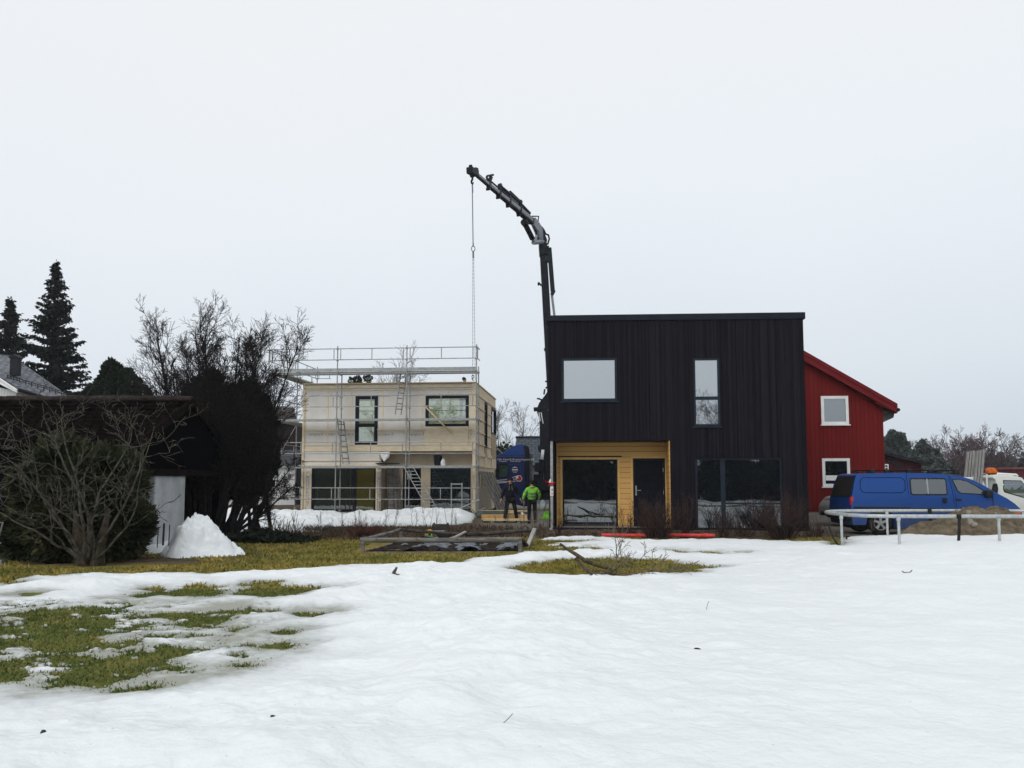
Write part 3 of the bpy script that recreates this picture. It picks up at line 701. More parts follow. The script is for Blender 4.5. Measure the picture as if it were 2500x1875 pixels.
m.box(FS.hit(918, 1200)[0], FS.hit(922, 1200)[0], -.06, -.002, sB, hz(1139)); m.box(FS.hit(757, 1200)[0], FS.hit(761, 1200)[0], -.06, -.002, sB, hz(1139))
m.box(FS.hit(745, 1200)[0] - .05, FS.hit(745, 1200)[0] + .05, -.03, -.002, sB, hz(1139))
m.build('batten', BATTEN, th)
m = MB(); m.box(sL - .03, .03, -.09, .2, sT + .02, sT + .065); m.box(sL - .03, sL + .2, .2, SD, sT + .02, sT + .065); m.box(-.17, .04, .2, SD, sT + .02, sT + .065); m.box(sL, 0, SD - .2, SD, sT + .02, sT + .065); m.build('top_plate', NEWWOOD, th)
# side walls
def sside(r, xl=0.0): a, z1 = FS.side(r[0], r[1], xl); b, z0 = FS.side(r[2], r[3], xl); return (a, b, z0, z1)
y1, zc = FS.side(1183, 985, 0); y2, _ = FS.side(1188, 985, 0); y3, zd = FS.side(1199.5, 996, 0); y4, _ = FS.side(1210, 1000, 0)
zt1, zb1 = FS.side(1185, 983, 0)[1], FS.side(1185, 1094, 0)[1]; zt2, zb2 = FS.side(1205, 998, 0)[1], FS.side(1205, 1062, 0)[1]
so_ = [(y1, y2, zb1, zt1), (y3, y4, zb2, zt2)]
def ywall(mb, xa, xb, y0, y1_, z0, z1, ops_):
    t_ = MB(); t_.wall(y0, y1_, z0, z1, 0, 1, ops_)
    mb.add([(xa + (xb - xa) * v[1], v[0], v[2]) for v in t_.v], t_.f)
m = MB(); ywall(m, -.14, .0, .14, SD, sB, sT, so_ + [(FS.side(1207, 1190, 0)[0], FS.side(1211, 1190, 0)[0], sB, FS.side(1209, 1148, 0)[1])]); m.box(sL, sL + .14, .14, SD, sB, sT); m.box(sL + .14, -.14, SD - .14, SD, sB, sT)
m.build('side_wall', CREAM, th)
m = MB()
for py_, w_ in ((975, .05), (1003, .04), (1030, .04), (1060, .05), (1088, .05), (1112, .16), (1140, .05)):
    yv, zv = FS.side(1180, py_, 0); 
    zz = zv
    t_ = MB(); t_.wall(.14, SD - .05, zz - w_ / 2, zz + w_ / 2, 0, 1, so_); m.add([(.002 + .04 * v[1], v[0], v[2]) for v in t_.v], t_.f)
for i in range(16): m_y = .5 + i * .48; t_ = MB(); t_.wall(m_y - .03, m_y + .03, sB + 1.2, sT, 0, 1, so_); m.add([(.0015 + .02 * v[1], v[0], v[2]) for v in t_.v], t_.f)
m.build('side_batten', BATTEN, th)
def sidewin(o, nm='side_window'):
    y0, y1_, z0, z1 = o; f = MB(); t_ = MB(); t_.wall(y0, y1_, z0, z1, 0, 1, [(y0 + .09, y1_ - .09, z0 + .09, z1 - .09)]); f.add([(-.08 + .13 * v[1], v[0], v[2]) for v in t_.v], t_.f)
    fo = f.build(nm, BLACKT, th); MB().box(-.05, -.03, y0 + .088, y1_ - .088, z0 + .088, z1 - .088).build('pane', GLASSU, fo)
for o in so_: sidewin(o)
# floors and inner lining (open to the sky above)
LIN = mat('mineral_wool', (0.62, 0.66, 0.42), (0.74, 0.78, 0.58), scale=2, rough=.95)
m = MB(); m.box(sL + .14, -.14, .15, SD - .14, sM - .05, sM + .22); m.build('upper_floor', NEWWOOD, th)
m = MB(); m.box(sL + .15, -.15, 3.6, 3.72, sM + .22, sT - .1); m.box(sL + 3.6, sL + 3.7, .15, 3.59, sM + .22, sT - .3); m.build('partition', LIN, th)
m = MB(); m.box(sL + .14, -.14, 2.2, 2.3, sB, sM - .06); m.box(sL + .14, -.14, .15, SD - .14, sB - .1, sB); m.build('lower_lining', mat('ochre_lining', (.22, .19, .06), (.32, .28, .10), scale=1), th)
# recess
m = MB(); RS = 1.0
dw, rw = (984, 1141, 1027, 1247), (1051, 1141, 1149, 1247)
def rs_(r): a, z1 = FS.hit(r[0], r[1], RS); b, z0 = FS.hit(r[2], r[3], RS); return (a, b, z0, z1)
m.wall(rcx0, -.10, sB, sM - .03, RS, RS + .12, [rs_(dw), rs_(rw)]); m.box(rcx0 - .12, rcx0, .145, RS + .12, sB, sM - .03); 
m.build('recess_wall', WEIRD, th)
m = MB(); m.box(rcx0, -.14, .0, RS, sM - .03, sM - .001); m.build('recess_soffit', WEIRD, th)
MB().box(-.13, -.0, 0, .13, sB, sM).build('corner_stud', BATTEN, th); MB().box(rcx0 - .1, rcx0, .0, .14, sB, sM - .04).build('corner_stud', BATTEN, th)
CLEARP = glass('clear_pane', (0.10, 0.12, 0.07), 0.26, 0.62, (0.93, 1.0, 0.93))
YELP = glass('ochre_pane', (0.12, 0.105, 0.025), 0.14, 0.25, (.9, .9, .7))
window(th, FS, TW, -.03, BLACKT, CLEARP, .15, .15, trans=[(1038, .15)])
window(th, FS, WW, -.03, BLACKT, CLEARP, .13, .15)
window(th, FS, GW, -.02, BLACKT, [glass('green_grey_pane', (0.040, 0.050, 0.040), 0.13, 0.2), YELP], .09, .15, mull=[(865, .14)])
window(th, FS, rw, RS + .01, BLACKT, glass('dim_pane', (0.016, 0.026, 0.030), 0.17), .06, .1)
a, b, z0, z1 = rs_(dw); m = MB(); m.wall(a, b, z0, z1, RS + .01, RS + .11, [(a + .07, b - .07, z0 + .05, z1 - .07)]); do = m.build('door', BLACKT, th)
MB().box(a + .07, b - .07, RS + .05, RS + .07, z0 + .05, z1 - .07).build('pane', GLASSD, do)
MB().tube([(b - .12, RS - .0, z0 + 1.0), (b - .12, RS - .05, z0 + 1.0), (b - .25, RS - .05, z0 + 1.0)], .016, 5).build('handle', GALV, do)
MB().box(a + .18, a + .38, RS + .045, RS + .0495, z0 + 1.4, z0 + 1.72).build('paper_note', mat('dim_paper', (.35, .38, .36), (.4, .42, .4)), do)
# print on the sheathing: rows of grey maker's lettering
PRINT = mat('sheet_print', (.20, .21, .21), (.28, .29, .29), scale=20)
def text(body, size, loc, rot, m_, parent, name='lettering', ext=0.0, align='LEFT', shear=0):
    cu = bpy.data.curves.new(name, 'FONT'); cu.body = body; cu.size = size; cu.extrude = ext; cu.align_x = align; cu.shear = shear
    o = bpy.data.objects.new(name, cu); C.objects.link(o); bpy.context.view_layer.update()
    me = bpy.data.meshes.new_from_object(o.evaluated_get(bpy.context.evaluated_depsgraph_get())); bpy.data.objects.remove(o); bpy.data.curves.remove(cu)
    me.materials.clear(); me.materials.append(m_)
    o = bpy.data.objects.new(name, me); C.objects.link(o); o.location = loc; o.rotation_euler = rot; o.parent = parent; return o
for (px0, px1, y_) in ((752, 862, 1060), (924, 985, 1060), (998, 1145, 1060), (752, 862, 965), (924, 985, 966), (998, 1036, 964), (1046, 1140, 963)):
    xa, zz = FS.hit(px0, y_); xb, _ = FS.hit(px1, y_)
    nrep = max(1, int((xb - xa) / 0.62)); text("vempro R  " * nrep, .17 if y_ > 1000 else .13, (xa, -.006, zz - .06), (PI / 2, 0, 0), PRINT, th)
for (xq, y0_, y1_) in ((751, 1235, 1150), (926, 1240, 1145)):
    xa, zz = FS.hit(xq, y0_); text("vempro R vempro R", .16, (xa + .06, -.006, zz), (PI / 2, -PI / 2, 0), PRINT, th)
# loose sheet hanging at the recess corner
xa, zz = FS.hit(929, 1104); m = MB(); m.add([(xa, -.1, zz), (xa + .45, -.14, zz + .02), (xa + .42, -.12, zz - .2), (xa + .22, -.22, zz - .42), (xa + .05, -.15, zz - .18)], [(0, 1, 2, 3, 4)])
o = m.build('membrane_flap', WHITEP, th); md = o.modifiers.new('t', 'SOLIDIFY'); md.thickness = .01
m = MB(); xa, zz = FS.hit(921, 1131); xb, _ = FS.hit(960, 1131); m.box(xa, xb + .3, -.3, -.02, zz - .03, zz + .01); m.build('drip_edge', BLACKT, th)

# ================================================================== scaffolding
sf = thing('scaffolding', 'galvanised frame scaffolding with three decks round the cream timber house', 'scaffolding', (FS.o.x, FS.o.y, 0), ANG)
yo, yi = -1.12, -0.42
zlev = [FS.hit(900, y_, yo)[1] for y_ in (1249, 1137, 1022, 907)]
xs = [FS.hit(q, 1000, yo)[0] for q in (654, 822, 992, 1163)]
zg = 0.25; ztop = zlev[3] + 1.12
def standard(x, y, z0, z1):
    m = MB(); m.tube([(x, y, z0), (x, y, z1)], .026, 6); m.box(x - .08, x + .08, y - .08, y + .08, z0 - .02, z0 + .01)
    for z in zlev:
        for dz in (0, .5, 1.0):
            if z0 < z + dz < z1: m.box(x - .045, x + .045, y - .045, y + .045, z + dz - .03, z + dz + .03)
    return m.build('standard', GALV, sf)
for x in xs: standard(x, yo, zg, ztop); standard(x, yi, zg, zlev[3] + .25)
def rail(pa, pb, z, uprights=(.04, .5, .96)):
    """two tubes with short uprights between"""
    pa, pb = Vector(pa), Vector(pb); m = MB()
    for dz in (.52, 1.0): m.tube([(pa.x, pa.y, z + dz), (pb.x, pb.y, z + dz)], .021, 6)
    for u_ in uprights: q = pa.lerp(pb, u_); m.tube([(q.x, q.y, z + .52), (q.x, q.y, z + 1.0)], .021, 5)
    return m.build('guard_rail', GALV, sf)
for li, z in enumerate(zlev):
    for a, b in zip(xs, xs[1:]): rail((a + .03, yo - .05), (b - .03, yo - .05), z)
def deck(x0, x1, y0, y1_, z, along='x'):
    m = MB()
    n_ = 3
    for i in range(n_):
        if along == 'x': a = y0 + (y1_ - y0) * i / n_; m.box(x0 + .02, x1 - .02, a + .006, a + (y1_ - y0) / n_ - .006, z - .065, z)
        else: a = x0 + (x1 - x0) * i / n_; m.box(a + .006, a + (x1 - x0) / n_ - .006, y0 + .02, y1_ - .02, z - .065, z)
    return m.build('deck', DARKGALV, sf)
for z in zlev[1:]:
    for a, b in zip(xs, xs[1:]): deck(a, b, yo + .03, yi - .03, z)
for z in zlev[1:]:
    m = MB()
    for x in xs: m.tube([(x, yo, z - .09), (x, yi, z - .09)], .022, 5)
    for a, b in zip(xs, xs[1:]): m.tube([(a, yo, z - .09), (b, yo, z - .09)], .02, 5)
    m.build('transom', GALV, sf)
m = MB()
for a, b in zip(xs, xs[1:]): m.box(a + .03, b - .03, yo - .03, yo - .01, zlev[3] + .005, zlev[3] + .15)
m.build('toe_board', DARKGALV, sf)
# return along the left side
xo, xi = xs[0] + .02, xs[0] + .72
ys = [yi + .05, yi + 2.95, yi + 5.9]
for y in ys[1:]: standard(xo, y, zg, ztop); standard(xi, y, zg, zlev[3] + .25)
for li, z in enumerate(zlev):
    for a, b in zip([yo] + ys[1:], ys[1:]): rail((xo - .05, a + .03), (xo - .05, b - .03), z)
for z in zlev[1:]:
    for a, b in zip(ys, ys[1:]): deck(xo + .03, xi - .03, a, b, z, 'y')
rail((xo, ys[-1] + .04), (xi, ys[-1] + .04), zlev[3], (.1, .9)); rail((xs[-1] + .04, yo), (xs[-1] + .04, yi), zlev[3] - .0, (.1,))
# diagonal brace on the side bay
m = MB(); m.tube([(xo, ys[0], zlev[1]), (xo, ys[1], zlev[2])], .02, 5); m.tube([(xo, ys[1], zlev[2]), (xo, ys[2], zlev[3])], .02, 5); m.build('brace', GALV, sf)

def ladder(name, label, a, b, width, side, n, m_=None, group=None, rr=.018):
    """a ladder from a (foot) to b (head), rungs along side"""
    a, b, side = Vector(a), Vector(b), Vector(side).normalized()
    t_ = thing(name, label, 'ladder', a, group=group); d = b - a
    for s_ in (-.5, .5): MB().bar(side * width * s_, d + side * width * s_, .028, .05, up=side.cross(d)).build('rail', GALV, t_)
    m = MB()
    for i in range(1, n): q = d * (i / n); m.tube([q - side * width / 2, q + side * width / 2], .016, 5)
    m.build('rung', m_ or DARKGALV, t_); return t_
ex = Vector((FS.ex.x, FS.ex.y, 0)); eyy = Vector((FS.ey.x, FS.ey.y, 0))
def fsp(px, py, yl): x_, z_ = FS.hit(px, py, yl); return FS.w(x_, yl, z_)
ladder('extension_ladder', 'long aluminium ladder leaning from the snow up to the lowest deck', fsp(1056, 1243, -1.5), fsp(994, 1134, -1.25), .40, ex, 13)
lq = "access ladders inside the scaffold"
ladder('access_ladder', 'aluminium ladder between first and second deck left of the tall window', fsp(845, 1133, -.85), fsp(831, 1022, -.6), .34, ex * .55 + eyy * .8, 8, BLACKM, lq)
ladder('access_ladder', 'aluminium ladder from second deck up to the top deck', fsp(972, 1012, -.85), fsp(986, 908, -.6), .34, ex * .55 + eyy * .8, 8, BLACKM, lq)
# things standing on the lowest deck
q = fsp(1069, 1134, -.8)
bk = thing('bucket', 'black bucket standing on the lowest scaffold deck', 'bucket', (q.x, q.y, FS.w(0, 0, zlev[1]).z), 0)
MB().lathe([(.15, 0.002), (.19, .42), (.205, .43), (.205, .45), (.18, .45), (.14, .05)], n=14).build('shell', BLACKM, bk, smooth=False)
MB().tube([(.19 * math.cos(t), .0, .42 + .14 * math.sin(t)) for t in [i * PI / 8 for i in range(9)]], .008, 5).build('handle', GALV, bk)
def lumpy(name, m_, r, parent=None, seed=1, n=(10, 14), loc=None, flat=True, amp=.22):
    rr = np.random.RandomState(seed); mb = MB(); b = n[0]; a = n[1]
    ph = rr.rand(6) * 6
    for i in range(b + 1):
        th_ = PI * i / b
        for k in range(a):
            f = 2 * PI * k / a; s_ = 1 + amp * (math.sin(3 * f + ph[0] + 2 * th_) * .5 + math.sin(5 * f + ph[1]) * .3 + math.sin(4 * th_ + ph[2] + f) * .4) + (rr.rand() - .5) * amp * .5
            zc_ = math.cos(th_)
            mb.v.append((r[0] * s_ * math.sin(th_) * math.cos(f), r[1] * s_ * math.sin(th_) * math.sin(f), r[2] * max(zc_, -0.9 if not flat else -.25) * (1 if not flat else 1) * (s_ * .5 + .5)))
    for i in range(b):
        for k in range(a): k2 = (k + 1) % a; mb.f.append((i * a + k, i * a + k2, (i + 1) * a + k2, (i + 1) * a + k)); mb.m.append(0)
    return mb.build(name, m_, parent, smooth=True, loc=loc)
q2 = fsp(1081, 1133, -.8); o = lumpy('bag', WHITEP, (.11, .1, .24), seed=4, loc=(q2.x, q2.y, zlev[1] + .06)); tag(o, 'small pale plastic bag beside the black bucket on the scaffold deck', 'bag')
# brace lath nailed across the front, trestle, loose frame, boards
pl = MB(); pa_, pb_ = fsp(1036, 990, -.3), fsp(1104, 1060, -.10); pl.bar(pa_, pb_, .07, .03, up=(0, -1, 0)); tag(pl.build('lath', NEWWOOD), 'pale wooden lath slanting across the wide upper window of the cream house', 'lath')
def tubeframe(name, label, pts_lists, rr, cat, group=None):
    o0 = Vector(pts_lists[0][0]); t_ = thing(name, label, cat, o0, group=group); m = MB()
    for l in pts_lists: m.tube([Vector(q_) - o0 for q_ in l], rr, 6)
    m.build('frame', GALV, t_); return t_
tubeframe('trestle', 'upright metal ladder frame standing in the snow before the recess window', [[fsp(1102, 1256, -1.7), fsp(1102, 1179, -1.7)], [fsp(1128, 1262, -1.7), fsp(1128, 1179, -1.7)], [fsp(1102, 1182, -1.7), fsp(1128, 1182, -1.7)], [fsp(1102, 1220, -1.7), fsp(1128, 1220, -1.7)]], .028, 'trestle')
tubeframe('scaffold_frame', 'loose scaffold frame lying tilted on the snow by the house corner', [[fsp(1110, 1246, -1.9), fsp(1170, 1221, -1.6), fsp(1189, 1238, -1.4), fsp(1148, 1256, -1.7), fsp(1124, 1258, -1.9), fsp(1110, 1246, -1.9)], [fsp(1142, 1233, -1.7), fsp(1160, 1252, -1.6)]], .026, 'scaffold frame')
# weathered boards leaning against the gable wall
for i, (x0_, x1_, gm) in enumerate(((1186, 1199, 1), (1190, 1203, 0), (1195, 1207, 0), (1200, 1211, 0), (1205, 1215, 1))):
    yv = 1.3 + i * 1.15
    za = FS.w(0, 0, 0).z
    foot = FS.w(1.0, yv, ztf(*FS.w(1.0, yv, 0).xy) + .02); top = FS.w(.07, yv - .1, 2.15 - .0 * i)
    m = MB(); m.bar(foot, top, .72, .035, up=FS.ey.to_3d().cross(top - foot)); o = m.build('board', GREYWOOD)
    tag(o, 'weathered grey board leaning on the gable wall of the cream house', 'board', 'grey boards leaning on the gable wall')
for i, px_ in enumerate((951, 960, 968)):
    foot = fsp(px_ + 4, 1250, .25 + .1 * i); top = fsp(px_, 1142, .70 + .08 * i); m = MB(); m.bar(foot, top, .22, .03, up=(0, -1, .1)); o = m.build('board', GREYWOOD)
    tag(o, 'dark grey board standing upright in the recess beside the glazed door', 'board', 'boards standing in the recess')

# ================================================================== red house, right
p = at(1965, 1260, 34.0)
FR = Frame((p.x, p.y), ANG)
rh = thing('red_house', 'red timber house with white framed windows and a steep red roof', 'house', (p.x, p.y, 0), ANG)
REDB = boards('red_cladding', (0.110, 0.0075, 0.0080), (0.152, 0.0115, 0.0115), 0.16, 'x', rough=0.7, grain=.5, streak=5)
REDT = mat('red_trim', (0.115, 0.007, 0.010), (0.155, 0.010, 0.013), scale=3, rough=.6)
xr = FR.hit(2159, 1100)[0]; zw0 = FR.hit(2060, 1249)[1]
ex_, ez_ = FR.hit(2172, 983); ax_, az_ = FR.hit(1970, 868)
sl_ = (ez_ - az_) / (ex_ - ax_); xl = -4.0; rdg = -2.2
def roofz(x): return az_ + sl_ * ((x if x > rdg else 2 * rdg - x) - ax_)
r1, r2 = (2004, 967, 2073, 1036), (2007, 1119, 2077, 1188)
def rw_(r): a, z1 = FR.hit(r[0], r[1]); b, z0 = FR.hit(r[2], r[3]); return (a, b, z0, z1)
zE = roofz(xr) - .32
m = MB(); m.wall(xl, xr, zw0, zE, 0, .15, [rw_(r1), rw_(r2)]); m.prism([(xl, zE + .001), (xr, zE + .001), (xr, roofz(xr) - .3), (rdg, roofz(rdg) - .3), (xl, roofz(xl) - .3)], 0, .15)
m.box(xr - .15, xr, .15, 9, zw0, zE); m.box(xl, xl + .15, .15, 9, zw0, zE); m.box(xl + .15, xr - .15, 8.85, 9, zw0, zE); m.build('wall', REDB, rh)
m = MB()
for a, b in ((rdg, xr + .42), (rdg, xl - .4)):
    m.prism([(a, roofz(a) - .22), (b, roofz(b) - .22), (b, roofz(b) - .1), (a, roofz(a) - .1)], -.3, 9.3)
m.build('roof', mat('roof_red_brown', (.10, .012, .014), (.16, .02, .022), scale=5), rh)
m = MB()
for a, b in ((rdg, xr + .44), (rdg, xl - .42)):
    m.prism([(a, roofz(a) - .40), (b, roofz(b) - .34), (b, roofz(b) - .0), (a, roofz(a) - .0)], -.345, -.302)
    m.prism([(a, roofz(a) - .13), (b, roofz(b) - .13), (b, roofz(b) + .03), (a, roofz(a) + .03)], -.375, -.347)
m.prism([(xr - .35, zE + .10), (xr + .3, zE - .13), (xr + .42, zE - .12), (xr + .42, roofz(xr + .42) - .36), (xr - .3, zE + .2)], -.30, -.1)
m.build('bargeboard', REDT, rh)
m = MB(); m.tube([(xr + .47, -.35, roofz(xr + .42) - .22), (xr + .47, 9.3, roofz(xr + .42) - .22)], .075, 8); m.build('gutter', BLACKM, rh); m = MB(); m.prism([(xr + .003, zE - .12), (xr + .44, roofz(xr + .42) - .30), (xr + .40, roofz(xr + .42) - .5), (xr + .003, zE - .62)], .0, 8.9); m.build('eave_box', DARKWOOD, rh)
m = MB(); m.box(xl + .05, xr - .05, .04, 8.9, -.2, zw0 - .002); m.build('foundation', CONC, rh)
DIMP = glass('grey_pane', (0.03, 0.04, 0.045), 0.30)
window(rh, FR, r1, -.05, WHITEP, DIMP, .11, .12, sill=.05)
f2, _ = window(rh, FR, r2, -.05, WHITEP, GLASSD, .11, .12, sill=.05)
a, b, z0, z1 = rw_(r2); m = MB(); m.box(a + .13, b - .13, .02, .03, z0 + .12, z0 + .5); 
m2 = MB(); m2.box(a + .115, b - .115, -.02, -.012, z0 + .24, z0 + .44); m2.build('blind', WHITEP, f2)

# ================================================================== brown tiled shed, left
SHX = -8.42; yE, yR, yBk = 18.6, 22.2, 25.8
zR_ = at(455, 977, yR).z; zE_ = at(336, 1096, yE).z
xE = at(336, 1096, yE).x
sh = thing('tiled_shed', 'low dark timber outbuilding with a brown tiled roof and white masonry end', 'shed', (SHX, yE, 0))
TILE = tiles('brown_tiles', (0.0060, 0.0040, 0.0045), (0.0125, 0.0078, 0.0072), 0.22, 0.33, 0.9, spec=0.0)
m = MB(); XW = -9.5
# tile courses as real steps down the slope
nc = 12
for sgn, ya, yb in ((1, yE, yR), (-1, yBk, yR)):
    for i in range(nc):
        t0, t1 = i / nc, (i + 1) / nc
        y0, y1_ = ya + (yb - ya) * t0, ya + (yb - ya) * t1; z0, z1 = zE_ + (zR_ - zE_) * t0, zE_ + (zR_ - zE_) * t1
        nx_ = 42; w_ = (.12 - XW) / nx_
        for k in range(nx_):       # each tile sits a little differently
            xa, xb = XW + k * w_, XW + (k + 1) * w_ - .006; ja, jb, jy = rng.uniform(-.006, .022), rng.uniform(-.006, .022), rng.uniform(-.035, .02)
            m.add([(xa, y0 - yE - (.03 + jy) * sgn, z0 + .045 + ja), (xb, y0 - yE - (.03 + jy) * sgn, z0 + .045 + jb), (xb, y1_ - yE, z1 + .012), (xa, y1_ - yE, z1 + .012), (xa, y0 - yE - (.03 + jy) * sgn, z0), (xb, y0 - yE - (.03 + jy) * sgn, z0), (xb, y1_ - yE, z1), (xa, y1_ - yE, z1)],
                  [(0, 1, 2, 3), (4, 5, 1, 0), (1, 5, 6, 2), (4, 0, 3, 7)])
m.build('roof_tiles', TILE, sh)
m = MB()
for i in range(30): xx = XW + .32 * i; m.tube([(xx, yR - yE, zR_ + .01 + .012 * math.sin(i * 2.3)), (xx + .335, yR - yE, zR_ + .03 + .015 * math.sin(i * 1.7))], [.105, .085], 8)
m.build('ridge_tile', mat('ridge_tiles', (.012, .008, .008), (.04, .032, .028), scale=5, rough=.9), sh, smooth=False)
SHW = boards('dark_shed_boards', (0.004, 0.004, 0.006), (0.008, 0.007, 0.008), 0.15, 'x', grain=.4, spec=.0)
m = MB(); m.box(XW + .2, -.15, .45, .6, -.1, zE_ - .02); m.box(XW + .2, -.15, yBk - yE - .6, yBk - yE - .45, -.1, zE_)
m.prism([(.45, 2.0), (yBk - yE - .45, 2.0), (yBk - yE - .45, zE_ + .0), (yR - yE, zR_ - .14), (.45, zE_ - .0)], -.14, .0, plane='yz')
m.build('timber_wall', SHW, sh)
m = MB()
for sgn, ya, yb in ((1, 0, yR - yE), (-1, yBk - yE, yR - yE)): m.bar((.14, ya - .02 * sgn, zE_ - .06), (.14, yb, zR_ - .06), .05, .20)
m.build('barge_board', mat('barge_dark', (.006, .0045, .0045), (.014, .010, .009), scale=6, spec=0.0), sh)
m = MB(); m.box(-.2, .06, .4, yBk - yE - .4, 1.86, 2.02); m.build('tie_beam', MATS['barge_dark'], sh)
WHR = mat('white_render', (0.36, 0.38, 0.40), (0.50, 0.52, 0.535), scale=2.4, rough=.9, bump=.5, bscale=14)
wy0 = at(380, 1230, 1).x / at(380, 1230, 1).y
m = MB(); m.box(-.35, -.02, SHX / wy0 - yE, 3.7, -.15, 1.858); m.build('masonry_end', WHR, sh, bevel=.03)

# small pale frame at the far left edge
q = gnd(2, 1390)
fr_ = thing('trellis_frame', 'small pale metal frame leaning at the shed by the left edge of the photo', 'frame', q)
m = MB(); P = lambda px, py: at(px, py, q.y) - q
m.tube([P(-60, 1300), P(-14, 1276), P(7, 1276), P(-2, 1308), P(-40, 1322)], .018, 5); m.tube([P(-30, 1326), P(3, 1326)], .014, 5); m.build('tube', GALV, fr_)
m = MB(); m.box(*sorted((P(-12, 1390).x, P(6, 1390).x)), -.05, .05, -.03, P(0, 1367).z); m.build('foot', GALV, fr_)

# ================================================================== houses behind
WHITEW = boards('white_cladding', (0.60, 0.62, 0.62), (0.66, 0.68, 0.68), 0.15, 'x', grain=.4)
def hat(px, py, Y): return at(px, py, Y)
# white house upper left
Y0 = 41.0
wh = thing('white_house', 'white house with grey tiled roof and a dark roof vent behind the shed', 'house', (0, Y0, 0))
GT = tiles('grey_tiles', (0.13, 0.14, 0.165), (0.20, 0.21, 0.245), 0.3, 0.36, 0.5, mortar=(.05, .053, .06))
a, b, c_, d_ = hat(44, 948, 39.5), hat(205, 998, 41.5), hat(-10, 855, 45.0), hat(28, 868, 45.0)
m = MB(); o_ = Vector((0, Y0, 0)); 
def quad(mb, pts, t=.08):
    vs = [Vector(q_) - o_ for q_ in pts]; n_ = (vs[1] - vs[0]).cross(vs[2] - vs[0]).normalized()
    if n_.z < 0: n_ = -n_
    k = len(vs); mb.add(vs + [v - n_ * t for v in vs], [tuple(range(k)), tuple(range(2 * k - 1, k - 1, -1))] + [(i, (i + 1) % k, k + (i + 1) % k, k + i) for i in range(k)])
quad(m, [a, b, d_, hat(-40, 860, 45), hat(-40, 905, 40.4), hat(-5, 917, 39.6)])
quad(m, [b, hat(230, 1010, 48), d_])
m.build('roof', GT, wh)
m = MB(); quad(m, [hat(-60, 890, 39.55), hat(-5, 919, 39.45), a + Vector((0, -.06, -.05)), hat(44, 958, 39.44), hat(-60, 905, 39.5)], .06); m.build('white_bargeboard', WHITEP, wh)
m = MB(); m.tube([hat(44, 951, 39.3) - o_, hat(205, 1001, 41.3) - o_], .09, 8); m.build('gutter', BLACKM, wh)
m = MB(); zb_ = -.2
v1, v2, v3 = hat(-150, 950, 40.0), hat(40, 955, 39.9), hat(185, 1000, 41.9)
for q1, q2 in ((v1, v2), (v2, v3)):
    u1, u2 = Vector(q1) - o_, Vector(q2) - o_; m.add([(u1.x, u1.y, zb_), (u2.x, u2.y, zb_), (u2.x, u2.y, u2.z), (u1.x, u1.y, u2.z + .8 if q1 is v1 else u1.z), (u1.x, u1.y + .3, zb_), (u2.x, u2.y + .3, zb_), (u2.x, u2.y + .3, u2.z), (u1.x, u1.y + .3, u2.z + .8 if q1 is v1 else u1.z)], [(0, 1, 2, 3), (7, 6, 5, 4), (0, 4, 5, 1), (1, 5, 6, 2), (2, 6, 7, 3), (3, 7, 4, 0)])
m.build('wall', WHITEW, wh)
m = MB(); q = hat(38, 897, 41.6) - o_; m.box(q.x - .18, q.x + .18, q.y - .18, q.y + .18, q.z - .4, q.z + .42); m.box(q.x - .22, q.x + .22, q.y - .22, q.y + .22, q.z + .42, q.z + .48); m.prism([(q.x - .26, q.z + .48), (q.x + .26, q.z + .48), (q.x, q.z + .62)], q.y - .26, q.y + .26); m.build('roof_vent', BLACKM, wh)
m = MB()
for t_ in [i / 11 for i in range(12)]:
    q = (hat(18, 925, 40.2).lerp(hat(178, 972, 41.9), t_)) - o_; m.bar(q + Vector((0, 0, -.05)), q + Vector((.0, -.02, .2)), .03); m.bar(q + Vector((0, 0, .2)), q + Vector((.12, .16, .05)), .02)
for dz in (.07, .17): m.tube([hat(18, 925, 40.2) - o_ + Vector((0, 0, dz)), hat(178, 972, 41.9) - o_ + Vector((0, 0, dz))], .016, 5)
m.build('snow_guard', BLACKM, wh)

# white house with dark roof seen through the scaffold, left
Y0 = 50.0; o_ = Vector((0, Y0, 0))
w2 = thing('cottage', 'low white cottage with dark roof behind the left end of the scaffolding', 'house', o_)
A, B = hat(500, 1134, Y0), hat(722, 1134, Y0)
m = MB(); m.box(A.x, B.x, 0, 6, -.2, A.z); m.build('wall', WHITEW, w2)
m = MB(); t1, t2 = hat(500, 1100, 53), hat(735, 1098, 53)
quad(m, [hat(498, 1136, Y0 - .3), hat(726, 1136, Y0 - .3), t2, t1]); m.build('roof', tiles('slate_blue', (.026, .030, .040), (.045, .05, .062), .3, .3), w2)
def simplewin(parent, o, px0, py0, px1, py1, Y, fm=WHITEP, nx=2, nz=3, nm='window'):
    a, b = hat(px0, py0, Y) - o, hat(px1, py1, Y) - o
    f = MB(); x0, x1, z0, z1 = a.x, b.x, b.z, a.z; t_ = .06; y = a.y
    f.wall(x0, x1, z0, z1, y - .05, y + .02, [(x0 + t_, x1 - t_, z0 + t_, z1 - t_)])
    for i in range(1, nx): c = x0 + (x1 - x0) * i / nx; f.box(c - .025, c + .025, y - .047, y + .02, z0 + t_, z1 - t_)
    for i in range(1, nz): c = z0 + (z1 - z0) * i / nz; f.box(x0 + t_, x1 - t_, y - .044, y + .02, c - .02, c + .02)
    fo = f.build(nm, fm, parent); MB().box(x0 + t_ * .9, x1 - t_ * .9, y - .03, y - .01, z0 + t_ * .9, z1 - t_ * .9).build('pane', GLASSD, fo)
simplewin(w2, o_, 667, 1168, 680, 1214, Y0)
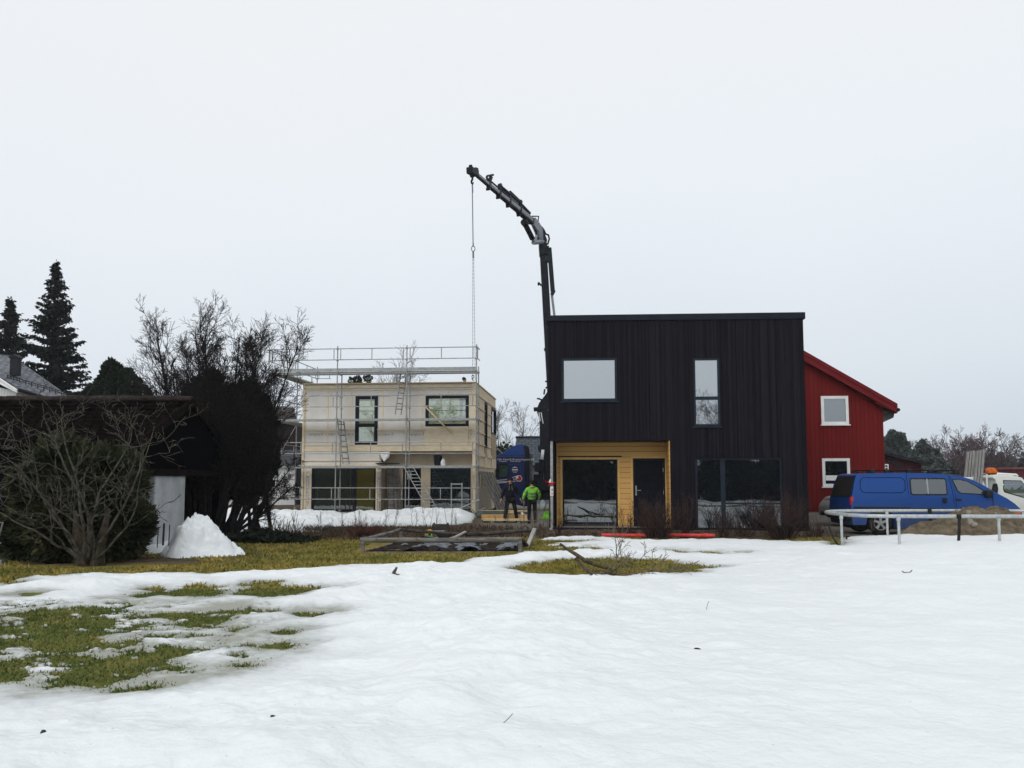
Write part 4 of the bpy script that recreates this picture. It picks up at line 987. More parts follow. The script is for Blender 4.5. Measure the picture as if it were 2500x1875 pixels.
m = MB(); q = hat(727, 1200, Y0 - .5) - o_; m.box(q.x - .12, q.x + .22, -.4, 5.6, -.2, (hat(727, 1140, Y0 - .5)).z); m.build('dark_end_wall', BLACKM, w2)
# dark brown two storey house behind the cottage
Y0 = 58.0; o_ = Vector((0, Y0, 0))
w3 = thing('brown_house', 'dark brown two storey house behind the white cottage', 'house', o_)
A, B = hat(560, 1030, Y0), hat(724, 1030, Y0)
m = MB(); m.box(A.x, B.x, 0, 8, -.2, A.z); m.build('wall', boards('brown_cladding', (.020, .013, .014), (.032, .02, .02), .2, 'x'), w3)
m = MB(); quad(m, [hat(552, 1034, Y0 - .4), hat(728, 1034, Y0 - .4), hat(716, 992, Y0 + 4), hat(560, 990, Y0 + 4)]); m.build('roof', tiles('dark_brown_tiles', (.022, .014, .013), (.035, .022, .02), .3, .34), w3)
# slate roofed house between truck and black house
Y0 = 62.0; o_ = Vector((0, Y0, 0))
w4 = thing('slate_house', 'grey house with a blue slate roof behind the crane truck', 'house', o_)
m = MB(); quad(m, [hat(1250, 1136, Y0), hat(1420, 1136, Y0), hat(1420, 1069, Y0 + 4.5), hat(1261, 1069, Y0 + 4.5)]); m.build('roof', tiles('blue_slate', (.050, .062, .080), (.078, .092, .115), .5, .42, .6), w4)
A, B = hat(1254, 1140, Y0 + .4), hat(1420, 1140, Y0 + .4); m = MB(); m.box(A.x, B.x, .4, 8, -.2, A.z); m.build('wall', boards('grey_cladding', (.10, .12, .14), (.13, .15, .17), .2, 'x'), w4)
m = MB(); q1, q2 = hat(1259, 1068, Y0 + 4.5) - o_, hat(1420, 1068, Y0 + 4.5) - o_; m.tube([q1, q2], .12, 6); m.build('ridge', BLACKM, w4)
# dark red barn right of the red house
Y0 = 60.0; o_ = Vector((0, Y0, 0))
w5 = thing('dark_red_barn', 'dark red barn with a shallow black roof behind the blue van', 'barn', o_)
MAR = boards('maroon_cladding', (.040, .007, .010), (.058, .011, .014), .2, 'x')
A, B = hat(2110, 1160, Y0), hat(2248, 1128, Y0)
zl, zr = hat(2150, 1106, Y0), hat(2252, 1131, Y0); s2 = (zr.z - zl.z) / (zr.x - zl.x); x0 = A.x
m = MB(); m.prism([(x0, -.2), (B.x, -.2), (B.x, zl.z + s2 * (B.x - zl.x) - .1), (x0, zl.z + s2 * (x0 - zl.x) - .1)], 0, 9); m.build('wall', MAR, w5)
m = MB(); m.prism([(x0 - .3, zl.z + s2 * (x0 - .3 - zl.x) - .1), (B.x + .45, zl.z + s2 * (B.x + .45 - zl.x) - .1), (B.x + .45, zl.z + s2 * (B.x + .45 - zl.x) + .1), (x0 - .3, zl.z + s2 * (x0 - .3 - zl.x) + .1)], -.5, 9.4); m.build('roof', BLACKM, w5)
m = MB(); q1, q2 = hat(2165, 1118, Y0) - o_, hat(2205, 1145, Y0) - o_; m.bar((q1.x, -.03, q1.z), (q2.x, -.03, q2.z), .08, .2); m.build('lean_to_edge', BLACKM, w5)
simplewin(w5, o_, 2158, 1133, 2169, 1149, Y0 - .02, nx=1, nz=2)
Y0 = 75.0; o_ = Vector((0, Y0, 0))
w6 = thing('maroon_house', 'faded maroon building at the right edge behind the white truck', 'house', o_)
A = hat(2473, 1146, Y0); m = MB(); m.box(A.x, A.x + 9, 0, 7, -.2, A.z); m.build('wall', boards('pale_maroon', (.10, .022, .03), (.13, .03, .038), .2, 'x'), w6)
m = MB(); m.prism([(A.x - .2, A.z), (A.x + 9.2, A.z), (A.x + 9.2, A.z + .2), (A.x - .2, A.z + .2)], -.3, 7.3); m.build('roof', mat('pink_roof', (.14, .05, .055), (.18, .07, .075)), w6)

# ================================================================== vehicles
def shell(outline, hw, cuts, inset, bevel=0.05, nseg=3):
    """a vehicle body: side outline (x,z) extruded to +-hw, pulled in with height by inset(z) -> bmesh-made mesh data"""
    bm = bmesh.new(); n = len(outline)
    A = [bm.verts.new((x, -hw, z)) for x, z in outline]; B = [bm.verts.new((x, hw, z)) for x, z in outline]
    bm.faces.new(A); bm.faces.new(B[::-1])
    for i in range(n): j = (i + 1) % n; bm.faces.new((A[j], A[i], B[i], B[j]))
    bmesh.ops.recalc_face_normals(bm, faces=bm.faces)
    for z in cuts: bmesh.ops.bisect_plane(bm, geom=bm.verts[:] + bm.edges[:] + bm.faces[:], plane_co=(0, 0, z), plane_no=(0, 0, 1))
    for v in bm.verts: v.co.y = math.copysign(hw - inset(v.co.z, v.co.x), v.co.y)
    bmesh.ops.triangulate(bm, faces=[f for f in bm.faces if len(f.verts) > 4])
    bmesh.ops.dissolve_limit(bm, angle_limit=R(0.5), verts=bm.verts[:], edges=bm.edges[:])
    return bm
def bm_obj(name, bm, mats, parent, bevel=0.0, seg=3, smooth=True, angle=25):
    me = bpy.data.meshes.new(name); bm.to_mesh(me); bm.free(); mats = mats if isinstance(mats, list) else [mats]
    for m in mats: me.materials.append(m)
    if smooth: me.polygons.foreach_set('use_smooth', [True] * len(me.polygons))
    o = bpy.data.objects.new(name, me); C.objects.link(o); o.parent = parent
    if bevel: b = o.modifiers.new('edge', 'BEVEL'); b.width = bevel; b.segments = seg; b.limit_method = 'ANGLE'; b.angle_limit = R(angle); b.harden_normals = False
    if smooth: 
        w = o.modifiers.new('wn', 'WEIGHTED_NORMAL')
    return o
def paint(name, c, rough=0.28, dirt=None, z0=0.3, z1=1.0):
    m, nt, b = _new(name); b.inputs['Roughness'].default_value = rough; b.inputs['Specular IOR Level'].default_value = .25; b.inputs['Coat Weight'].default_value = 0.10; b.inputs['Coat Roughness'].default_value = 0.1
    co = _coord(nt); n = nt.nodes.new('ShaderNodeTexNoise'); n.inputs['Scale'].default_value = 3.5; n.inputs['Detail'].default_value = 7; nt.links.new(co, n.inputs[0])
    mx = nt.nodes.new('ShaderNodeMix'); mx.data_type = 'RGBA'; mx.inputs[6].default_value = (*c, 1); mx.inputs[7].default_value = (*(dirt or [k * .7 for k in c]), 1)
    if dirt:      # road dirt thrown up the lower body
        sp = nt.nodes.new('ShaderNodeSeparateXYZ'); nt.links.new(co, sp.inputs[0])
        mr = nt.nodes.new('ShaderNodeMapRange'); mr.inputs[1].default_value = z1; mr.inputs[2].default_value = z0; nt.links.new(sp.outputs[2], mr.inputs[0])
        mu = nt.nodes.new('ShaderNodeMath'); mu.operation = 'MULTIPLY'; nt.links.new(mr.outputs[0], mu.inputs[0])
        r = nt.nodes.new('ShaderNodeMapRange'); r.inputs[1].default_value = .3; r.inputs[2].default_value = .7; r.inputs[3].default_value = .25; nt.links.new(n.outputs[0], r.inputs[0]); nt.links.new(r.outputs[0], mu.inputs[1])
        m2 = nt.nodes.new('ShaderNodeMath'); m2.operation = 'MULTIPLY'; m2.inputs[1].default_value = .85; nt.links.new(mu.outputs[0], m2.inputs[0]); nt.links.new(m2.outputs[0], mx.inputs[0])
        ra = nt.nodes.new('ShaderNodeMath'); ra.operation = 'ADD'; ra.inputs[1].default_value = rough; nt.links.new(m2.outputs[0], ra.inputs[0]); nt.links.new(ra.outputs[0], b.inputs['Roughness'])
    else: mx.inputs[0].default_value = 0.0
    nt.links.new(mx.outputs[2], b.inputs['Base Color']); return m
def wheel(parent, x, y, z, r, w, rim_m, side=-1, name='wheel'):
    m = MB(); prof = [(r * .62, -w / 2), (r * .93, -w / 2), (r, -w * .32), (r, w * .32), (r * .93, w / 2), (r * .62, w / 2)]
    n = 28; b = 0
    for rr, yy in prof:
        for k in range(n): t = 2 * PI * k / n; m.v.append((rr * math.cos(t), yy, rr * math.sin(t)))
    for i in range(len(prof) - 1):
        for k in range(n): k2 = (k + 1) % n; m.f.append((i * n + k, i * n + k2, (i + 1) * n + k2, (i + 1) * n + k)); m.m.append(0)
    o = m.build(name, RUBBER, parent, smooth=True, loc=(x, y, z))
    m = MB(); yf = side * w * .36
    for k in range(5):
        a = 2 * PI * k / 5 + .3; m.bar((r * .12 * math.cos(a), yf, r * .12 * math.sin(a)), (r * .6 * math.cos(a), yf, r * .6 * math.sin(a)), r * .20, .03, up=(0, 1, 0))
    m.tube([(r * .60 * math.cos(t), yf, r * .60 * math.sin(t)) for t in [2 * PI * k / 24 for k in range(24)]], r * .045, 6, closed=True)
    m.tube([(0, yf - .02, 0), (0, yf + .02, 0)], r * .14, 10)
    m.build('rim', rim_m, o)
    m = MB(); m.tube([(0, -w * .2, 0), (0, w * .2, 0)], r * .62, 20); m.build('brake_disc', BLACKM, o)
    return o
def arch(x, zc, r, n=9):
    return [(x - r * math.cos(PI * k / (n - 1)), zc + r * math.sin(PI * k / (n - 1))) for k in range(n)]
BLUEP = paint('blue_paint', (0.004, 0.050, 0.225), .3, (.075, .08, .088), .25, 1.1)
PLAST = mat('black_plastic', (.012, .012, .014), (.025, .025, .026), scale=6, rough=.6)
VANGL = glass('van_pane', (0.016, 0.026, 0.027), 0.15, 0.35, (.8, .92, .9))
ORANGE = mat('amber_lens', (.55, .10, .012), (.70, .17, .02), scale=6, rough=.25)

# ---- blue van: near side on the plane y = VY
VY = 26.0; gz = ztf(11.5, VY) + .02
vo = at(2064, 1304, VY)
FV = Frame((vo.x, VY), 0.0)
van = thing('blue_van', 'blue panel van with a muddy lower body parked behind the dirt heap', 'van', (vo.x, VY + .9, gz - .04))
def vp(px, py): x, z = FV.hit(px, py); return (x, z - gz + .04)
rw = vp(2152, 1277); RWH = .35; fw = (rw[0] + 3.05, rw[1])
pts = [vp(2083, 1282), vp(2078, 1250), vp(2080, 1215), vp(2088, 1180), vp(2095, 1160), vp(2106, 1156), vp(2200, 1154), vp(2290, 1156), vp(2349, 1162), vp(2376, 1170), vp(2404, 1184), vp(2436, 1204), vp(2460, 1217), vp(2480, 1230), vp(2494, 1242), vp(2500, 1256), vp(2503, 1276), vp(2500, 1290)]
zs_ = pts[-1][1]
low = list(reversed([pts[0]] + [(rw[0] - .47, pts[0][1])] + arch(rw[0], rw[1] - .02, .45) + [(rw[0] + .47, .20), (fw[0] - .47, .20)] + arch(fw[0], fw[1] - .02, .45) + [(fw[0] + .47, zs_)]))
outline = pts + [q for q in low if q != pts[0]]
HWV = .90
def vin(z, x): return max(0, z - 1.02) ** 1.25 * .20 + max(0, .5 - z) * .06 + max(0, x - 4.6) ** 2 * .12
bm = shell(outline, HWV, (.5, .8, 1.02, 1.25, 1.5, 1.7), vin)
body = bm_obj('body', bm, BLUEP, van, bevel=.055, seg=3)
def vside(poly, off=.006):
    """outline on the near flank, following its tumblehome"""
    return [(x, -HWV + vin(z, x) - off, z) for x, z in poly]
def flank(name, polypx, m_, parent, off=.006, thick=.012, fp=vp, fs=vside):
    poly = [fp(*q) for q in polypx]; A = fs(poly, off); n = len(A); mb = MB()
    mb.add(A + [(x, y + thick, z) for x, y, z in A], [tuple(range(n)), tuple(range(2 * n - 1, n - 1, -1))] + [(i, (i + 1) % n, n + (i + 1) % n, n + i) for i in range(n)])
    return mb.build(name, m_, parent)
def strip(name, polypx, w, m_, parent, off=.004, closed=True, fp=vp, fs=vside):
    pts3 = [Vector(q) for q in fs([fp(*q) for q in polypx], off)]; mb = MB(); mb.tube(pts3, w, 4, closed=closed); return mb.build(name, m_, parent)
rd = lambda x0, y0, x1, y1, c: [(x0 + c, y0), (x1 - c, y0), (x1, y0 + c), (x1, y1 - c), (x1 - c, y1), (x0 + c, y1), (x0, y1 - c), (x0, y0 + c)]
# side windows: rubber surround, pane, bar
sg_ = flank('side_window', rd(2224, 1167, 2315, 1209, 4), PLAST, van, .004)
flank('pane', rd(2227, 1170, 2265, 1206, 3), VANGL, sg_, .010); flank('pane', rd(2269, 1170, 2312, 1206, 3), VANGL, sg_, .010)
flank('divider', [(2265, 1169), (2269, 1169), (2269, 1206), (2265, 1206)], GALV, sg_, .014)
dw_ = flank('door_window', [(2328, 1170), (2345, 1169), (2366, 1174), (2390, 1187), (2408, 1200), (2408, 1209), (2346, 1205), (2338, 1200)], PLAST, van, .004)
flank('pane', [(2331, 1172), (2345, 1171), (2365, 1176), (2388, 1189), (2404, 1201), (2403, 1206), (2348, 1203), (2341, 1198)], VANGL, dw_, .010)
strip('panel_crease', rd(2103, 1166, 2213, 1203, 8), .011, mat('blue_dark', (.003, .012, .09), (.004, .016, .11), rough=.4), van)
gap = mat('panel_gap', (.002, .006, .04), (.003, .008, .05), rough=.6)
strip('door_gap', [(2218, 1156), (2219, 1200), (2222, 1250), (2223, 1270)], .008, gap, van, closed=False); strip('door_gap', [(2322, 1162), (2328, 1205), (2332, 1255), (2330, 1272)], .008, gap, van, closed=False); strip('door_gap', [(2326, 1163), (2334, 1212), (2336, 1250)], .005, gap, van, closed=False)
strip('door_gap', [(2424, 1204), (2426, 1240), (2416, 1275)], .007, gap, van, closed=False)
flank('side_moulding', [(2084, 1237), (2222, 1239), (2222, 1243), (2084, 1242)], PLAST, van, .012, .02)
flank('side_moulding', [(2224, 1240), (2420, 1244), (2420, 1248), (2224, 1244)], PLAST, van, .012, .02)
h_ = flank('handle', rd(2301, 1215, 2312, 1229, 3), PLAST, van, .012, .02); flank('handle', rd(2334, 1218, 2348, 1222, 1.5), PLAST, van, .012, .02)
mx_, mz_ = vp(2411, 1204); mb = MB(); mb.box(mx_ - .10, mx_ + .11, -HWV - .16, -HWV + .08, mz_ - .13, mz_ + .09); mb.build('mirror', PLAST, van, bevel=.05)
mb = MB(); A = vp(2436, 1206); mb.box(A[0] - .1, A[0] + .06, -.5, .5, A[1] - .02, A[1] + .02); mb.build('wiper_cowl', PLAST, van)
# windscreen on the slope, tailgate, lamps, bumper
w1, w2_ = vp(2380, 1173), vp(2432, 1203); mb = MB(); dx_, dz_ = .012, .016
mb.add([(w1[0] + dx_, -.68, w1[1] + dz_), (w1[0] + dx_, .68, w1[1] + dz_), (w2_[0] + dx_, .76, w2_[1] + dz_), (w2_[0] + dx_, -.76, w2_[1] + dz_)], [(0, 1, 2, 3)]); mb.build('windscreen', VANGL, van)
r1_, r2_ = vp(2080, 1213), vp(2094, 1163); mb = MB(); mb.add([(r1_[0] - .014, -.80, r1_[1]), (r1_[0] - .014, .80, r1_[1]), (r2_[0] - .02, .70, r2_[1]), (r2_[0] - .02, -.70, r2_[1])], [(0, 1, 2, 3)]); mb.build('rear_window', mat('dark_rear', (.018, .018, .018), (.035, .033, .03), rough=.35), van)
a_ = vp(2079, 1246); mb = MB(); mb.box(a_[0] - .12, a_[0] + .10, -.86, .86, a_[1] - .28, a_[1] - .02); mb.build('rear_bumper', PLAST, van, bevel=.04)
a_ = vp(2080, 1226); mb = MB(); mb.box(a_[0] - .03, a_[0] + .05, -.897, -.78, a_[1] - .10, a_[1] + .16); mb.build('tail_lamp', RED, van, bevel=.01)
a_ = vp(2491, 1249); mb = MB(); mb.prism([(a_[0] - .20, a_[1] - .06), (a_[0] + .03, a_[1] - .08), (a_[0] + .06, a_[1] + .03), (a_[0] + .0, a_[1] + .08), (a_[0] - .16, a_[1] + .05)], -.86, -.60); mb.build('indicator', ORANGE, van, bevel=.012)
mb = MB(); mb.prism([(a_[0] + .0, a_[1] - .07), (a_[0] + .13, a_[1] - .07), (a_[0] + .13, a_[1] + .02), (a_[0] - .02, a_[1] + .10)], -.80, -.45); mb.build('headlight', WHITEP, van, bevel=.01)
for x_ in (rw[0], fw[0]):
    for y_, s_ in ((-HWV + .14, -1), (HWV - .14, 1)): wheel(van, x_, y_, rw[1], RWH, .21, GALV, s_)
mb = MB(); mb.box(rw[0] - .5, fw[0] + .5, -.62, .62, .18, .75); mb.build('underbody', BLACKM, van)
for q_ in (2138, 2174, 2228, 2280, 2344):
    x_, z_ = vp(q_, 1153); mb = MB()
    for y_ in (-.66, .66): mb.box(x_ - .07, x_ + .07, y_ - .05, y_ + .05, z_ - .05, z_ + .09)
    mb.box(x_ - .025, x_ + .025, -.66, .66, z_ + .045, z_ + .085); mb.build('roof_bar', PLAST, van, bevel=.015)

# ---- white recovery truck behind it
TY = 31.5; gz2 = ztf(16, TY)
to_ = at(2360, 1290, TY)
FT = Frame((to_.x, TY), 0.0)
tt = thing('recovery_truck', 'white recovery truck with an amber beacon and raised loading ramps', 'truck', (to_.x, TY + 1.0, gz2))
def tp(px, py): x, z = FT.hit(px, py); return (x, z - gz2)
HWT = 1.0
def tin(z, x): return max(0, z - 1.5) ** 1.3 * .10
WHT = paint('white_vehicle', (.66, .69, .66), .3, (.32, .32, .29), .2, .9)
cabp = [tp(2433, 1290), tp(2433, 1190), tp(2431, 1172), tp(2424, 1166), tp(2428, 1160), tp(2436, 1158.5), tp(2470, 1160), tp(2496, 1166), tp(2504, 1176), tp(2534, 1214), tp(2560, 1232), tp(2572, 1246), tp(2572, 1288)]
frx = tp(2535, 1280)[0]; cabp += list(reversed(arch(frx, .36, .42)))
body = bm_obj('cab', shell(cabp, HWT, (1.2, 1.5, 1.8), tin), WHT, tt, bevel=.06)
def tsd(poly, off): return [(x, -HWT + tin(z, x) - off, z) for x, z in poly]
wn_ = flank('side_window', [(2449, 1172), (2493, 1173), (2512, 1195), (2520, 1220), (2500, 1216), (2452, 1202), (2449, 1196)], PLAST, tt, .004, fp=tp, fs=tsd)
flank('pane', [(2451, 1174), (2492, 1175), (2510, 1196), (2516, 1216), (2500, 1213.5), (2454, 1200), (2451, 1195)], glass('truck_pane', (.05, .07, .07), .24, .2, (.8, .9, .9)), wn_, .009, fp=tp, fs=tsd)
mb = MB(); b0, b1 = tp(2441, 1160), tp(2492, 1162)
for y_ in (-.78, .78): mb.tube([(b0[0], y_, b0[1] - .06), (b0[0] + .05, y_, b0[1] + .06), (b1[0] - .03, y_, b1[1] + .05), (b1[0] + .02, y_, b1[1] + .0)], .035, 8)
mb.build('roof_rail', WHITEP, tt, smooth=True)
bx, bz = tp(2443.5, 1155); mb = MB()
mb.prism([(bx - .18, bz - .02), (bx + .18, bz - .02), (bx + .17, bz + .06), (bx + .06, bz + .19), (bx - .08, bz + .21), (bx - .15, bz + .1)], -.55, -.20); bc = mb.build('beacon', ORANGE, tt, bevel=.04)
mb = MB(); mb.box(bx - .2, bx + .22, -.6, .6, bz - .08, bz - .022); mb.build('beacon_base', PLAST, tt, bevel=.01)
mx_, mz_ = tp(2428, 1193); mb = MB(); mb.prism([(mx_ - .14, mz_ - .2), (mx_ + .05, mz_ - .22), (mx_ + .09, mz_), (mx_ + .06, mz_ + .2), (mx_ - .04, mz_ + .18)], -HWT - .12, -HWT + .06); mb.build('mirror', PLAST, tt, bevel=.04)
mb = MB(); q_ = tp(2482, 1167); mb.box(q_[0] - .06, q_[0] + .05, -HWT + .02, -HWT + .13, q_[1] - .06, q_[1] + .04); mb.build('side_lamp', BLACKM, tt, bevel=.02)
mb = MB(); a_, b_ = tp(2416, 1157), tp(2418, 1200); mb.tube([(a_[0], -.8, a_[1]), (b_[0], -.8, b_[1] - .6)], .03, 6); mb.build('headboard_post', WHITEP, tt)
mb = MB(); a_ = tp(2423, 1240); mb.box(-2.6, a_[0], -1.0, 1.0, .62, .82); mb.box(-2.6, a_[0] + 1.4, -.4, .4, .4, .62); mb.build('load_bed', mat('bed_grey', (.2, .21, .21), (.3, .31, .3)), tt)
mb = MB(); pl_ = [tp(2330, 1200), tp(2335, 1166), tp(2392, 1164.5), tp(2403, 1170), tp(2412, 1190), tp(2413, 1215), tp(2330, 1215)]; mb.prism(pl_, -.9, .4); mb.build('winch_cover', WHT, tt, bevel=.05)
for i, (p0, p1, yy_) in enumerate(((2388, 2394, -.95), (2398, 2404, .0))):
    mb = MB(); 
    for k in range(3):
        f0, f1 = tp(p0 - 9 + k * 7, 1205), tp(p1 - 6 + k * 7, 1100 - k); mb.bar((f0[0], yy_, f0[1]), (f1[0], yy_, f1[1]), .07, .09, up=(0, 1, 0))
        g0, g1 = tp(p0 - 6 + k * 7, 1205), tp(p1 - 3 + k * 7, 1102 - k)
        mb.bar((g0[0], yy_ + .03, g0[1]), (g1[0], yy_ + .03, g1[1]), .09, .03, up=(0, 1, 0))
    mb.build('loading_ramp', mat('ramp_metal', (.19, .19, .185), (.33, .33, .32), scale=6, stretch=(4, 4, .6), rough=.7), tt)
for x_ in (frx, -1.6):
    for y_, s_ in ((-.86, -1), (.86, 1)): wheel(tt, x_, y_, .36, .36, .22, GALV, s_)

# ---- tail of a silver car behind the van's rear
SY = 30.6; so2 = at(2040, 1290, SY); gz3 = ztf(so2.x, SY)
car = thing('silver_car', 'pale silver estate car with snow on it, mostly hidden behind the blue van', 'car', (so2.x, SY + .85, gz3))
FC = Frame((so2.x, SY), 0)
def cp(px, py): x, z = FC.hit(px, py); return (x, z - gz3)
q0 = cp(2042, 1262)
ol = [(q0[0], .35), (q0[0] - .03, .62), (q0[0] + .02, .78), (q0[0] + .16, .95), (q0[0] + .5, 1.02), (q0[0] + .95, 1.05), (q0[0] + 1.5, 1.42), (q0[0] + 3.0, 1.45), (q0[0] + 3.7, 1.0), (q0[0] + 4.3, .9), (q0[0] + 4.35, .4)]
x1_, x2_ = q0[0] + .85, q0[0] + 3.4; ol += list(reversed([(x1_ - .4, .3)] + arch(x1_, .3, .36) + [(x1_ + .4, .25), (x2_ - .4, .25)] + arch(x2_, .3, .36)))
bm_obj('body', shell(ol, .85, (.6, .95), lambda z, x: max(0, z - .95) * .25), paint('silver_paint', (.38, .40, .41), .3), car, bevel=.05)
for x_ in (x1_, x2_):
    for y_ in (-.74, .74): wheel(car, x_, y_, .31, .31, .19, GALV, -1 if y_ < 0 else 1)
mb = MB(); mb.box(q0[0] - .05, q0[0] + .12, -.82, -.45, .66, .82); mb.build('headlight', WHITEP, car, bevel=.03)
mb = MB(); mb.box(q0[0] - .06, q0[0] + .05, -.6, .6, .36, .5); mb.build('grille', BLACKM, car, bevel=.02)
mb = MB(); mb.box(q0[0] - .09, q0[0] - .06, -.62, -.18, .38, .49); mb.build('number_plate', WHITEP, car)
mb = MB(); mb.prism([(q0[0] + .12, .965), (q0[0] + .5, 1.055), (q0[0] + .93, 1.075), (q0[0] + .5, 1.09), (q0[0] + .2, 1.03)], -.78, .7); mb.build('snow_cap', SNOW, car, bevel=.02)

# ================================================================== crane lorry
LY = 47.0; lo_ = at(1250, 1250, LY); gzl = ztf(0, LY)
FL = Frame((lo_.x, LY), 0.0)
lr = thing('crane_truck', 'dark blue lorry carrying a black knuckle boom crane reaching above the houses', 'crane truck', (lo_.x, LY, gzl))
NAVY = paint('navy_paint', (0.010, 0.020, 0.105), .3)
NAVYL = paint('bright_navy', (0.018, 0.062, 0.26), .3)
def lp(px, py): x, z = FL.hit(px, py); return (x, z - gzl)
def lside(poly, off=0.004): return [(x, -off, z) for x, z in poly]
cabo = [lp(1176, 1238), lp(1174, 1160), lp(1184, 1120), lp(1200, 1113.5), lp(1282, 1113.5), lp(1283, 1238)]
cxa = lp(1205, 1240)[0]; cabo = cabo + list(reversed(arch(cxa, .5, .58)))
mb = MB(); mb.prism(cabo, 0, 2.45); cab = mb.build('cab', NAVY, lr, bevel=.05)
df = [lp(1202, 1113), lp(1214, 1111), lp(1231, 1105), lp(1236, 1098.5), lp(1252, 1089), lp(1264, 1084.5), lp(1276, 1083.5), lp(1278, 1087), lp(1283, 1113)]
mb = MB(); mb.prism(df, .12, 2.3); mb.build('roof_fairing', NAVYL, cab, bevel=.05)
mb = MB(); mb.prism([lp(1277, 1087), lp(1286, 1088), lp(1291, 1092), lp(1293, 1101), lp(1293, 1236), lp(1283, 1236), lp(1283, 1112)], -.01, .06); mb.prism([lp(1277, 1087), lp(1286, 1088), lp(1291, 1092), lp(1293, 1101), lp(1293, 1150), lp(1283, 1160), lp(1283, 1112)], 2.3, 2.36); mb.build('side_deflector', BLACKM, cab)
LWIN = glass('lorry_pane', (.06, .10, .09), .2, .2, (.8, 1, .9))
wf = MB(); wf.prism([lp(1203, 1132), lp(1241, 1132), lp(1241, 1164), lp(1224, 1168), lp(1203, 1166)], -.012, .0); wfo = wf.build('door_window', BLACKT, cab); mb = MB(); mb.prism([lp(1219, 1137), lp(1239, 1137), lp(1239, 1162), lp(1222, 1165), lp(1219, 1164)], -.02, -.012); mb.build('pane', LWIN, wfo)
LETT = mat('white_lettering', (.62, .64, .66), (.68, .70, .72), rough=.5)
q_ = lp(1214, 1124); text("Nils Henrik Krantransport AS", .165, (q_[0], -.012, q_[1]), (PI / 2, 0, 0), LETT, cab, shear=.2)
q_ = lp(1218, 1127.6); text("Trondheim      Melhus-Klæbu", .10, (q_[0], -.012, q_[1]), (PI / 2, 0, 0), LETT, cab)
def L3(pts_, y): return [lp(*q) for q in pts_]
mb = MB(); mb.prism(L3([(1250, 1142.5), (1257, 1139), (1264, 1142.5), (1262, 1143.2), (1257, 1141.5), (1252, 1143.2)], 0), -.014, -.002); mb.prism(L3([(1250, 1145.5), (1264.5, 1145.5), (1264.5, 1148), (1250, 1148)], 0), -.014, -.002)
for i in range(4): mb.prism(L3([(1250.5 + i * 3.6, 1149.3), (1252.7 + i * 3.6, 1149.3), (1252.7 + i * 3.6, 1150.6), (1250.5 + i * 3.6, 1150.6)], 0), -.014, -.002)
mb.prism(L3([(1252.5, 1152.6), (1262, 1152.6), (1262, 1153.5), (1252.5, 1153.5)], 0), -.014, -.002)
mb.build('house_emblem', LETT, cab)
mb = MB(); mb.prism(L3([(1262, 1160.5), (1271, 1160.5), (1275.5, 1168), (1271.5, 1175.5), (1262.5, 1175.5), (1258.5, 1168)], 0), -.010, -.002); hx_ = mb.build('hexagon_emblem', LETT, cab)
mb = MB(); mb.prism(L3([(1263, 1162), (1270.4, 1162), (1274, 1168), (1270.8, 1174), (1263.2, 1174), (1260, 1168)], 0), -.014, -.0101); mb.build('red_field', RED, hx_)
mb = MB(); mb.prism(L3([(1259, 1162), (1265.5, 1162), (1265.5, 1168), (1259, 1168)], 0), -.018, -.0141); mb.build('white_square', WHITEP, hx_)
mb = MB()
for (xa, ya, xb, yb) in ((1205, 1174, 1238, 1170.5), (1250.5, 1166.5, 1258.5, 1163), (1205, 1177, 1259, 1174.6), (1253, 1170.5, 1260, 1169), (1205, 1180, 1238, 1177.5)):
    a_, b_ = lp(xa, ya), lp(xb, yb); mb.bar((a_[0], -.006, a_[1]), (b_[0], -.006, b_[1]), .008, .035, up=(0, 0, 1))
mb.build('stripe', LETT, cab)
mb = MB(); a_, b_ = lp(1240, 1134), lp(1270, 1134); mb.tube([(a_[0], -.004, a_[1]), (b_[0], -.004, b_[1]), (lp(1272, 1158)[0], -.004, lp(1272, 1158)[1])], .012, 4); mb.build('locker_edge', NAVYL, cab)
mb = MB(); a_ = lp(1283, 1200); mb.box(a_[0], a_[0] + .4, .3, 2.2, .9, 3.1); mb.build('rear_wall_equipment', mat('grey_equipment', (.06, .065, .07), (.14, .15, .15), scale=4), lr)
mb = MB(); q_ = lp(1240, 1240); mb.box(lp(1176, 1)[0], lp(1440, 1)[0], .75, 1.75, .55, .95); mb.build('chassis', BLACKM, lr)
mb = MB(); mb.box(lp(1345, 1)[0], lp(1440, 1)[0] + .6, .0, 2.45, .96, 1.2); mb.build('load_bed', BLACKM, lr)
mb = MB(); mb.box(lp(1232, 1)[0], lp(1290, 1)[0], .1, .7, .38, .95); mb.build('fuel_tank', BLACKM, lr, bevel=.05)
for x_ in (cxa, lp(1365, 1)[0], lp(1425, 1)[0]):
    for y_ in (.2, 2.25): wheel(lr, x_, y_, .5, .5, .3, GALV, -1 if y_ < 1 else 1)
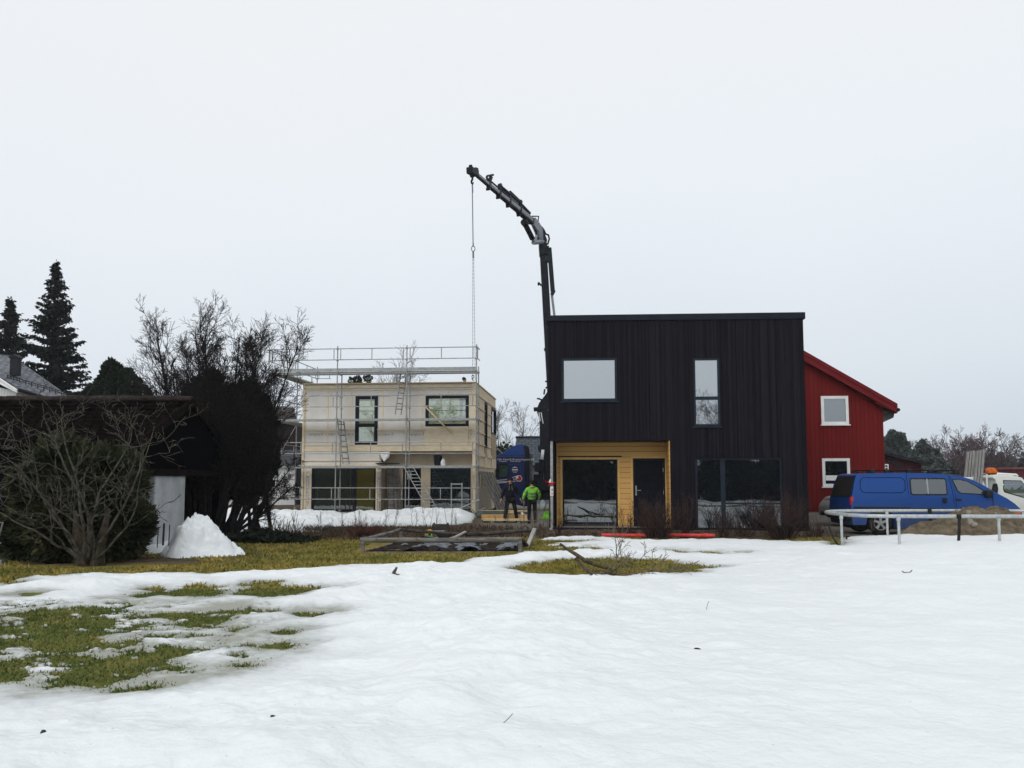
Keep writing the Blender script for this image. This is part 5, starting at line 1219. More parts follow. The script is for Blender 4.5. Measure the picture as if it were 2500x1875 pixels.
# mirrors and lamps at the front edge beyond the house corner
mb = MB(); q1, q2 = lp(1208, 1110), lp(1220, 1104)
mb.tube([(lp(1212, 1092)[0], 1.2, lp(1212, 1092)[1]), (lp(1226, 1105)[0], 1.2, lp(1226, 1105)[1])], .03, 5); mb.build('antenna', GALV, lr)
CR = 1.2      # crane axis, behind the near side of the lorry
BOOM = mat('crane_black', (.007, .008, .012), (.013, .015, .022), scale=3, rough=.45)
BOOMG = mat('crane_grey', (.22, .24, .285), (.30, .325, .37), scale=3, rough=.4)
def cp3(px, py, Y): q = at(px, py, Y); return (q.x - lo_.x, q.y - LY, q.z - gzl)
Yc = LY + CR
mb = MB(); a_, b_ = cp3(1296, 1150, Yc), cp3(1345, 1250, Yc); mb.box(a_[0], b_[0], .7, 1.8, .95, cp3(1, 1196, Yc)[2]); mb.box(cp3(1303, 1, Yc)[0], cp3(1318, 1, Yc)[0], .5, 1.2, cp3(1, 1152, Yc)[2], cp3(1, 1130, Yc)[2]); mb.box(cp3(1300, 1, Yc)[0], cp3(1316, 1, Yc)[0], .6, 1.6, cp3(1, 1198, Yc)[2], cp3(1, 1158, Yc)[2]); mb.box(cp3(1306, 1, Yc)[0], cp3(1345, 1, Yc)[0], .5, 1.9, cp3(1, 1198, Yc)[2], cp3(1, 1170, Yc)[2])
mb.build('crane_base', BOOM, lr, bevel=.03)
mb = MB(); mb.bar(cp3(1336, 1198, Yc), cp3(1333, 1092, Yc), .34, .5, up=(0, 1, 0)); mb.bar(cp3(1342, 1198, Yc), cp3(1345, 1100, Yc), .25, .4, up=(0, 1, 0)); mb.build('column', BOOM, lr, bevel=.03)
mb = MB(); mb.tube([cp3(1320, 1176, Yc - .4), cp3(1322.5, 1127, Yc - .4)], .145, 12); mb.tube([cp3(1322.5, 1127, Yc - .4), cp3(1323, 1122, Yc - .4)], .17, 12); mb.build('lift_cylinder', BOOM, lr, smooth=False)
CHROME = mat('chrome', (.62, .63, .64), (.66, .67, .68), rough=.18, metal=.0)
mb = MB(); mb.tube([cp3(1323, 1127, Yc - .4), cp3(1325.5, 1098, Yc - .4)], .085, 12); mb.build('cylinder_rod', CHROME, lr, smooth=True)
mb = MB(); a_ = cp3(1313, 1095, Yc); mb.tube([cp3(1313, 1093, Yc - .1), cp3(1336, 1090, Yc - .1)], .14, 10); mb.prism([(cp3(x, y, Yc)[0], cp3(x, y, Yc)[2]) for x, y in ((1314, 1094), (1318, 1105), (1340, 1110), (1344, 1094), (1336, 1086), (1318, 1087))], CR - .3, CR + .4); mb.build('joint_bracket', BOOM, lr, bevel=.02)
mb = MB(); po = [(1318, 1090), (1317.5, 1040), (1316.5, 1020), (1311, 1006), (1312, 999), (1330, 998), (1347, 1006), (1350, 1090)]; mb.prism([(cp3(x, y, Yc)[0], cp3(x, y, Yc)[2]) for x, y in po], CR - .2, CR + .25); mb.build('lower_boom', BOOM, lr, bevel=.03)
mb = MB(); mb.tube([cp3(1316, 1007, Yc - .25), cp3(1319, 1028, Yc - .25)], .03, 6); mb.tube([cp3(1321, 1007, Yc - .25), cp3(1326, 1034, Yc - .25)], .03, 6); mb.build('rod_pair', CHROME, lr)
mb = MB(); mb.tube([cp3(1303, 999.5, Yc - .1), cp3(1333, 998, Yc - .1)], .12, 12); mb.build('pivot_drum', BOOM, lr)
mb = MB(); po = [(1312, 994), (1316, 984), (1330, 966), (1337, 955), (1346, 955), (1346, 1000), (1330, 1000)]; mb.prism([(cp3(x, y, Yc)[0], cp3(x, y, Yc)[2]) for x, y in po], CR - .22, CR + .27); mb.build('boom_knuckle', BOOM, lr, bevel=.03)
Yk = LY + .6
mb = MB(); mb.bar(cp3(1347, 1000, Yc), cp3(1325.5, 598, Yk), .40, .46, up=(0, 1, 0)); mb.bar(cp3(1327, 625, Yk), cp3(1325.2, 596, Yk), .47, .53, up=(0, 1, 0)); mb.build('main_boom', BOOM, lr, bevel=.03)
mb = MB(); mb.bar(cp3(1333.5, 602, Yk), cp3(1336, 640, Yk), .3, .4, up=(0, 1, 0)); mb.bar(cp3(1341, 605, Yk - .1), cp3(1349.5, 712, Yk + .1), .24, .28, up=(0, 1, 0)); mb.bar(cp3(1346, 712, Yk), cp3(1354, 716, Yk), .08, .3); mb.build('extension_cylinder', mat('crane_green_black', (.009, .017, .020), (.014, .026, .03), rough=.4), lr, bevel=.02)
mb = MB(); mb.tube([cp3(1347, 716, Yk + .1), cp3(1354, 775, Yk + .25)], .07, 8); mb.tube([cp3(1335, 625, Yk + .1), cp3(1344, 772, Yk + .25)], .025, 6); mb.build('cylinder_rod', BOOMG, lr)
mb = MB()
for (xa, ya, xb, yb) in ((1315, 690, 1322, 698), (1313, 691, 1317, 691), (1314, 692, 1315, 697), (1326, 778, 1336, 778), (1328, 852, 1336, 851), (1329, 854, 1335, 860), (1331, 932, 1338, 930), (1311, 973, 1318, 974), (1318, 974, 1324, 978), (1330, 950, 1328, 963), (1332, 948, 1338, 944)): mb.tube([cp3(xa, ya, Yc - .3), cp3(xb, yb, Yc - .3)], .05, 5)
mb.build('hose_hook', BOOM, lr)
# the jib reaching up left and towards the cream house
Yt = 40.0
def jy(px): return Yk + (Yt - Yk) * max(0, (1328 - px)) / 178.0
def jp(px, py): return cp3(px, py, jy(px))
mb = MB(); po = [(1327, 600), (1336, 588), (1327, 565), (1318, 553), (1300, 532), (1287, 530), (1296, 545), (1305, 565), (1313, 590)]
mb.prism([(cp3(x, y, Yk)[0], cp3(x, y, Yk)[2]) for x, y in po], .6 - .2, .6 + .25); mb.build('jib_base', BOOM, lr, bevel=.03)
mb = MB(); mb.bar(jp(1325, 585), jp(1316, 556), .13, .5); mb.bar(jp(1304, 540), jp(1318, 560), .1, .5); mb.build('grey_plate', BOOMG, lr)
seg = [((1299, 541), (1266, 513), .36), ((1268, 514.5), (1241, 492), .32), ((1243, 493.5), (1217, 472), .28), ((1219, 473.5), (1193, 452), .24), ((1195, 453.5), (1158, 422), .20)]
for (a_, b_, w_) in seg:
    mb = MB(); pa_, pb_ = Vector(jp(*a_)), Vector(jp(*b_)); mb.bar(pa_, pb_, w_ * .75, w_, up=(0, 0, 1)); so_ = mb.build('jib_section', BOOM, lr, bevel=.02)
    mb = MB(); u_ = Vector((0, 0, 1)) - (pb_ - pa_).normalized() * (pb_ - pa_).normalized().z; d_ = (pb_ - pa_)
    n_ = d_.cross(Vector((0, 0, 1))).normalized(); n_ = n_ if n_.y < 0 else -n_; off = n_ * (w_ * .375 + .008); mb.bar(pa_ + d_ * .1 + off + u_ * w_ * .14, pa_ + d_ * .98 + off + u_ * w_ * .10, .012, w_ * .62, up=(0, 0, 1)); mb.build('sky_lit_side', BOOMG, so_)  # sky light on the black jib's side, put in as a paler plate
for (x_, y_, s_) in ((1268, 513, .38), (1242, 492, .34), (1218, 472, .30), (1194, 452, .26)):
    mb = MB(); pc = Vector(jp(x_, y_)); dd = (Vector(jp(1158, 422)) - Vector(jp(1299, 541))).normalized(); mb.bar(pc - dd * .10, pc + dd * .10, s_ * .8, s_ * 1.22); uu = Vector((0, 0, 1)); mb.bar(pc - uu * s_ * .62, pc - uu * (s_ * .62 + .12) + dd * .15, .2, .12); mb.bar(pc + uu * s_ * .5, pc + uu * (s_ * .5 + .42) - dd * .25, .12, .18); mb.build('jib_collar', BOOM, lr, bevel=.015)
mb = MB()
for (a_, b_, r_) in (((1187, 433), (1270, 504), .045), ((1218, 452), (1247, 476), .085), ((1240, 470), (1268, 494), .085), ((1245, 468), (1268, 490), .07), ((1269, 496), (1293, 521), .09)): mb.tube([jp(*a_), jp(*b_)], r_, 8)
mb.build('jib_cylinder', BOOM, lr)
mb = MB(); mb.tube([jp(1190, 447), jp(1189, 430), jp(1204, 427)], .06, 5); mb.build('bracket', BOOM, lr); mb = MB(); mb.tube([jp(1300, 530), jp(1300, 528), jp(1315, 528), jp(1313, 548)], .04, 5); mb.tube([jp(1300, 531), jp(1317, 545)], .03, 5); mb.build('bracket', BOOM, lr)
mb = MB(); mb.tube([jp(1281, 545), jp(1300, 583)], .15, 8); mb.tube([jp(1278, 541), jp(1284, 548)], .19, 8); mb.build('jib_lift_cylinder', BOOM, lr)
mb = MB(); mb.tube([jp(1299, 581), jp(1304, 592)], .07, 8); mb.tube([jp(1302, 592), jp(1326, 590)], .13, 8); mb.tube([jp(1310, 575), jp(1306, 590)], .08, 6); mb.build('linkage', BOOMG, lr)
mb = MB(); mb.tube([cp3(x, y, Yk - .2) for x, y in ((1322, 555), (1328, 562), (1332, 571), (1339, 574), (1341, 583), (1337, 597))], .055, 6); mb.tube([cp3(x, y, Yk + .1) for x, y in ((1319, 552), (1325, 557), (1329, 566), (1330, 578), (1327, 592))], .05, 6); mb.build('hydraulic_hose', RUBBER, lr)
mb = MB(); mb.bar(jp(1162, 424), jp(1146, 415), .34, .30); mb.bar(jp(1150, 418), jp(1149, 407), .12, .2); mb.bar(jp(1162, 421), jp(1162, 410), .1, .16); mb.tube([jp(1148, 407), jp(1150, 406)], .1, 6); mb.tube([jp(1160, 411), jp(1166, 413)], .07, 5); mb.build('jib_head', BOOM, lr, bevel=.02)
mb = MB(); mb.tube([jp(1152.5, 424), jp(1153, 430)], .07, 8); mb.tube([Vector(jp(1153, 428)) + Vector((.10 * math.cos(t), 0, .10 * math.sin(t))) for t in [i * PI / 6 for i in range(12)]], .03, 5, closed=True); mb.tube([jp(1153, 430), jp(1153.5, 438), jp(1151, 442), jp(1151.5, 447), jp(1154, 449), jp(1156, 445)], [.05, .055, .05, .05, .045, .02], 6); mb.build('hook', BOOM, lr)
# lifting chain
CHAIN = mat('chain_steel', (.13, .135, .14), (.28, .29, .30), scale=30, rough=.5, metal=.3)
ch = thing('lifting_chain', 'thin steel lifting chain hanging from the crane hook to the house roof', 'chain', at(1153, 450, jy(1153)))
def hp(px, py): return at(px, py, jy(1153)) - at(1153, 450, jy(1153))
def chain(mb, a, b, r, link):
    a, b = Vector(a), Vector(b); n_ = int((b - a).length / link)
    for i in range(n_):
        q = a.lerp(b, i / n_); q2 = a.lerp(b, (i + 1.12) / n_); o_ = Vector((r * .9, 0, 0)) if i % 2 else Vector((0, r * .9, 0))
        for s_ in (-1, 1): mb.tube([q + o_ * s_, q2 + o_ * s_], r * .55, 4, cap=False)
mb = MB(); mb.tube([hp(1153, 450), hp(1155, 595)], .026, 5); mb.tube([hp(1153.2, 452), hp(1154, 470)], .04, 6); mb.build('top_sling', CHAIN, ch)
mb = MB(); mb.tube([hp(1155.3, 607) + Vector((.085 * math.cos(t), 0, .13 * math.sin(t))) for t in [i * PI / 7 for i in range(14)]], .022, 5, closed=True); mb.tube([hp(1155.2, 594), hp(1155.2, 602)], .04, 6); mb.tube([hp(1155.2, 613), hp(1155.5, 630)], .05, 6); mb.build('master_link', CHAIN, ch)
mb = MB(); chain(mb, hp(1154.3, 628), hp(1154.2, 918), .011, .085); chain(mb, hp(1156.5, 628), hp(1160.5, 930), .011, .085); mb.build('chain_leg', CHAIN, ch)
mb = MB(); q_ = hp(1154.6, 924); mb.tube([q_ + Vector((.05 * math.cos(t), 0, .09 + .07 * math.sin(t))) for t in [i * PI / 6 for i in range(12)]], .018, 5, closed=True); mb.tube([q_ + Vector((.03, 0, .03)), q_ + Vector((-.045, 0, -.01)), q_ + Vector((-.02, 0, -.08)), q_ + Vector((.05, 0, -.07))], .025, 5); mb.build('sling_hook', BLACKM, ch)

# ================================================================== people
def skin_obj(name, verts, edges, radii, m_, parent, root=0, sub=2, loc=None):
    me = bpy.data.meshes.new(name); me.from_pydata([tuple(v) for v in verts], edges, []); me.materials.append(m_)
    o = bpy.data.objects.new(name, me); C.objects.link(o); o.parent = parent
    if loc is not None: o.location = loc
    s = o.modifiers.new('skin', 'SKIN'); s.use_smooth_shade = True; s.branch_smoothing = .3
    if not me.skin_vertices: me.skin_vertices.new()
    for i, r in enumerate(radii):
        d = me.skin_vertices[0].data[i]; d.radius = (r, r) if not isinstance(r, tuple) else r; d.use_root = (i == root)
    u = o.modifiers.new('sub', 'SUBSURF'); u.levels = sub; u.render_levels = sub
    return o
SKINM = mat('skin_tone', (.38, .20, .14), (.46, .26, .185), scale=5, rough=.6)
HAIR = mat('dark_hair', (.008, .006, .006), (.02, .015, .012), scale=30, rough=.7)
def person(label, loc, rz, J, body_m, jacket_m, trouser_m, scale=1.0, hat=None, band=None, group=None, legs=True):
    """J: joints of a 1.75 m figure facing -y"""
    P = {k: Vector(v) for k, v in J.items()}
    t = thing('person', label, 'person', loc, rz, group); t.scale = (scale,) * 3
    V, E, Rr = [], [], []
    def add(v, r, prev=None): V.append(Vector(v)); Rr.append(r); i = len(V) - 1; (E.append((prev, i)) if prev is not None else None); return i
    pe = add(P['pelvis'], (.15, .11)); sp = add(P['spine'], (.135, .10), pe); chs = add(P['chest'], (.16, .11), sp); nk = add(P['neck'], (.058, .06), chs)
    hd = P['head']; f_ = (P['face'] - hd).normalized()
    h1 = add(hd + Vector((0, 0, -.075)) + f_ * .02, (.066, .075), nk); h2 = add(hd + f_ * .008, (.080, .092), h1); h3 = add(hd + Vector((0, 0, .075)), (.070, .080), h2)
    for s_ in ('l', 'r'):
        a = add(P['sh' + s_], .058, chs); b = add(P['el' + s_], .046, a); w = add(P['wr' + s_], .030, b)
        d = (P['ha' + s_] - P['wr' + s_]).normalized(); pm_ = add(P['wr' + s_] + d * .055, (.036, .018), w)
        side = d.cross(f_).normalized() if d.cross(f_).length > .1 else Vector((1, 0, 0))
        lat = f_ if abs(d.z) > .6 else side
        for k, (o_, ln) in enumerate(((-.028, .075), (-.010, .088), (.010, .084), (.027, .066))):
            q = add(V[pm_] + d * .045 + lat * o_ * 1.1, .0085, pm_); q2 = add(V[q] + d * ln * .55 + side * .006, .008, q); add(V[q2] + d * ln * .4 + side * .022, .0065, q2)
        th = add(V[w] + d * .025 - lat * .038, .010, pm_); add(V[th] + d * .035 - lat * .014, .009, th)
    for s_ in ('l', 'r'):
        a = add(P['hip' + s_], .085, pe); b = add(P['kn' + s_], .060, a); c_ = add(P['an' + s_], .042, b); add(P['to' + s_], .036, c_)
    skin_obj('body', V, E, Rr, SKINM, t)
    # face: nose, eyes, ears and beard as small raised forms
    up = Vector((0, 0, 1)); sd = f_.cross(up).normalized(); mb = MB()
    def ell(c, r, m_, n=8):
        o0 = len(mb.v)
        for i in range(n // 2 + 1):
            for k in range(n): tt_ = PI * i / (n // 2); ff = 2 * PI * k / n; mb.v.append(tuple(c + sd * (r[0] * math.sin(tt_) * math.cos(ff)) + f_ * (r[1] * math.sin(tt_) * math.sin(ff)) + up * (r[2] * math.cos(tt_))))
        for i in range(n // 2):
            for k in range(n): k2 = (k + 1) % n; mb.f.append((o0 + i * n + k, o0 + i * n + k2, o0 + (i + 1) * n + k2, o0 + (i + 1) * n + k)); mb.m.append(m_)
    ell(hd + f_ * .100 - up * .012, (.013, .018, .024), 0); [ell(hd + sd * (.082 * s_) - up * .005 + f_ * -.005, (.010, .02, .03), 0) for s_ in (-1, 1)]
    [ell(hd + sd * (.030 * s_) + f_ * .086 + up * .014, (.011, .008, .007), 1) for s_ in (-1, 1)]; [ell(hd + sd * (.030 * s_) + f_ * .086 + up * .032, (.018, .008, .004), 1) for s_ in (-1, 1)]
    ell(hd + f_ * .082 - up * .055, (.022, .010, .006), 2)
    mb.build('face', [SKINM, HAIR, mat('lip', (.28, .10, .09), (.3, .12, .1))], t, smooth=True)
    mb = MB(); ell(hd + up * .045 - f_ * .018, (.098, .108, .095), 0, 14)
    mb.build(hat[0] if hat else 'hair', hat[1] if hat else HAIR, t, smooth=True)
    # jacket
    V, E, Rr = [], [], []
    pe = add(P['pelvis'] + Vector((0, 0, -.05)), (.205, .155)); sp = add(P['spine'], (.195, .145), pe); chs = add(P['chest'], (.195, .14), sp); nk = add(P['chest'].lerp(P['neck'], .72), (.105, .10), chs)
    for s_ in ('l', 'r'):
        a = add(P['sh' + s_], .092, chs); b = add(P['el' + s_], .074, a); add(P['el' + s_].lerp(P['wr' + s_], .93), .056, b)
    jk = skin_obj('jacket', V, E, Rr, jacket_m, t)
    mb = MB(); nb = P['chest'].lerp(P['neck'], .8); mb.tube([nb + sd * (.10 * math.cos(a)) + f_ * (.085 * math.sin(a)) - up * .0 for a in [i * PI / 6 for i in range(12)]], .035, 6, closed=True); mb.build('hood', jacket_m, t, smooth=True)
    V, E, Rr = [], [], []
    pe = add(P['pelvis'], (.165, .125))
    for s_ in ('l', 'r'):
        a = add(P['hip' + s_], .108, pe); b = add(P['kn' + s_], .082, a); c_ = add(P['an' + s_] + Vector((0, 0, .03)), .070, b)
    skin_obj('trousers', V, E, Rr, trouser_m, t)
    for s_ in ('l', 'r'):
        d = (P['to' + s_] - P['an' + s_]); d.z = 0; d.normalize(); c_ = P['an' + s_]; mb = MB()
        mb.tube([Vector((c_.x, c_.y, c_.z - .03)) - d * .08, Vector((c_.x, c_.y, c_.z - .03)) - d * .01, Vector((c_.x, c_.y, c_.z - .045)) + d * .10, Vector((c_.x, c_.y, c_.z - .055)) + d * .19], [.045, .058, .05, .033], 8); mb.build('boot', BLACKM, t, smooth=True)
    return t, jk, P, f_, sd
STAND = dict(pelvis=(0, 0, .95), spine=(0, .01, 1.14), chest=(0, .01, 1.36), neck=(0, 0, 1.52), head=(0, -.03, 1.645), face=(0, -.15, 1.64),
             shl=(.19, .01, 1.42), ell=(.27, .05, 1.15), wrl=(.28, -.05, .90), hal=(.28, -.08, .80), shr=(-.19, .01, 1.42), elr=(-.27, .05, 1.15), wrr=(-.28, -.05, .90), har=(-.28, -.08, .80),
             hipl=(.10, 0, .90), knl=(.12, -.02, .49), anl=(.13, .03, .09), tol=(.16, -.12, .04), hipr=(-.10, 0, .90), knr=(-.12, -.02, .49), anr=(-.13, .03, .09), tor=(-.16, -.12, .04))
NAVYC = mat('navy_cloth', (.010, .010, .017), (.018, .017, .025), scale=12, rough=.9)
BLACKC = mat('black_cloth', (.009, .009, .011), (.02, .02, .022), scale=12, rough=.9)
# man in dark jacket walking towards the camera
q = gnd(1246, 1275, .10); q.z = ztf(q.x, q.y)
J = dict(STAND); J.update(ell=(.30, .06, 1.15), wrl=(.40, -.02, .93), hal=(.44, -.04, .83), elr=(-.30, .06, 1.15), wrr=(-.36, .02, .91), har=(-.40, .0, .81), knl=(.19, -.06, .50), anl=(.26, .02, .09), tol=(.30, -.13, .04), knr=(-.17, -.10, .51), anr=(-.24, -.12, .09), tor=(-.27, -.28, .04), hipl=(.11, 0, .90), hipr=(-.11, 0, .90))
hs_ = (at(1246, 1167, q.y).z - q.z) / 1.76
t, jk, P, f_, sd = person('man in a dark navy jacket and cap walking in front of the blue lorry', q, R(4), J, None, NAVYC, BLACKC, hs_, hat=('cap', BLACKC))
mb = MB()
for s_ in (-1, 1): mb.tube([Vector((.05 * s_, -.125, 1.45)), Vector((.055 * s_, -.155, 1.36)), Vector((.07 * s_, -.16, 1.27))], .007, 4)
mb.build('drawstring', mat('grey_cord', (.25, .26, .28), (.3, .31, .33)), t)
# man in hi-vis seen from behind
HIV = mat('hivis_yellow_green', (.17, .55, .04), (.25, .70, .07), scale=7, rough=.7)
GREYREF = mat('reflective_band', (.13, .17, .12), (.2, .25, .18), scale=12, rough=.4)
q = gnd(1299, 1279, .10); q.z = ztf(q.x, q.y)
J = dict(STAND); J.update(ell=(.32, .03, 1.17), wrl=(.36, -.10, .95), hal=(.36, -.16, .88), elr=(-.33, -.02, 1.17), wrr=(-.33, -.20, 1.02), har=(-.30, -.28, 1.0))
hs_ = (at(1299, 1173, q.y).z - q.z) / 1.76
t, jk, P, f_, sd = person('man in a bright yellow-green safety jacket seen from behind beside the lorry', q, R(184), J, None, HIV, BLACKC, hs_, hat=('cap', BLACKC))
def band(mb, c, ux, uy, rx, ry, w, n=20):
    o0 = len(mb.v)
    for i in range(n):
        a = 2 * PI * i / n; q_ = c + ux * rx * math.cos(a) + uy * ry * math.sin(a); up_ = ux.cross(uy).normalized()
        mb.v.append(tuple(q_ - up_ * w / 2)); mb.v.append(tuple(q_ + up_ * w / 2))
    for i in range(n): j = (i + 1) % n; mb.f.append((o0 + 2 * i, o0 + 2 * j, o0 + 2 * j + 1, o0 + 2 * i + 1)); mb.m.append(0)
mb = MB(); band(mb, P['spine'] + Vector((0, 0, -.03)), Vector((1, 0, 0)), Vector((0, 1, 0)), .212, .163, .05); band(mb, P['spine'] + Vector((0, 0, .085)), Vector((1, 0, 0)), Vector((0, 1, 0)), .214, .163, .05)
for s_ in ('l', 'r'):
    d = (P['el' + s_] - P['sh' + s_]).normalized(); ux = d.cross(Vector((0, 1, 0))).normalized(); band(mb, P['sh' + s_].lerp(P['el' + s_], .62), ux, ux.cross(d), .088, .088, .05)
mb.build('reflective_band', GREYREF, t)
q2 = q + Vector((.62, .15, 0)); zb_ = at(1325, 1228, q2.y)
o = lumpy('plastic_bag', mat('clear_bag', (.30, .35, .36), (.46, .52, .53), scale=6, rough=.35), (.12, .10, .21), seed=7, loc=(zb_.x, zb_.y, zb_.z - .1), flat=False); tag(o, 'crumpled pale plastic bag hanging from the safety jacket man\'s hand', 'bag')
q3 = gnd(1338, 1275, .10); o = lumpy('safety_vest', HIV, (.22, .2, .24), seed=9, loc=(q3.x - .05, q3.y - .8, ztf(q3.x, q3.y - .8) + .05)); tag(o, 'bright green safety vest heaped on the ground by the grey corner post', 'vest')
# man whose head shows above the cream house's top edge
xh, zh = FS.hit(1133, 927, .9); qh = FS.w(xh, .9, 0)
zfl = sM + .22
stp = thing('step_platform', 'folding wooden work platform inside the cream house under the worker', 'platform', (qh.x, qh.y, zfl), ANG)
zpl = zh - 1.66 - zfl
mb = MB(); mb.box(-.5, .5, -.28, .28, zpl - .05, zpl); mb.build('top', NEWWOOD, stp)
for sx_ in (-.45, .45):
    mb = MB(); mb.bar((sx_, -.25, 0.002), (sx_, -.2, zpl - .05), .06); mb.bar((sx_, .25, 0.002), (sx_, .2, zpl - .05), .06); mb.build('leg', NEWWOOD, stp)
J = dict(STAND); J.update(head=(.0, -.06, 1.63), face=(.06, -.17, 1.59))
person('bearded worker whose bare head shows above the cream wall by the chain', (qh.x, qh.y, zfl + zpl), R(18), J, None, mat('tan_cloth', (.45, .33, .15), (.55, .42, .22), rough=.9), BLACKC, 1.0)

# ================================================================== trees and shrubs
def grow(mb, base, d, length, r, depth, cfg, rng, rmin=.0024):
    """one branch and its side branches: cfg[depth] = (segments, wobble, lift, children, child length, child angle, sides)"""
    seg, wob, lift, nch, clen, cang, sides = cfg[depth]
    p = Vector(base); d = Vector(d).normalized(); pts = [p.copy()]; dirs = [d.copy()]; st = length / seg
    for i in range(seg):
        d = (d + Vector((rng.gauss(0, wob), rng.gauss(0, wob), rng.gauss(0, wob) + lift))).normalized(); p = p + d * st; pts.append(p.copy()); dirs.append(d.copy())
    rs_ = [max(r * (1 - .82 * i / seg), rmin) for i in range(seg + 1)]
    mb.tube(pts, rs_, sides, cap=False)
    if depth + 1 < len(cfg):
        for k in range(nch):
            t_ = rng.uniform(.18, 1.0) if depth else rng.uniform(.22, 1.0); i = min(int(t_ * seg), seg - 1); f = t_ * seg - i
            q = pts[i].lerp(pts[i + 1], f); dd = dirs[i + 1]
            az = rng.uniform(0, 2 * PI); o_ = dd.orthogonal().normalized(); o_ = Matrix.Rotation(az, 3, dd) @ o_
            a = cang * rng.uniform(.6, 1.35); nd = dd * math.cos(a) + o_ * math.sin(a)
            grow(mb, q, nd, length * clen * rng.uniform(.6, 1.25) * (1.15 - .55 * t_), max(rs_[i] * .55, rmin), depth + 1, cfg, rng, rmin)
def leaf_quads(C_, size, rs, flat=0.0, aspect=0.5, dirs=None):
    n = len(C_); a = rs.randn(n, 3) if dirs is None else dirs + rs.randn(n, 3) * .35
    a /= np.linalg.norm(a, axis=1)[:, None]; b = rs.randn(n, 3); b[:, 2] *= (1 - flat); b -= a * (a * b).sum(1)[:, None]; b /= np.linalg.norm(b, axis=1)[:, None] + 1e-9
    s = (size * (.5 + rs.rand(n)))[:, None] if np.isscalar(size) else size[:, None]
    a = a * s; b = b * s * aspect
    return np.stack([C_ - b * .7, C_ + a * .5 - b, C_ + a, C_ + a * .4 + b], 1)
BARK = mat('dark_bark', (.010, .009, .010), (.028, .024, .022), scale=14, rough=.95)
BARKG = mat('lichen_bark', (.045, .042, .030), (.16, .155, .105), (0) or 7, rough=.95, c3=(.24, .23, .10)) if False else mat('lichen_bark', (.020, .018, .015), (.105, .10, .078), scale=9, rough=.95, c3=(.24, .23, .12))
BARKB = mat('brown_bark', (.028, .020, .016), (.075, .052, .038), scale=9, rough=.95)
TWIGR = mat('red_brown_twig', (.016, .010, .0095), (.070, .043, .038), scale=6, rough=.9)
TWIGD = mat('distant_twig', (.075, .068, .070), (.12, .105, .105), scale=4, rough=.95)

# --- big many-stemmed bare shrub at the corner of the shed
rng = random.Random(11)
b0 = at(503, 1300, 25.2); b0 = Vector((b0.x, 25.2, ztf(b0.x, 25.2) - .05))
t = thing('bare_tree', 'tall many-stemmed leafless tree with fine black twigs beside the shed', 'tree', b0)
cfg = [(9, .042, .03, 18, .30, .50, 5), (6, .11, .04, 11, .42, .60, 4), (4, .15, .03, 5, .55, .65, 3), (2, .18, .02, 0, 0, 0, 3)]
mbs = [MB(), MB()]
stems = [(-.9, -.40), (-.7, -.28), (-.45, -.16), (-.2, -.08), (0.0, .0), (.2, .08), (.35, .18), (.5, .28), (.75, .40), (.0, -.2), (-.3, .1), (.25, -.12), (1.1, .5), (-.55, -.5), (.1, .04), (-.1, -.02), (.6, .12), (-.6, -.1), (.9, .25), (.4, -.05), (.95, .58), (-.8, -.62), (-.35, -.3), (.3, .36), (-.05, .14), (.15, -.34), (.65, .48), (-.5, .02), (.45, .2)]
for sx_, lean in stems:
    sx_ *= .62; lean = max(-.27, min(.33, lean))
    L_ = rng.uniform(4.7, 6.3) * (1 - abs(lean) * .12); grow(mbs[0], (sx_, rng.uniform(-.35, .35), 0), (lean * .80 + .03, rng.uniform(-.25, .25), 1), L_, rng.uniform(.05, .085), 0, cfg, rng, .0046)
# low limb reaching right in front of the cottage
for (sx_, dx, dz, L_) in ((.75, .5, .8, 2.9), (.7, .85, .7, 2.6), (.8, .35, 1, 3.0), (.7, 1.0, .55, 2.3)): grow(mbs[0], (sx_, 0, .1), (dx, -.1, dz), L_, .06, 0, cfg, rng, .0042)
mbs[0].build('branches', BARK, t)
mb = MB()
for i in range(15):
    x_ = rng.uniform(-1.2, .9); p0 = Vector((x_, rng.uniform(-.4, .4), -.05)); pts = [p0]
    for k in range(1, 7): pts.append(Vector((x_ + (x_ * .12 + rng.uniform(-.12, .12)) * k * .5, p0.y + rng.uniform(-.1, .1), .45 * k)))
    mb.tube(pts, [rng.uniform(.05, .10) * (1 - .07 * k) for k in range(7)], 6)
mb.tube([(.75, 0, -.05), (.95, 0, .35), (1.05, -.05, .7), (1.45, -.1, 1.1), (1.55, -.1, 1.2)], [.11, .10, .08, .07, .06], 7); mb.tube([(1.25, 0, -.05), (1.35, 0, .4), (1.7, 0, 1.1), (1.75, 0, 1.8), (1.9, 0, 2.6), (2.3, 0, 3.3)], [.11, .10, .08, .07, .05, .04], 7)
mb.tube([(-.95, -.2, .4), (-1.25, -.2, 1.1), (-1.42, -.2, 1.8), (-1.35, -.2, 2.3), (-1.0, -.2, 2.45)], [.07, .06, .05, .05, .04], 6)
mb.build('trunks', BARK, t, smooth=True)
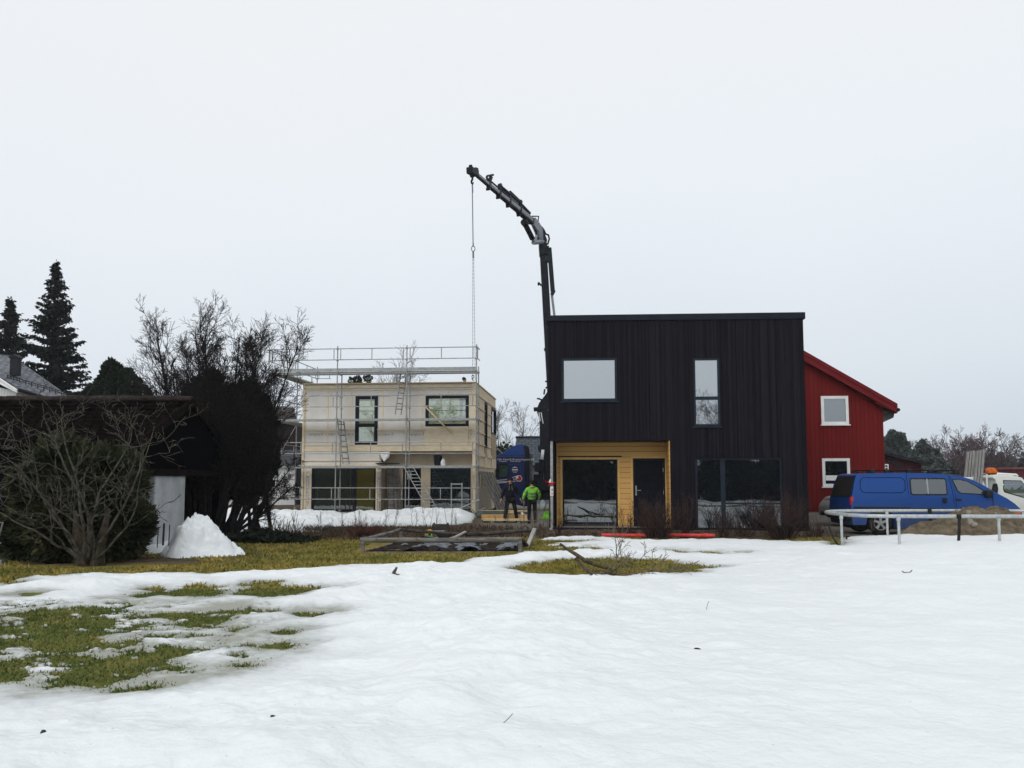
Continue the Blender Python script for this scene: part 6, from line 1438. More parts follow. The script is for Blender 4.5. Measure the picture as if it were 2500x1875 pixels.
# --- two dark columnar conifers standing inside it
CON = leafmat('dark_conifer', (.006, .007, .006), (.020, .017, .012), (.038, .030, .018), 5)
def column(label, spires, Y_, seed, n=15000):
    """spires: (px, py_top, py_bottom, half width m) of the upright plumes of one plant"""
    rs = np.random.RandomState(seed); x0 = at(sum(k[0] for k in spires) / len(spires), 1200, Y_).x; t = thing('thuja', label, 'conifer', (x0, Y_, ztf(x0, Y_))); Q, D = [], []; mb = MB(); r2 = random.Random(seed)
    for (px, pt, pb, w) in spires:
        c_ = at(px, pt, Y_); z1 = c_.z; z0 = at(px, pb, Y_).z; w *= .74; m_ = int(n * 1.3 * w * (z1 - z0)); u_ = rs.rand(m_) ** .85
        prof = np.minimum(1, (u_ / .16) ** .6) * np.clip((1 - u_) / .42, 0, 1) ** .62; a = rs.rand(m_) * 2 * PI
        rr = w * prof * (.35 + .65 * rs.rand(m_) ** .45) * (1 + .9 * vnoise(np.cos(a) * 1.6 + px, u_ * 8 + np.sin(a) * 1.6, 1, seed)) + np.where(rs.rand(m_) < .12, rs.rand(m_) * .26, 0)
        Q.append(np.stack([c_.x - x0 + np.cos(a) * rr + .06 * np.sin(u_ * 7), r2.uniform(-.3, .3) + np.sin(a) * rr, z0 + (z1 - z0) * u_ + rs.randn(m_) * .09], -1)); D.append(np.stack([np.cos(a) * .45, np.sin(a) * .45, np.ones(m_)], -1))
        for i in range(1): mb.tube([(c_.x - x0 + r2.uniform(-.3, .3), r2.uniform(-.25, .25), -.1), (c_.x - x0 + r2.uniform(-.25, .25), r2.uniform(-.2, .2), z0 * .6), (c_.x - x0 + r2.uniform(-.12, .12), 0, z0 + (z1 - z0) * .7)], [.07, .05, .015], 6)
    quads_obj('crown', leaf_quads(np.concatenate(Q), .21, rs, aspect=.16, dirs=np.concatenate(D)), CON, t); mb.build('trunk', BARK, t); return t
column('dark columnar conifer nearest the shed, foliage cut off at shoulder height', [(478, 962, 1180, .34), (500, 938, 1215, .40), (520, 930, 1200, .36), (540, 968, 1190, .30), (462, 1000, 1150, .26), (515, 1030, 1240, .46), (490, 1060, 1210, .4)], 25.6, 21, 6500)
column('dark columnar conifer right of its twin, in front of the cottage', [(566, 998, 1200, .34), (588, 965, 1225, .38), (612, 955, 1228, .36), (636, 990, 1215, .30), (652, 1040, 1180, .22), (598, 1050, 1232, .46), (560, 1060, 1235, .32), (625, 1080, 1225, .34)], 25.9, 22, 6500)

# --- foreground shrub: lichen grey branches over a dark yew
b1 = gnd(212, 1392); t = thing('lichen_tree', 'leafless tree with twisting grey lichen branches before the dark shed', 'tree', (b1.x, b1.y, 0))
rng = random.Random(5); mb = MB()
cfg2 = [(10, .19, .05, 6, .48, .80, 6), (7, .26, .06, 3, .55, .85, 5), (5, .28, .05, 3, .55, .8, 4), (3, .3, .03, 0, 0, 0, 3)]
for (dx, dy, dz, L_, r_, x_) in ((-.9, -.25, 1.0, 2.2, .05, -.1), (-.55, -.35, 1.1, 2.6, .055, -.05), (-.25, -.3, 1.2, 2.9, .06, 0), (.1, -.35, 1.2, 3.1, .06, .1), (.35, -.3, 1.1, 3.0, .055, .2), (.6, -.3, 1.0, 2.7, .05, .25), (.9, -.35, .8, 2.5, .04, .25), (-1.2, -.3, .75, 2.2, .04, -.15), (.2, -.5, 1.2, 2.9, .045, .1), (-.4, -.5, 1.2, 2.5, .045, 0), (.75, -.45, 1.1, 2.8, .04, .2), (-.7, -.4, 1.3, 2.6, .04, -.1))[:10]:
    grow(mb, (x_, -.15, .25), (dx * .92 - .06, dy, dz * 1.15), L_ * 1.06, r_ * .60, 0, cfg2, rng, .0055)
mb.build('branches', BARKG, t)
mb = MB(); mb.tube([(-.02, 0, -.1), (-.06, -.02, .25), (-.22, .0, .75), (-.3, .05, 1.15)], [.24, .16, .09, .03], 9); mb.tube([(.20, 0, -.1), (.21, -.02, .3), (.30, 0, .75), (.36, .05, 1.2)], [.20, .13, .08, .03], 9); mb.tube([(0, -.05, .1), (.1, -.1, .6), (.06, -.12, 1.1)], [.13, .08, .03], 8)
mb.build('trunk', mat('trunk_bark', (.022, .018, .013), (.075, .06, .042), scale=9, rough=.95), t, smooth=True)
YEW = leafmat('yew_needles', (.010, .015, .007), (.045, .052, .020), (.14, .125, .036), 2.2)
t = thing('yew', 'dark green spreading yew behind the lichen covered branches', 'shrub', (b1.x - .42, b1.y + .9, 0))
rs = np.random.RandomState(4); n = 64000
cl = np.array([(-1.25, .2, .75), (-.75, .0, 1.3), (-.2, .1, 1.65), (.35, .1, 1.7), (.8, .0, 1.2), (1.15, .1, .7), (-1.1, .1, 1.45), (.1, -.1, 1.0), (-.6, -.2, .7), (.75, -.2, .75), (-1.35, .3, .4), (1.3, .2, .62), (.9, .2, 1.55), (-.75, .2, 1.9), (.4, -.2, .5), (-.3, -.2, .5)])
ci = rs.randint(0, len(cl), n); v = rs.randn(n, 3); v /= np.linalg.norm(v, axis=1)[:, None]; rr = (.45 + .25 * rs.rand(n)) * (.55 + .45 * rs.rand(n) ** .35)
P_ = cl[ci] + v * rr[:, None] * np.array([1.0, .9, .85]); P_[:, 0] = np.where(P_[:, 0] > 0, P_[:, 0] * .62, P_[:, 0] * .95); P_[:, 0] -= np.clip(.9 - P_[:, 2], 0, 1) * np.clip(P_[:, 0], 0, 2) * .35; P_[:, 2] *= 1.08; k = P_[:, 2] > .02; P_ = P_[k]; v = v[k]
d = v * .8 + np.array([0, 0, .25]); quads_obj('foliage', leaf_quads(P_, .17, rs, aspect=.16, dirs=d), YEW, t)
mb = MB(); r2 = random.Random(2)
for c_ in cl: mb.tube([(0, 0, .1), tuple(c_ * .5 + np.array([0, .05, .1])), tuple(c_)], [.06, .045, .015], 5)
mb.build('stems', BARKB, t)

# --- conifers on the skyline, left
SPR = leafmat('spruce_needles', (.004, .008, .008), (.014, .020, .017), (.024, .032, .022), 3)
def spruce(name, label, base, hgt, wid, seed, m_=SPR, whorls=50, group=None, bare=.06, dens=1.5, qs=.27, start=0.04):
    rs = np.random.RandomState(seed); t = thing(name, label, 'tree', base, group=group); Cn, Dn, Sz = [], [], []; mb = MB()
    mb.tube([(0, 0, -.2), (0, 0, hgt * .5), (0, 0, hgt * .99)], [hgt * .018, hgt * .011, .015], 7)
    for w in range(whorls):
        f = min(.985, start + (1 - start) * (w + rs.rand() * 1.6) / whorls); z = f * hgt; Lb = wid * (1 - f) ** .78 * (1 - .5 * max(0, .12 - f) / .12)
        for b in range(int(8 + 4 * rs.rand())):
            az = rs.rand() * 2 * PI; z = f * hgt + (rs.rand() - .5) * hgt * .045; L_ = max(.12, Lb * (.55 + .62 * rs.rand())); droop = -.30 * (1 - f) + .25 * f; m = int(max(3, 9 * L_ / wid + 2) * dens) + 1
            s = np.linspace(.12, 1, m); zz = z + L_ * (droop * s + .16 * s ** 2.4); c_ = np.stack([np.cos(az) * L_ * s, np.sin(az) * L_ * s, zz], -1)
            if L_ > .5: mb.tube([(0, 0, z), tuple(c_[m // 2]), tuple(c_[-1])], [.03, .02, .006], 3, cap=False)
            for rep in range(5): Cn.append(c_ + rs.randn(m, 3) * np.array([.10, .10, .05]) * (.4 + L_ * .22)); Dn.append(np.stack([np.cos(az) * np.ones(m) * .8 + rs.randn(m) * .5, np.sin(az) * np.ones(m) * .8 + rs.randn(m) * .5, -0.55 + rs.randn(m) * .35 + 0 * s], -1)); Sz.append(qs * (.6 + .7 * rs.rand(m)) * (.55 + .45 * min(1, L_ / wid * 2)))
    m1 = 26; s = np.linspace(.95, 1.015, m1); Cn.append(np.stack([rs.randn(m1) * .05, rs.randn(m1) * .05, s * hgt], -1)); Dn.append(np.stack([rs.randn(m1), rs.randn(m1), np.ones(m1)], -1)); Sz.append(np.full(m1, .2))
    quads_obj('crown', leaf_quads(np.concatenate(Cn), np.concatenate(Sz), rs, aspect=.26, dirs=np.concatenate(Dn)), m_, t); mb.build('trunk', BARK, t); return t
def tree_at(px, py_top, Y, py_base=None): q = at(px, py_top, Y); return (q.x, Y, 0.0), q.z
(bs, h_) = tree_at(137, 648, 52); spruce('spruce', 'tall dark spruce rising behind the grey tiled roof', bs, h_, 3.4, 3, dens=2.4)
(bs, h_) = tree_at(25, 735, 55); spruce('spruce', 'spruce with a bare leader at the left edge of the photo', bs, h_, 3.2, 8, dens=2.6)
(bs, h_) = tree_at(-40, 715, 50); spruce('spruce', 'darker spruce cut by the left edge, in front of the bare-tipped one', bs, h_, 3.2, 9, dens=2.6)
def crown_tree(name, label, base, cl, n, m_, size, seed, trunk=.2, hgt=None, group=None, bark=BARK, aspect=.5):
    """a tree of leaf clumps: cl = list of (x,y,z,r)"""
    rs = np.random.RandomState(seed); t = thing(name, label, 'tree', base, group=group); cl = np.array(cl); w = cl[:, 3] ** 2; ci = rs.choice(len(cl), n, p=w / w.sum())
    v = rs.randn(n, 3); v /= np.linalg.norm(v, axis=1)[:, None]; nz = 1 + .5 * vnoise(v[:, 0] * 2.5 + ci, v[:, 2] * 2.5 + v[:, 1], 1, seed)
    P_ = cl[ci, :3] + v * (cl[ci, 3] * (.45 + .55 * rs.rand(n) ** .5) * nz)[:, None]
    quads_obj('crown', leaf_quads(P_, size, rs, aspect=aspect, dirs=v * .6 + np.array([0, 0, .3])), m_, t)
    mb = MB(); top = cl[:, 2].max(); mb.tube([(0, 0, -.2), (.05, 0, top * .4), (0, .05, top * .8)], [trunk, trunk * .7, trunk * .25], 7)
    for c_ in cl: mb.tube([(0, 0, max(.3, c_[2] * .55)), tuple(c_[:3])], [trunk * .4, trunk * .08], 4)
    mb.build('trunk', bark, t); return t
PIN = leafmat('pine_green', (.006, .014, .008), (.020, .036, .018), (.034, .050, .022), 4)
Yp = 46; q = at(282, 990, Yp); T = at(282, 882, Yp).z; s_ = Yp / F
rng = random.Random(14); cl = []
for (px, py, r) in ((282, 905, 22), (262, 915, 18), (305, 917, 18), (243, 935, 19), (285, 935, 30), (325, 940, 20), (225, 960, 20), (265, 965, 26), (310, 968, 26), (345, 962, 18), (240, 990, 24), (300, 1000, 30), (350, 990, 18)): c_ = at(px, py, Yp); cl.append((c_.x - q.x, rng.uniform(-.4, .4), c_.z, r * s_))
crown_tree('round_conifer', 'rounded dark green conifer behind the shed ridge', (q.x, Yp, 0), cl, 15000, PIN, .17, 6, .16, aspect=.35)
# --- bare trees and conifers in the distance
def bare(name, label, base, hgt, seed, m_=TWIGD, spread=.5, stems=1, cfg=None, group=None, r=None, rmin=.009):
    rng = random.Random(seed); t = thing(name, label, 'tree', base, group=group); mb = MB()
    cfg = cfg or [(8, .05, .06, 14, .42, .65, 5), (5, .1, .06, 7, .5, .6, 4), (4, .14, .05, 5, .55, .6, 3), (3, .15, .05, 0, 0, 0, 3)]
    for i in range(stems): grow(mb, (rng.uniform(-.2, .2) * stems, rng.uniform(-.2, .2) * stems, 0), (rng.uniform(-spread, spread) * .6 * (stems > 1), rng.uniform(-spread, spread) * .5 * (stems > 1), 1), hgt * rng.uniform(.82, 1.0), r or hgt * .013, 0, cfg, rng, rmin)
    mb.build('crown', m_, t); mb2 = MB(); mb2.tube([(0, 0, -.2), (0.02, 0, hgt * .25)], [hgt * .017, hgt * .013], 7); mb2.build('trunk', BARKB, t); return t
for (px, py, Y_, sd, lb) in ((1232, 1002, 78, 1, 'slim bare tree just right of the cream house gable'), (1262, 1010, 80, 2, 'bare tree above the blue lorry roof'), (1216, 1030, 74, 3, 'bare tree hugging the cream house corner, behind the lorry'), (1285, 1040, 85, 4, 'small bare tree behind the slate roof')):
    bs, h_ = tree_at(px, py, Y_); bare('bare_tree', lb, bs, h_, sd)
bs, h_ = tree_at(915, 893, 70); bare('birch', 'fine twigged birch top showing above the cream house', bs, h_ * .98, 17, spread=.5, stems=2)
bs, h_ = tree_at(880, 905, 66); q = at(880, 915, 66); crown_tree('pine', 'small dark pine top beside the birch above the cream house', (q.x, 66, 0), [(-.65, 0, q.z - .5, .25), (-.2, .1, q.z - .4, .28), (-.1, 0, q.z - 1.1, .6), (.55, 0, q.z - .35, .28)], 1600, PIN, .13, 5, .15)
(bs, h_) = tree_at(1228, 1082, 66); q = at(1228, 1100, 66); crown_tree('dark_bush', 'dark evergreen clump behind the lorry cab', (q.x, 66, 0), [(0, 0, q.z - .6, 1.1), (-.5, 0, q.z - 1.6, 1.3), (.5, .2, q.z - 1.9, 1.3), (0, 0, .9, 1.6)], 5000, PIN, .2, 15, .15)
FARC = leafmat('far_conifer_hazed', (.045, .060, .060), (.080, .098, .092), (.11, .125, .115), 3)  # distance haze put into the needles as a paler tone
Yf = 105
q = at(2190, 1062, Yf); s_ = Yf / F; rng = random.Random(3); cl = []
for (px, py, r) in ((2178, 1066, 12), (2196, 1072, 14), (2170, 1085, 16), (2190, 1095, 18), (2212, 1090, 11), (2165, 1110, 16), (2196, 1118, 18), (2225, 1110, 10), (2180, 1140, 18), (2150, 1100, 14)): c_ = at(px, py, Yf); cl.append((c_.x - q.x, rng.uniform(-.5, .5), c_.z, r * s_))
crown_tree('far_pine', 'hazy pine behind the right corner of the red house', (q.x, Yf, 0), cl, 12000, FARC, .28, 9, .25, aspect=.4)
for (px, py, Y_, w, sd, lb) in ((2252, 1076, 87, 2.6, 31, 'pointed hazy spruce above the dark red barn'), (2281, 1097, 88, 2.4, 32, 'shorter spruce right of the pointed one, above the van roof'), (2213, 1092, 89, 1.5, 33, 'thin little spruce between the hazy pine and the pointed spruce'), (2268, 1112, 86, 2.8, 34, 'broad low spruce filling between the barn and the purple shrubs'), (2240, 1115, 88, 2.8, 36, 'low spruce directly over the barn roof end'), (2442, 1107, 98, 2.2, 35, 'dark blunt conifer between the ramps and the amber beacon'), (2497, 1120, 96, 1.6, 37, 'small conifer at the right edge above the maroon building'), (2480, 1133, 100, 2.0, 38, 'low dark conifer right of the amber beacon')):
    bs, h_ = tree_at(px, py, Y_); spruce('far_spruce', lb, bs, h_, w, sd, FARC, whorls=26, qs=.5, start=.02)
PURP = mat('purple_twig', (.075, .052, .060), (.125, .090, .098), scale=3, rough=.95)
bcfg = [(6, .08, .05, 9, .5, .55, 4), (5, .12, .05, 6, .5, .55, 3), (4, .15, .05, 4, .55, .6, 3), (3, .16, .04, 0, 0, 0, 3)]
for (px, py, Y_, st, sd, lb) in ((2372, 1068, 95, 9, 41, 'big purple-brown leafless shrub left of the loading ramps'), (2345, 1090, 93, 8, 42, 'purple-brown shrub behind the windscreen of the van'), (2320, 1108, 92, 7, 46, 'lower purple-brown shrub right of the spruces'), (2405, 1080, 96, 7, 43, 'tall purple-brown shrub right behind the ramps'), (2430, 1115, 94, 6, 44, 'dusky leafless shrub below the blunt conifer'), (2500, 1085, 99, 4, 45, 'bare pale tree reaching in at the right edge')):
    bs, h_ = tree_at(px, py, Y_); bare('far_shrub', lb, bs, h_, sd, PURP if sd < 45 or sd == 46 else TWIGD, spread=.75, stems=int(st * 1.3), cfg=bcfg, r=.05, rmin=.016)
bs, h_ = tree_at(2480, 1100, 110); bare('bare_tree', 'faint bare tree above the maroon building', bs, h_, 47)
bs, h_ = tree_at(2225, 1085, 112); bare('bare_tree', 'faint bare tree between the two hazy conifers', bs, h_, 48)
# far wood closing the horizon
rs = np.random.RandomState(77); n = 70000
a_ = rs.rand(n) * 2 * PI; rd_ = 160 + rs.rand(n) * 45; hh = rs.rand(n) ** .8 * (5.2 + 2.4 * vnoise(a_ * 25, rd_ * .02, 1) + 3 * vnoise(a_ * 90, rd_ * .02, 1))
P_ = np.stack([np.cos(a_) * rd_, np.sin(a_) * rd_, hh], -1)
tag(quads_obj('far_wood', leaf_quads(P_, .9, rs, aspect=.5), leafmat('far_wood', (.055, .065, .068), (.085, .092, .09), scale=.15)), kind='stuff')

# --- what the panes mirror: a belt of dark garden trees and two birches behind the camera
rs = np.random.RandomState(12)
for i in range(16):
    x_ = -36 + i * 4.9 + rs.uniform(-1, 1); y_ = -17 - rs.rand() * 4; h_ = 3.3 + rs.rand() * 1.0
    cl = [(rs.uniform(-1.7, 1.7), rs.uniform(-1, 1), h_ * rs.uniform(.05, .75), rs.uniform(1.0, 1.5)) for _ in range(11)]
    crown_tree('garden_tree', 'dense dark garden tree in the row behind the photographer', (x_, y_, 0), cl, 2600, PIN, .5, 100 + i, .2, group='garden trees behind the photographer')
for i, (x_, h_) in enumerate(((7.6, 8.6), (9.2, 10.0), (-24, 9), (-15, 8))): bare('birch', 'leafless birch standing behind the photographer', (x_, -38.5, 0), h_, 60 + i, mat('birch_twig', (.02, .018, .02), (.05, .045, .045)), stems=3, spread=.4, r=.07, group='birches behind the photographer')

# --- red twigged shrubs in front of the black house and small ones along the embankment
def twiggy(name, label, x, y, h, w, n, seed, m_=TWIGR, z=None, r=.008, ch=5, dark=True):
    rng = random.Random(seed); t = thing(name, label, 'shrub', (x, y, (ztf(x, y) if z is None else z) - .03)); mb = MB()
    cfg = [(6, .07, .04, ch, .42, .42, 4), (4, .12, .05, 3, .5, .5, 3), (3, .15, .05, 0, 0, 0, 3)]
    for i in range(n):
        a = rng.uniform(0, 2 * PI); rr = rng.random() ** .6; lean = rr * w / h
        grow(mb, (math.cos(a) * rr * w * .22, math.sin(a) * rr * w * .2, 0), (math.cos(a) * lean, math.sin(a) * lean * .7, 1), h * rng.uniform(.55, 1.08) * (1 - .1 * rr), r * rng.uniform(.7, 1.6), 0, cfg, rng)
    mb.build('stems', m_, t)
    if dark:
        mb = MB()
        for i in range(60): a = rng.uniform(0, 2 * PI); rr = rng.uniform(0, .24) * w; mb.tube([(math.cos(a) * rr * .8, math.sin(a) * rr * .6, 0), (math.cos(a) * rr * 1.15, math.sin(a) * rr, .34 * h * rng.uniform(.6, 1))], [.018, .012], 4)
        mb.build('stool', BARK, t)
    return t
def sx(px, Y): return at(px, 1300, Y).x
twiggy('red_stemmed_shrub', 'bushy red-brown leafless shrub in front of the dark entrance door', sx(1605, 24.3), 24.3, 1.22, 1.05, 95, 71, r=.009)
twiggy('red_stemmed_shrub', 'bushy red-brown leafless shrub before the right corner of the black house', sx(1912, 24.1), 24.1, 1.28, 1.15, 90, 72, r=.009)
twiggy('small_shrub', 'thin brown shrub between the entrance window and the dark door', sx(1528, 24.9), 24.9, 1.0, .7, 22, 73, ch=4, dark=False)
twiggy('small_shrub', 'sparse brown shrub just right of the shrub before the door', sx(1672, 24.8), 24.8, 1.25, .6, 26, 74, ch=4, dark=False)
twiggy('small_shrub', 'low rusty shrub below the bar between the two lower panes', sx(1768, 24.9), 24.9, .95, .5, 30, 75, ch=4, dark=False)
twiggy('small_shrub', 'low pale twiggy shrub in front of the wide right pane', sx(1820, 25.0), 25.0, .8, .8, 30, 76, ch=4, dark=False)
twiggy('small_shrub', 'scrubby shrub at the foot of the red house, right of the black house', sx(1990, 25.0), 25.0, .55, .6, 26, 77, ch=4, dark=False)
twiggy('small_shrub', 'small shrub against the left yellow strip of the entrance', sx(1362, 25.2), 25.2, .75, .25, 12, 78, ch=3, dark=False)
twiggy('russet_shrub', 'low russet leafless shrub in front of the snow bank', sx(885, 24.6), 24.6, .62, .85, 60, 79, mat('russet_twig', (.05, .018, .014), (.12, .045, .03), scale=6, rough=.9), r=.006)
rng = random.Random(19)
tall = [(838, 1238, 27), (872, 1205, 25.5), (940, 1215, 26), (960, 1160, 25.4), (1010, 1225, 26.2), (1044, 1230, 26), (1103, 1195, 25.6), (1118, 1240, 25.8), (1064, 1240, 27), (1238, 1235, 25.6), (1278, 1222, 25.6), (1296, 1240, 25.4), (1304, 1236, 25.8), (1330, 1228, 25.3), (783, 1240, 27), (664, 1242, 27), (805, 1255, 26.5), (1160, 1245, 26), (1400, 1262, 25.1), (1432, 1262, 25.0), (1462, 1265, 25.0), (1212, 1250, 26), (2128, 1258, 24.6), (1340, 1246, 25.2)]
for i, (px, py, Y_) in enumerate(tall):
    q = at(px, py, Y_); z_ = ztf(q.x, Y_); t = thing('sapling', 'thin bare sapling growing on the embankment between the lawn and the houses', 'sapling', (q.x, Y_, z_), group='thin saplings along the embankment')
    mb = MB(); cfg = [(6, .05, .04, 4, .35, .5, 4), (4, .12, .05, 2, .5, .5, 3), (3, .1, .05, 0, 0, 0, 3)]; h_ = q.z - z_
    for k in range(rng.choice((1, 2, 3))): grow(mb, (rng.uniform(-.05, .05), 0, -.05), (rng.uniform(-.22, .22), 0, 1), h_ * rng.uniform(.75, 1.05), .009, 0, cfg, rng)
    mb.build('stems', mat('pale_twig', (.05, .04, .034), (.13, .11, .095), scale=7, rough=.9), t)
# evergreen ground cover and cut stalks left of the lawn edge
rs = np.random.RandomState(31); n = 9000; x_ = -8.2 + rs.rand(n) * 2.9; y_ = 22.4 + rs.rand(n) * 2.0
P_ = np.stack([x_, y_, .02 + rs.rand(n) * .36 * (1 - np.abs(x_ + 6.9) / 1.9).clip(.12, 1)], -1)
tag(quads_obj('ground_cover', leaf_quads(P_, .11, rs, aspect=.5), leafmat('ivy_leaf', (.006, .009, .006), (.018, .024, .013), (.03, .035, .02), 6)), kind='stuff')
rng = random.Random(6); q = gnd(672, 1318); t = thing('cut_stalks', 'clump of broken tan stalks at the edge of the lawn', 'stalks', (q.x, q.y + .4, 0)); mb = MB()
for i in range(70):
    a = rng.uniform(0, 2 * PI); ln = rng.uniform(.25, .85); tilt = rng.uniform(.1, 1.3); b_ = Vector((rng.gauss(0, .28), rng.gauss(0, .2), 0)); mb.tube([b_, b_ + Vector((math.cos(a) * math.sin(tilt), math.sin(a) * math.sin(tilt) * .6, math.cos(tilt))) * ln], [.012, .006], 4)
mb.build('stalks', mat('tan_stalk', (.07, .045, .028), (.22, .16, .10), scale=9, rough=.9), t)

# ================================================================== smaller things on the lawn
# heap of old snow beside the shed
q0 = gnd(465, 1372); rs = np.random.RandomState(2)
th_, rr_ = np.meshgrid(np.linspace(0, 2 * PI, 97), np.linspace(0, 1, 48))
x = np.cos(th_) * rr_; y = np.sin(th_) * rr_
wx = np.where(x > 0, 1.16, .74) * (1 + .05 * np.cos(3 * th_ + 1)); X = x * wx; Yv = y * .85 * (1 + .06 * np.cos(4 * th_))
prof = np.clip(1 - rr_, 0, 1); k_ = S(-.5, .6, np.cos(th_)); hgt = .95 * (k_ * np.interp(rr_, [0, .12, .28, .5, .75, 1], [1, .97, .84, .52, .25, 0]) + (1 - k_) * np.interp(rr_, [0, .3, .55, .75, .9, 1], [1, .95, .76, .46, .2, 0]))
nz = fbm(X + 3, Yv, 1.8, 5, 3.0, gain=.6) * .75 * (prof * (1 - prof * .7)) + fbm(X, Yv, 6, 4, 5., gain=.6) * .14 * np.clip(prof * 3, 0, 1)
nz[:, -1] = nz[:, 0]
# scooped hollow on the left flank
hol = .30 * np.exp(-(((X + .47) / .13) ** 2 + ((Yv + .36) / .2) ** 2))
Zp = hgt * .97 + nz - hol * .8 * np.clip(prof * 4, 0, 1); Zp[0, :] = Zp[0].mean()
dirt = np.clip(.62 - np.exp(-(((X + .47) / .17) ** 2 + ((Yv + .40) / .28) ** 2)) * .40 - np.clip(fbm(X, Yv, 3.5, 4, 17.), 0, 1) * .35 - np.clip(.10 - prof, 0, 1) * 1.2, 0, 1)  # greyer tone inside the hollow, in noise streaks and along the rim
P_ = np.stack([X + q0.x - .08, Yv + q0.y + .55, Zp + .04], -1)
tag(grid_obj('snow_pile', P_, SNOW, {'thick': dirt}), 'cone of old shovelled snow with a grey hollow, beside the shed', 'snow pile')
# snow lying at the foot of the masonry
X, Yg = np.meshgrid(np.linspace(-9.6, -7.5, 60), np.linspace(18.6, 21.6, 60)); z_ = .32 * S(18.8, 20.4, Yg) * (1 - S(-8.0, -7.6, X)) * S(-9.7, -9.0, X) + fbm(X, Yg, 2, 4) * .10 - .05
tag(grid_obj('shed_snow', np.stack([X, Yg, z_], -1), SNOW, {'thick': np.clip(z_ * 3, 0, .62)}), kind='stuff')
for (px, py, pyt, Y_, dk) in ((398, 1320, 1278, 18.9, 1), (412, 1320, 1281, 18.9, 0), (384, 1326, 1290, 18.8, 0)):
    q = at(px, py, Y_); m = MB(); m.tube([(0, 0, -.1), (.01, 0, at(px, pyt, Y_).z - q.z)], .012 + .012 * dk, 5); tag(m.build('stake', DARKWOOD, loc=(q.x, Y_, max(q.z, .05))), 'short dark stake sticking up from the ground behind the snow heap', 'stake', 'stakes behind the snow heap')

# dirt heap in front of the van
q0 = at(2390, 1312, 24.5)
th_, rr_ = np.meshgrid(np.linspace(0, 2 * PI, 129), np.linspace(0, 1, 60)); x = np.cos(th_) * rr_; y = np.sin(th_) * rr_
X = x * 2.75; Yv = y * 1.15; prof = 1 - rr_; hh = .80 * np.minimum(1, (prof * 1.35)) ** .95 * (1 + .12 * np.cos(2.2 * x))
nz = fbm(X, Yv, 1.5, 5, 8., gain=.62) * .42 * np.clip(prof * 2, 0, 1) * (1 - .5 * prof) + fbm(X, Yv, 7, 3, 2.) * .07 * np.clip(prof * 4, 0, 1); nz[:, -1] = nz[:, 0]
Zp = hh + nz; Zp[0, :] = Zp[0].mean()
DIRT = mat('heaped_dirt', (.075, .060, .040), (.165, .135, .095), scale=5, rough=.95, bump=.8, c3=(.24, .20, .15), bscale=16)
tag(grid_obj('dirt_heap', np.stack([X + q0.x, Yv + q0.y, Zp + ztf(q0.x, q0.y) - .08], -1), DIRT), 'brown heap of dirt in front of the blue van', 'dirt heap')
rs = np.random.RandomState(6); rng = random.Random(44)
for i in range(10):
    a_, r_ = rng.uniform(PI, 2 * PI), rng.uniform(.25, .9); xx, yy_ = q0.x + math.cos(a_) * r_ * 2.7, q0.y + math.sin(a_) * r_ * 1.1; s_ = rng.uniform(.04, .09)
    o = lumpy('stone', mat('pale_stone', (.16, .14, .11), (.3, .28, .24), scale=8, rough=.9), (s_ * 1.3, s_, s_), seed=200 + i, n=(6, 8), flat=False, loc=(xx, yy_, .80 * min(1, (1 - r_) * 1.35) ** .95 + ztf(xx, yy_) - .02)); tag(o, 'stone lying on the slope of the dirt heap', 'stone', 'stones on the dirt heap')

# trampoline frame without its mat
tr = thing('trampoline_frame', 'galvanised oblong trampoline frame without mat standing in the snow', 'trampoline', (11.5, 22.8, 0.0))
ring = [(8.45, 22.0), (8.55, 21.55), (8.8, 21.2), (9.4, 21.0), (11, 20.95), (13, 20.95), (14.4, 21.1), (15.1, 21.6), (15.4, 22.4), (15.4, 23.2), (15.0, 24.1), (14.3, 24.6), (13.2, 24.75), (11, 24.75), (9.7, 24.65), (9.0, 24.3), (8.6, 23.7), (8.45, 22.9)]
rp = []
for i in range(len(ring)):
    p0, p1, p2, p3 = [Vector(ring[(i + k - 1) % len(ring)]) for k in range(4)]
    for k in range(4):
        t_ = k / 4; rp.append(.5 * ((2 * p1) + (p2 - p0) * t_ + (2 * p0 - 5 * p1 + 4 * p2 - p3) * t_ ** 2 + (3 * p1 - p0 - 3 * p2 + p3) * t_ ** 3))
RZ = .875
m = MB(); m.tube([(q.x - 11.5, q.y - 22.8, RZ) for q in rp], .045, 8, closed=True); m.build('ring', GALVL, tr, smooth=True)
for (px, Y_) in ((2056, 21.75), (2196, 20.96), (2441, 20.97), (2168, 24.6), (2369, 24.75)):
    q = at(px, 1330, Y_); m = MB(); m.tube([(q.x - 11.5, Y_ - 22.8, .02), (q.x - 11.5, Y_ - 22.8, RZ - .42), (q.x - 11.5 - (.0), Y_ - 22.8, RZ)], [.034, .034, .036], 8); m.tube([(q.x - 11.5, Y_ - 22.8, RZ - .10), (q.x - 11.5, Y_ - 22.8, RZ - .03)], .05, 8); m.build('leg', GALVL, tr)
for (px, Y_, pts_) in ((2272, 24.7, ((0, RZ + .05), (.0, .5), (-.02, .05))), (2343, 20.9, ((0, RZ + .03), (-.02, .55), (-.05, .25), (-.13, .02)))):
    q = at(px, 1300, Y_); m = MB(); m.tube([(q.x - 11.5 + a_, Y_ - 22.8 - .02, b_) for a_, b_ in pts_], .036 if Y_ < 22 else .042, 7); m.tube([(q.x - 11.5, Y_ - 22.8, RZ - .05), (q.x - 11.5, Y_ - 22.8, RZ + .05)], .056, 8); m.build('net_pole_sleeve', RUBBER, tr, smooth=True)
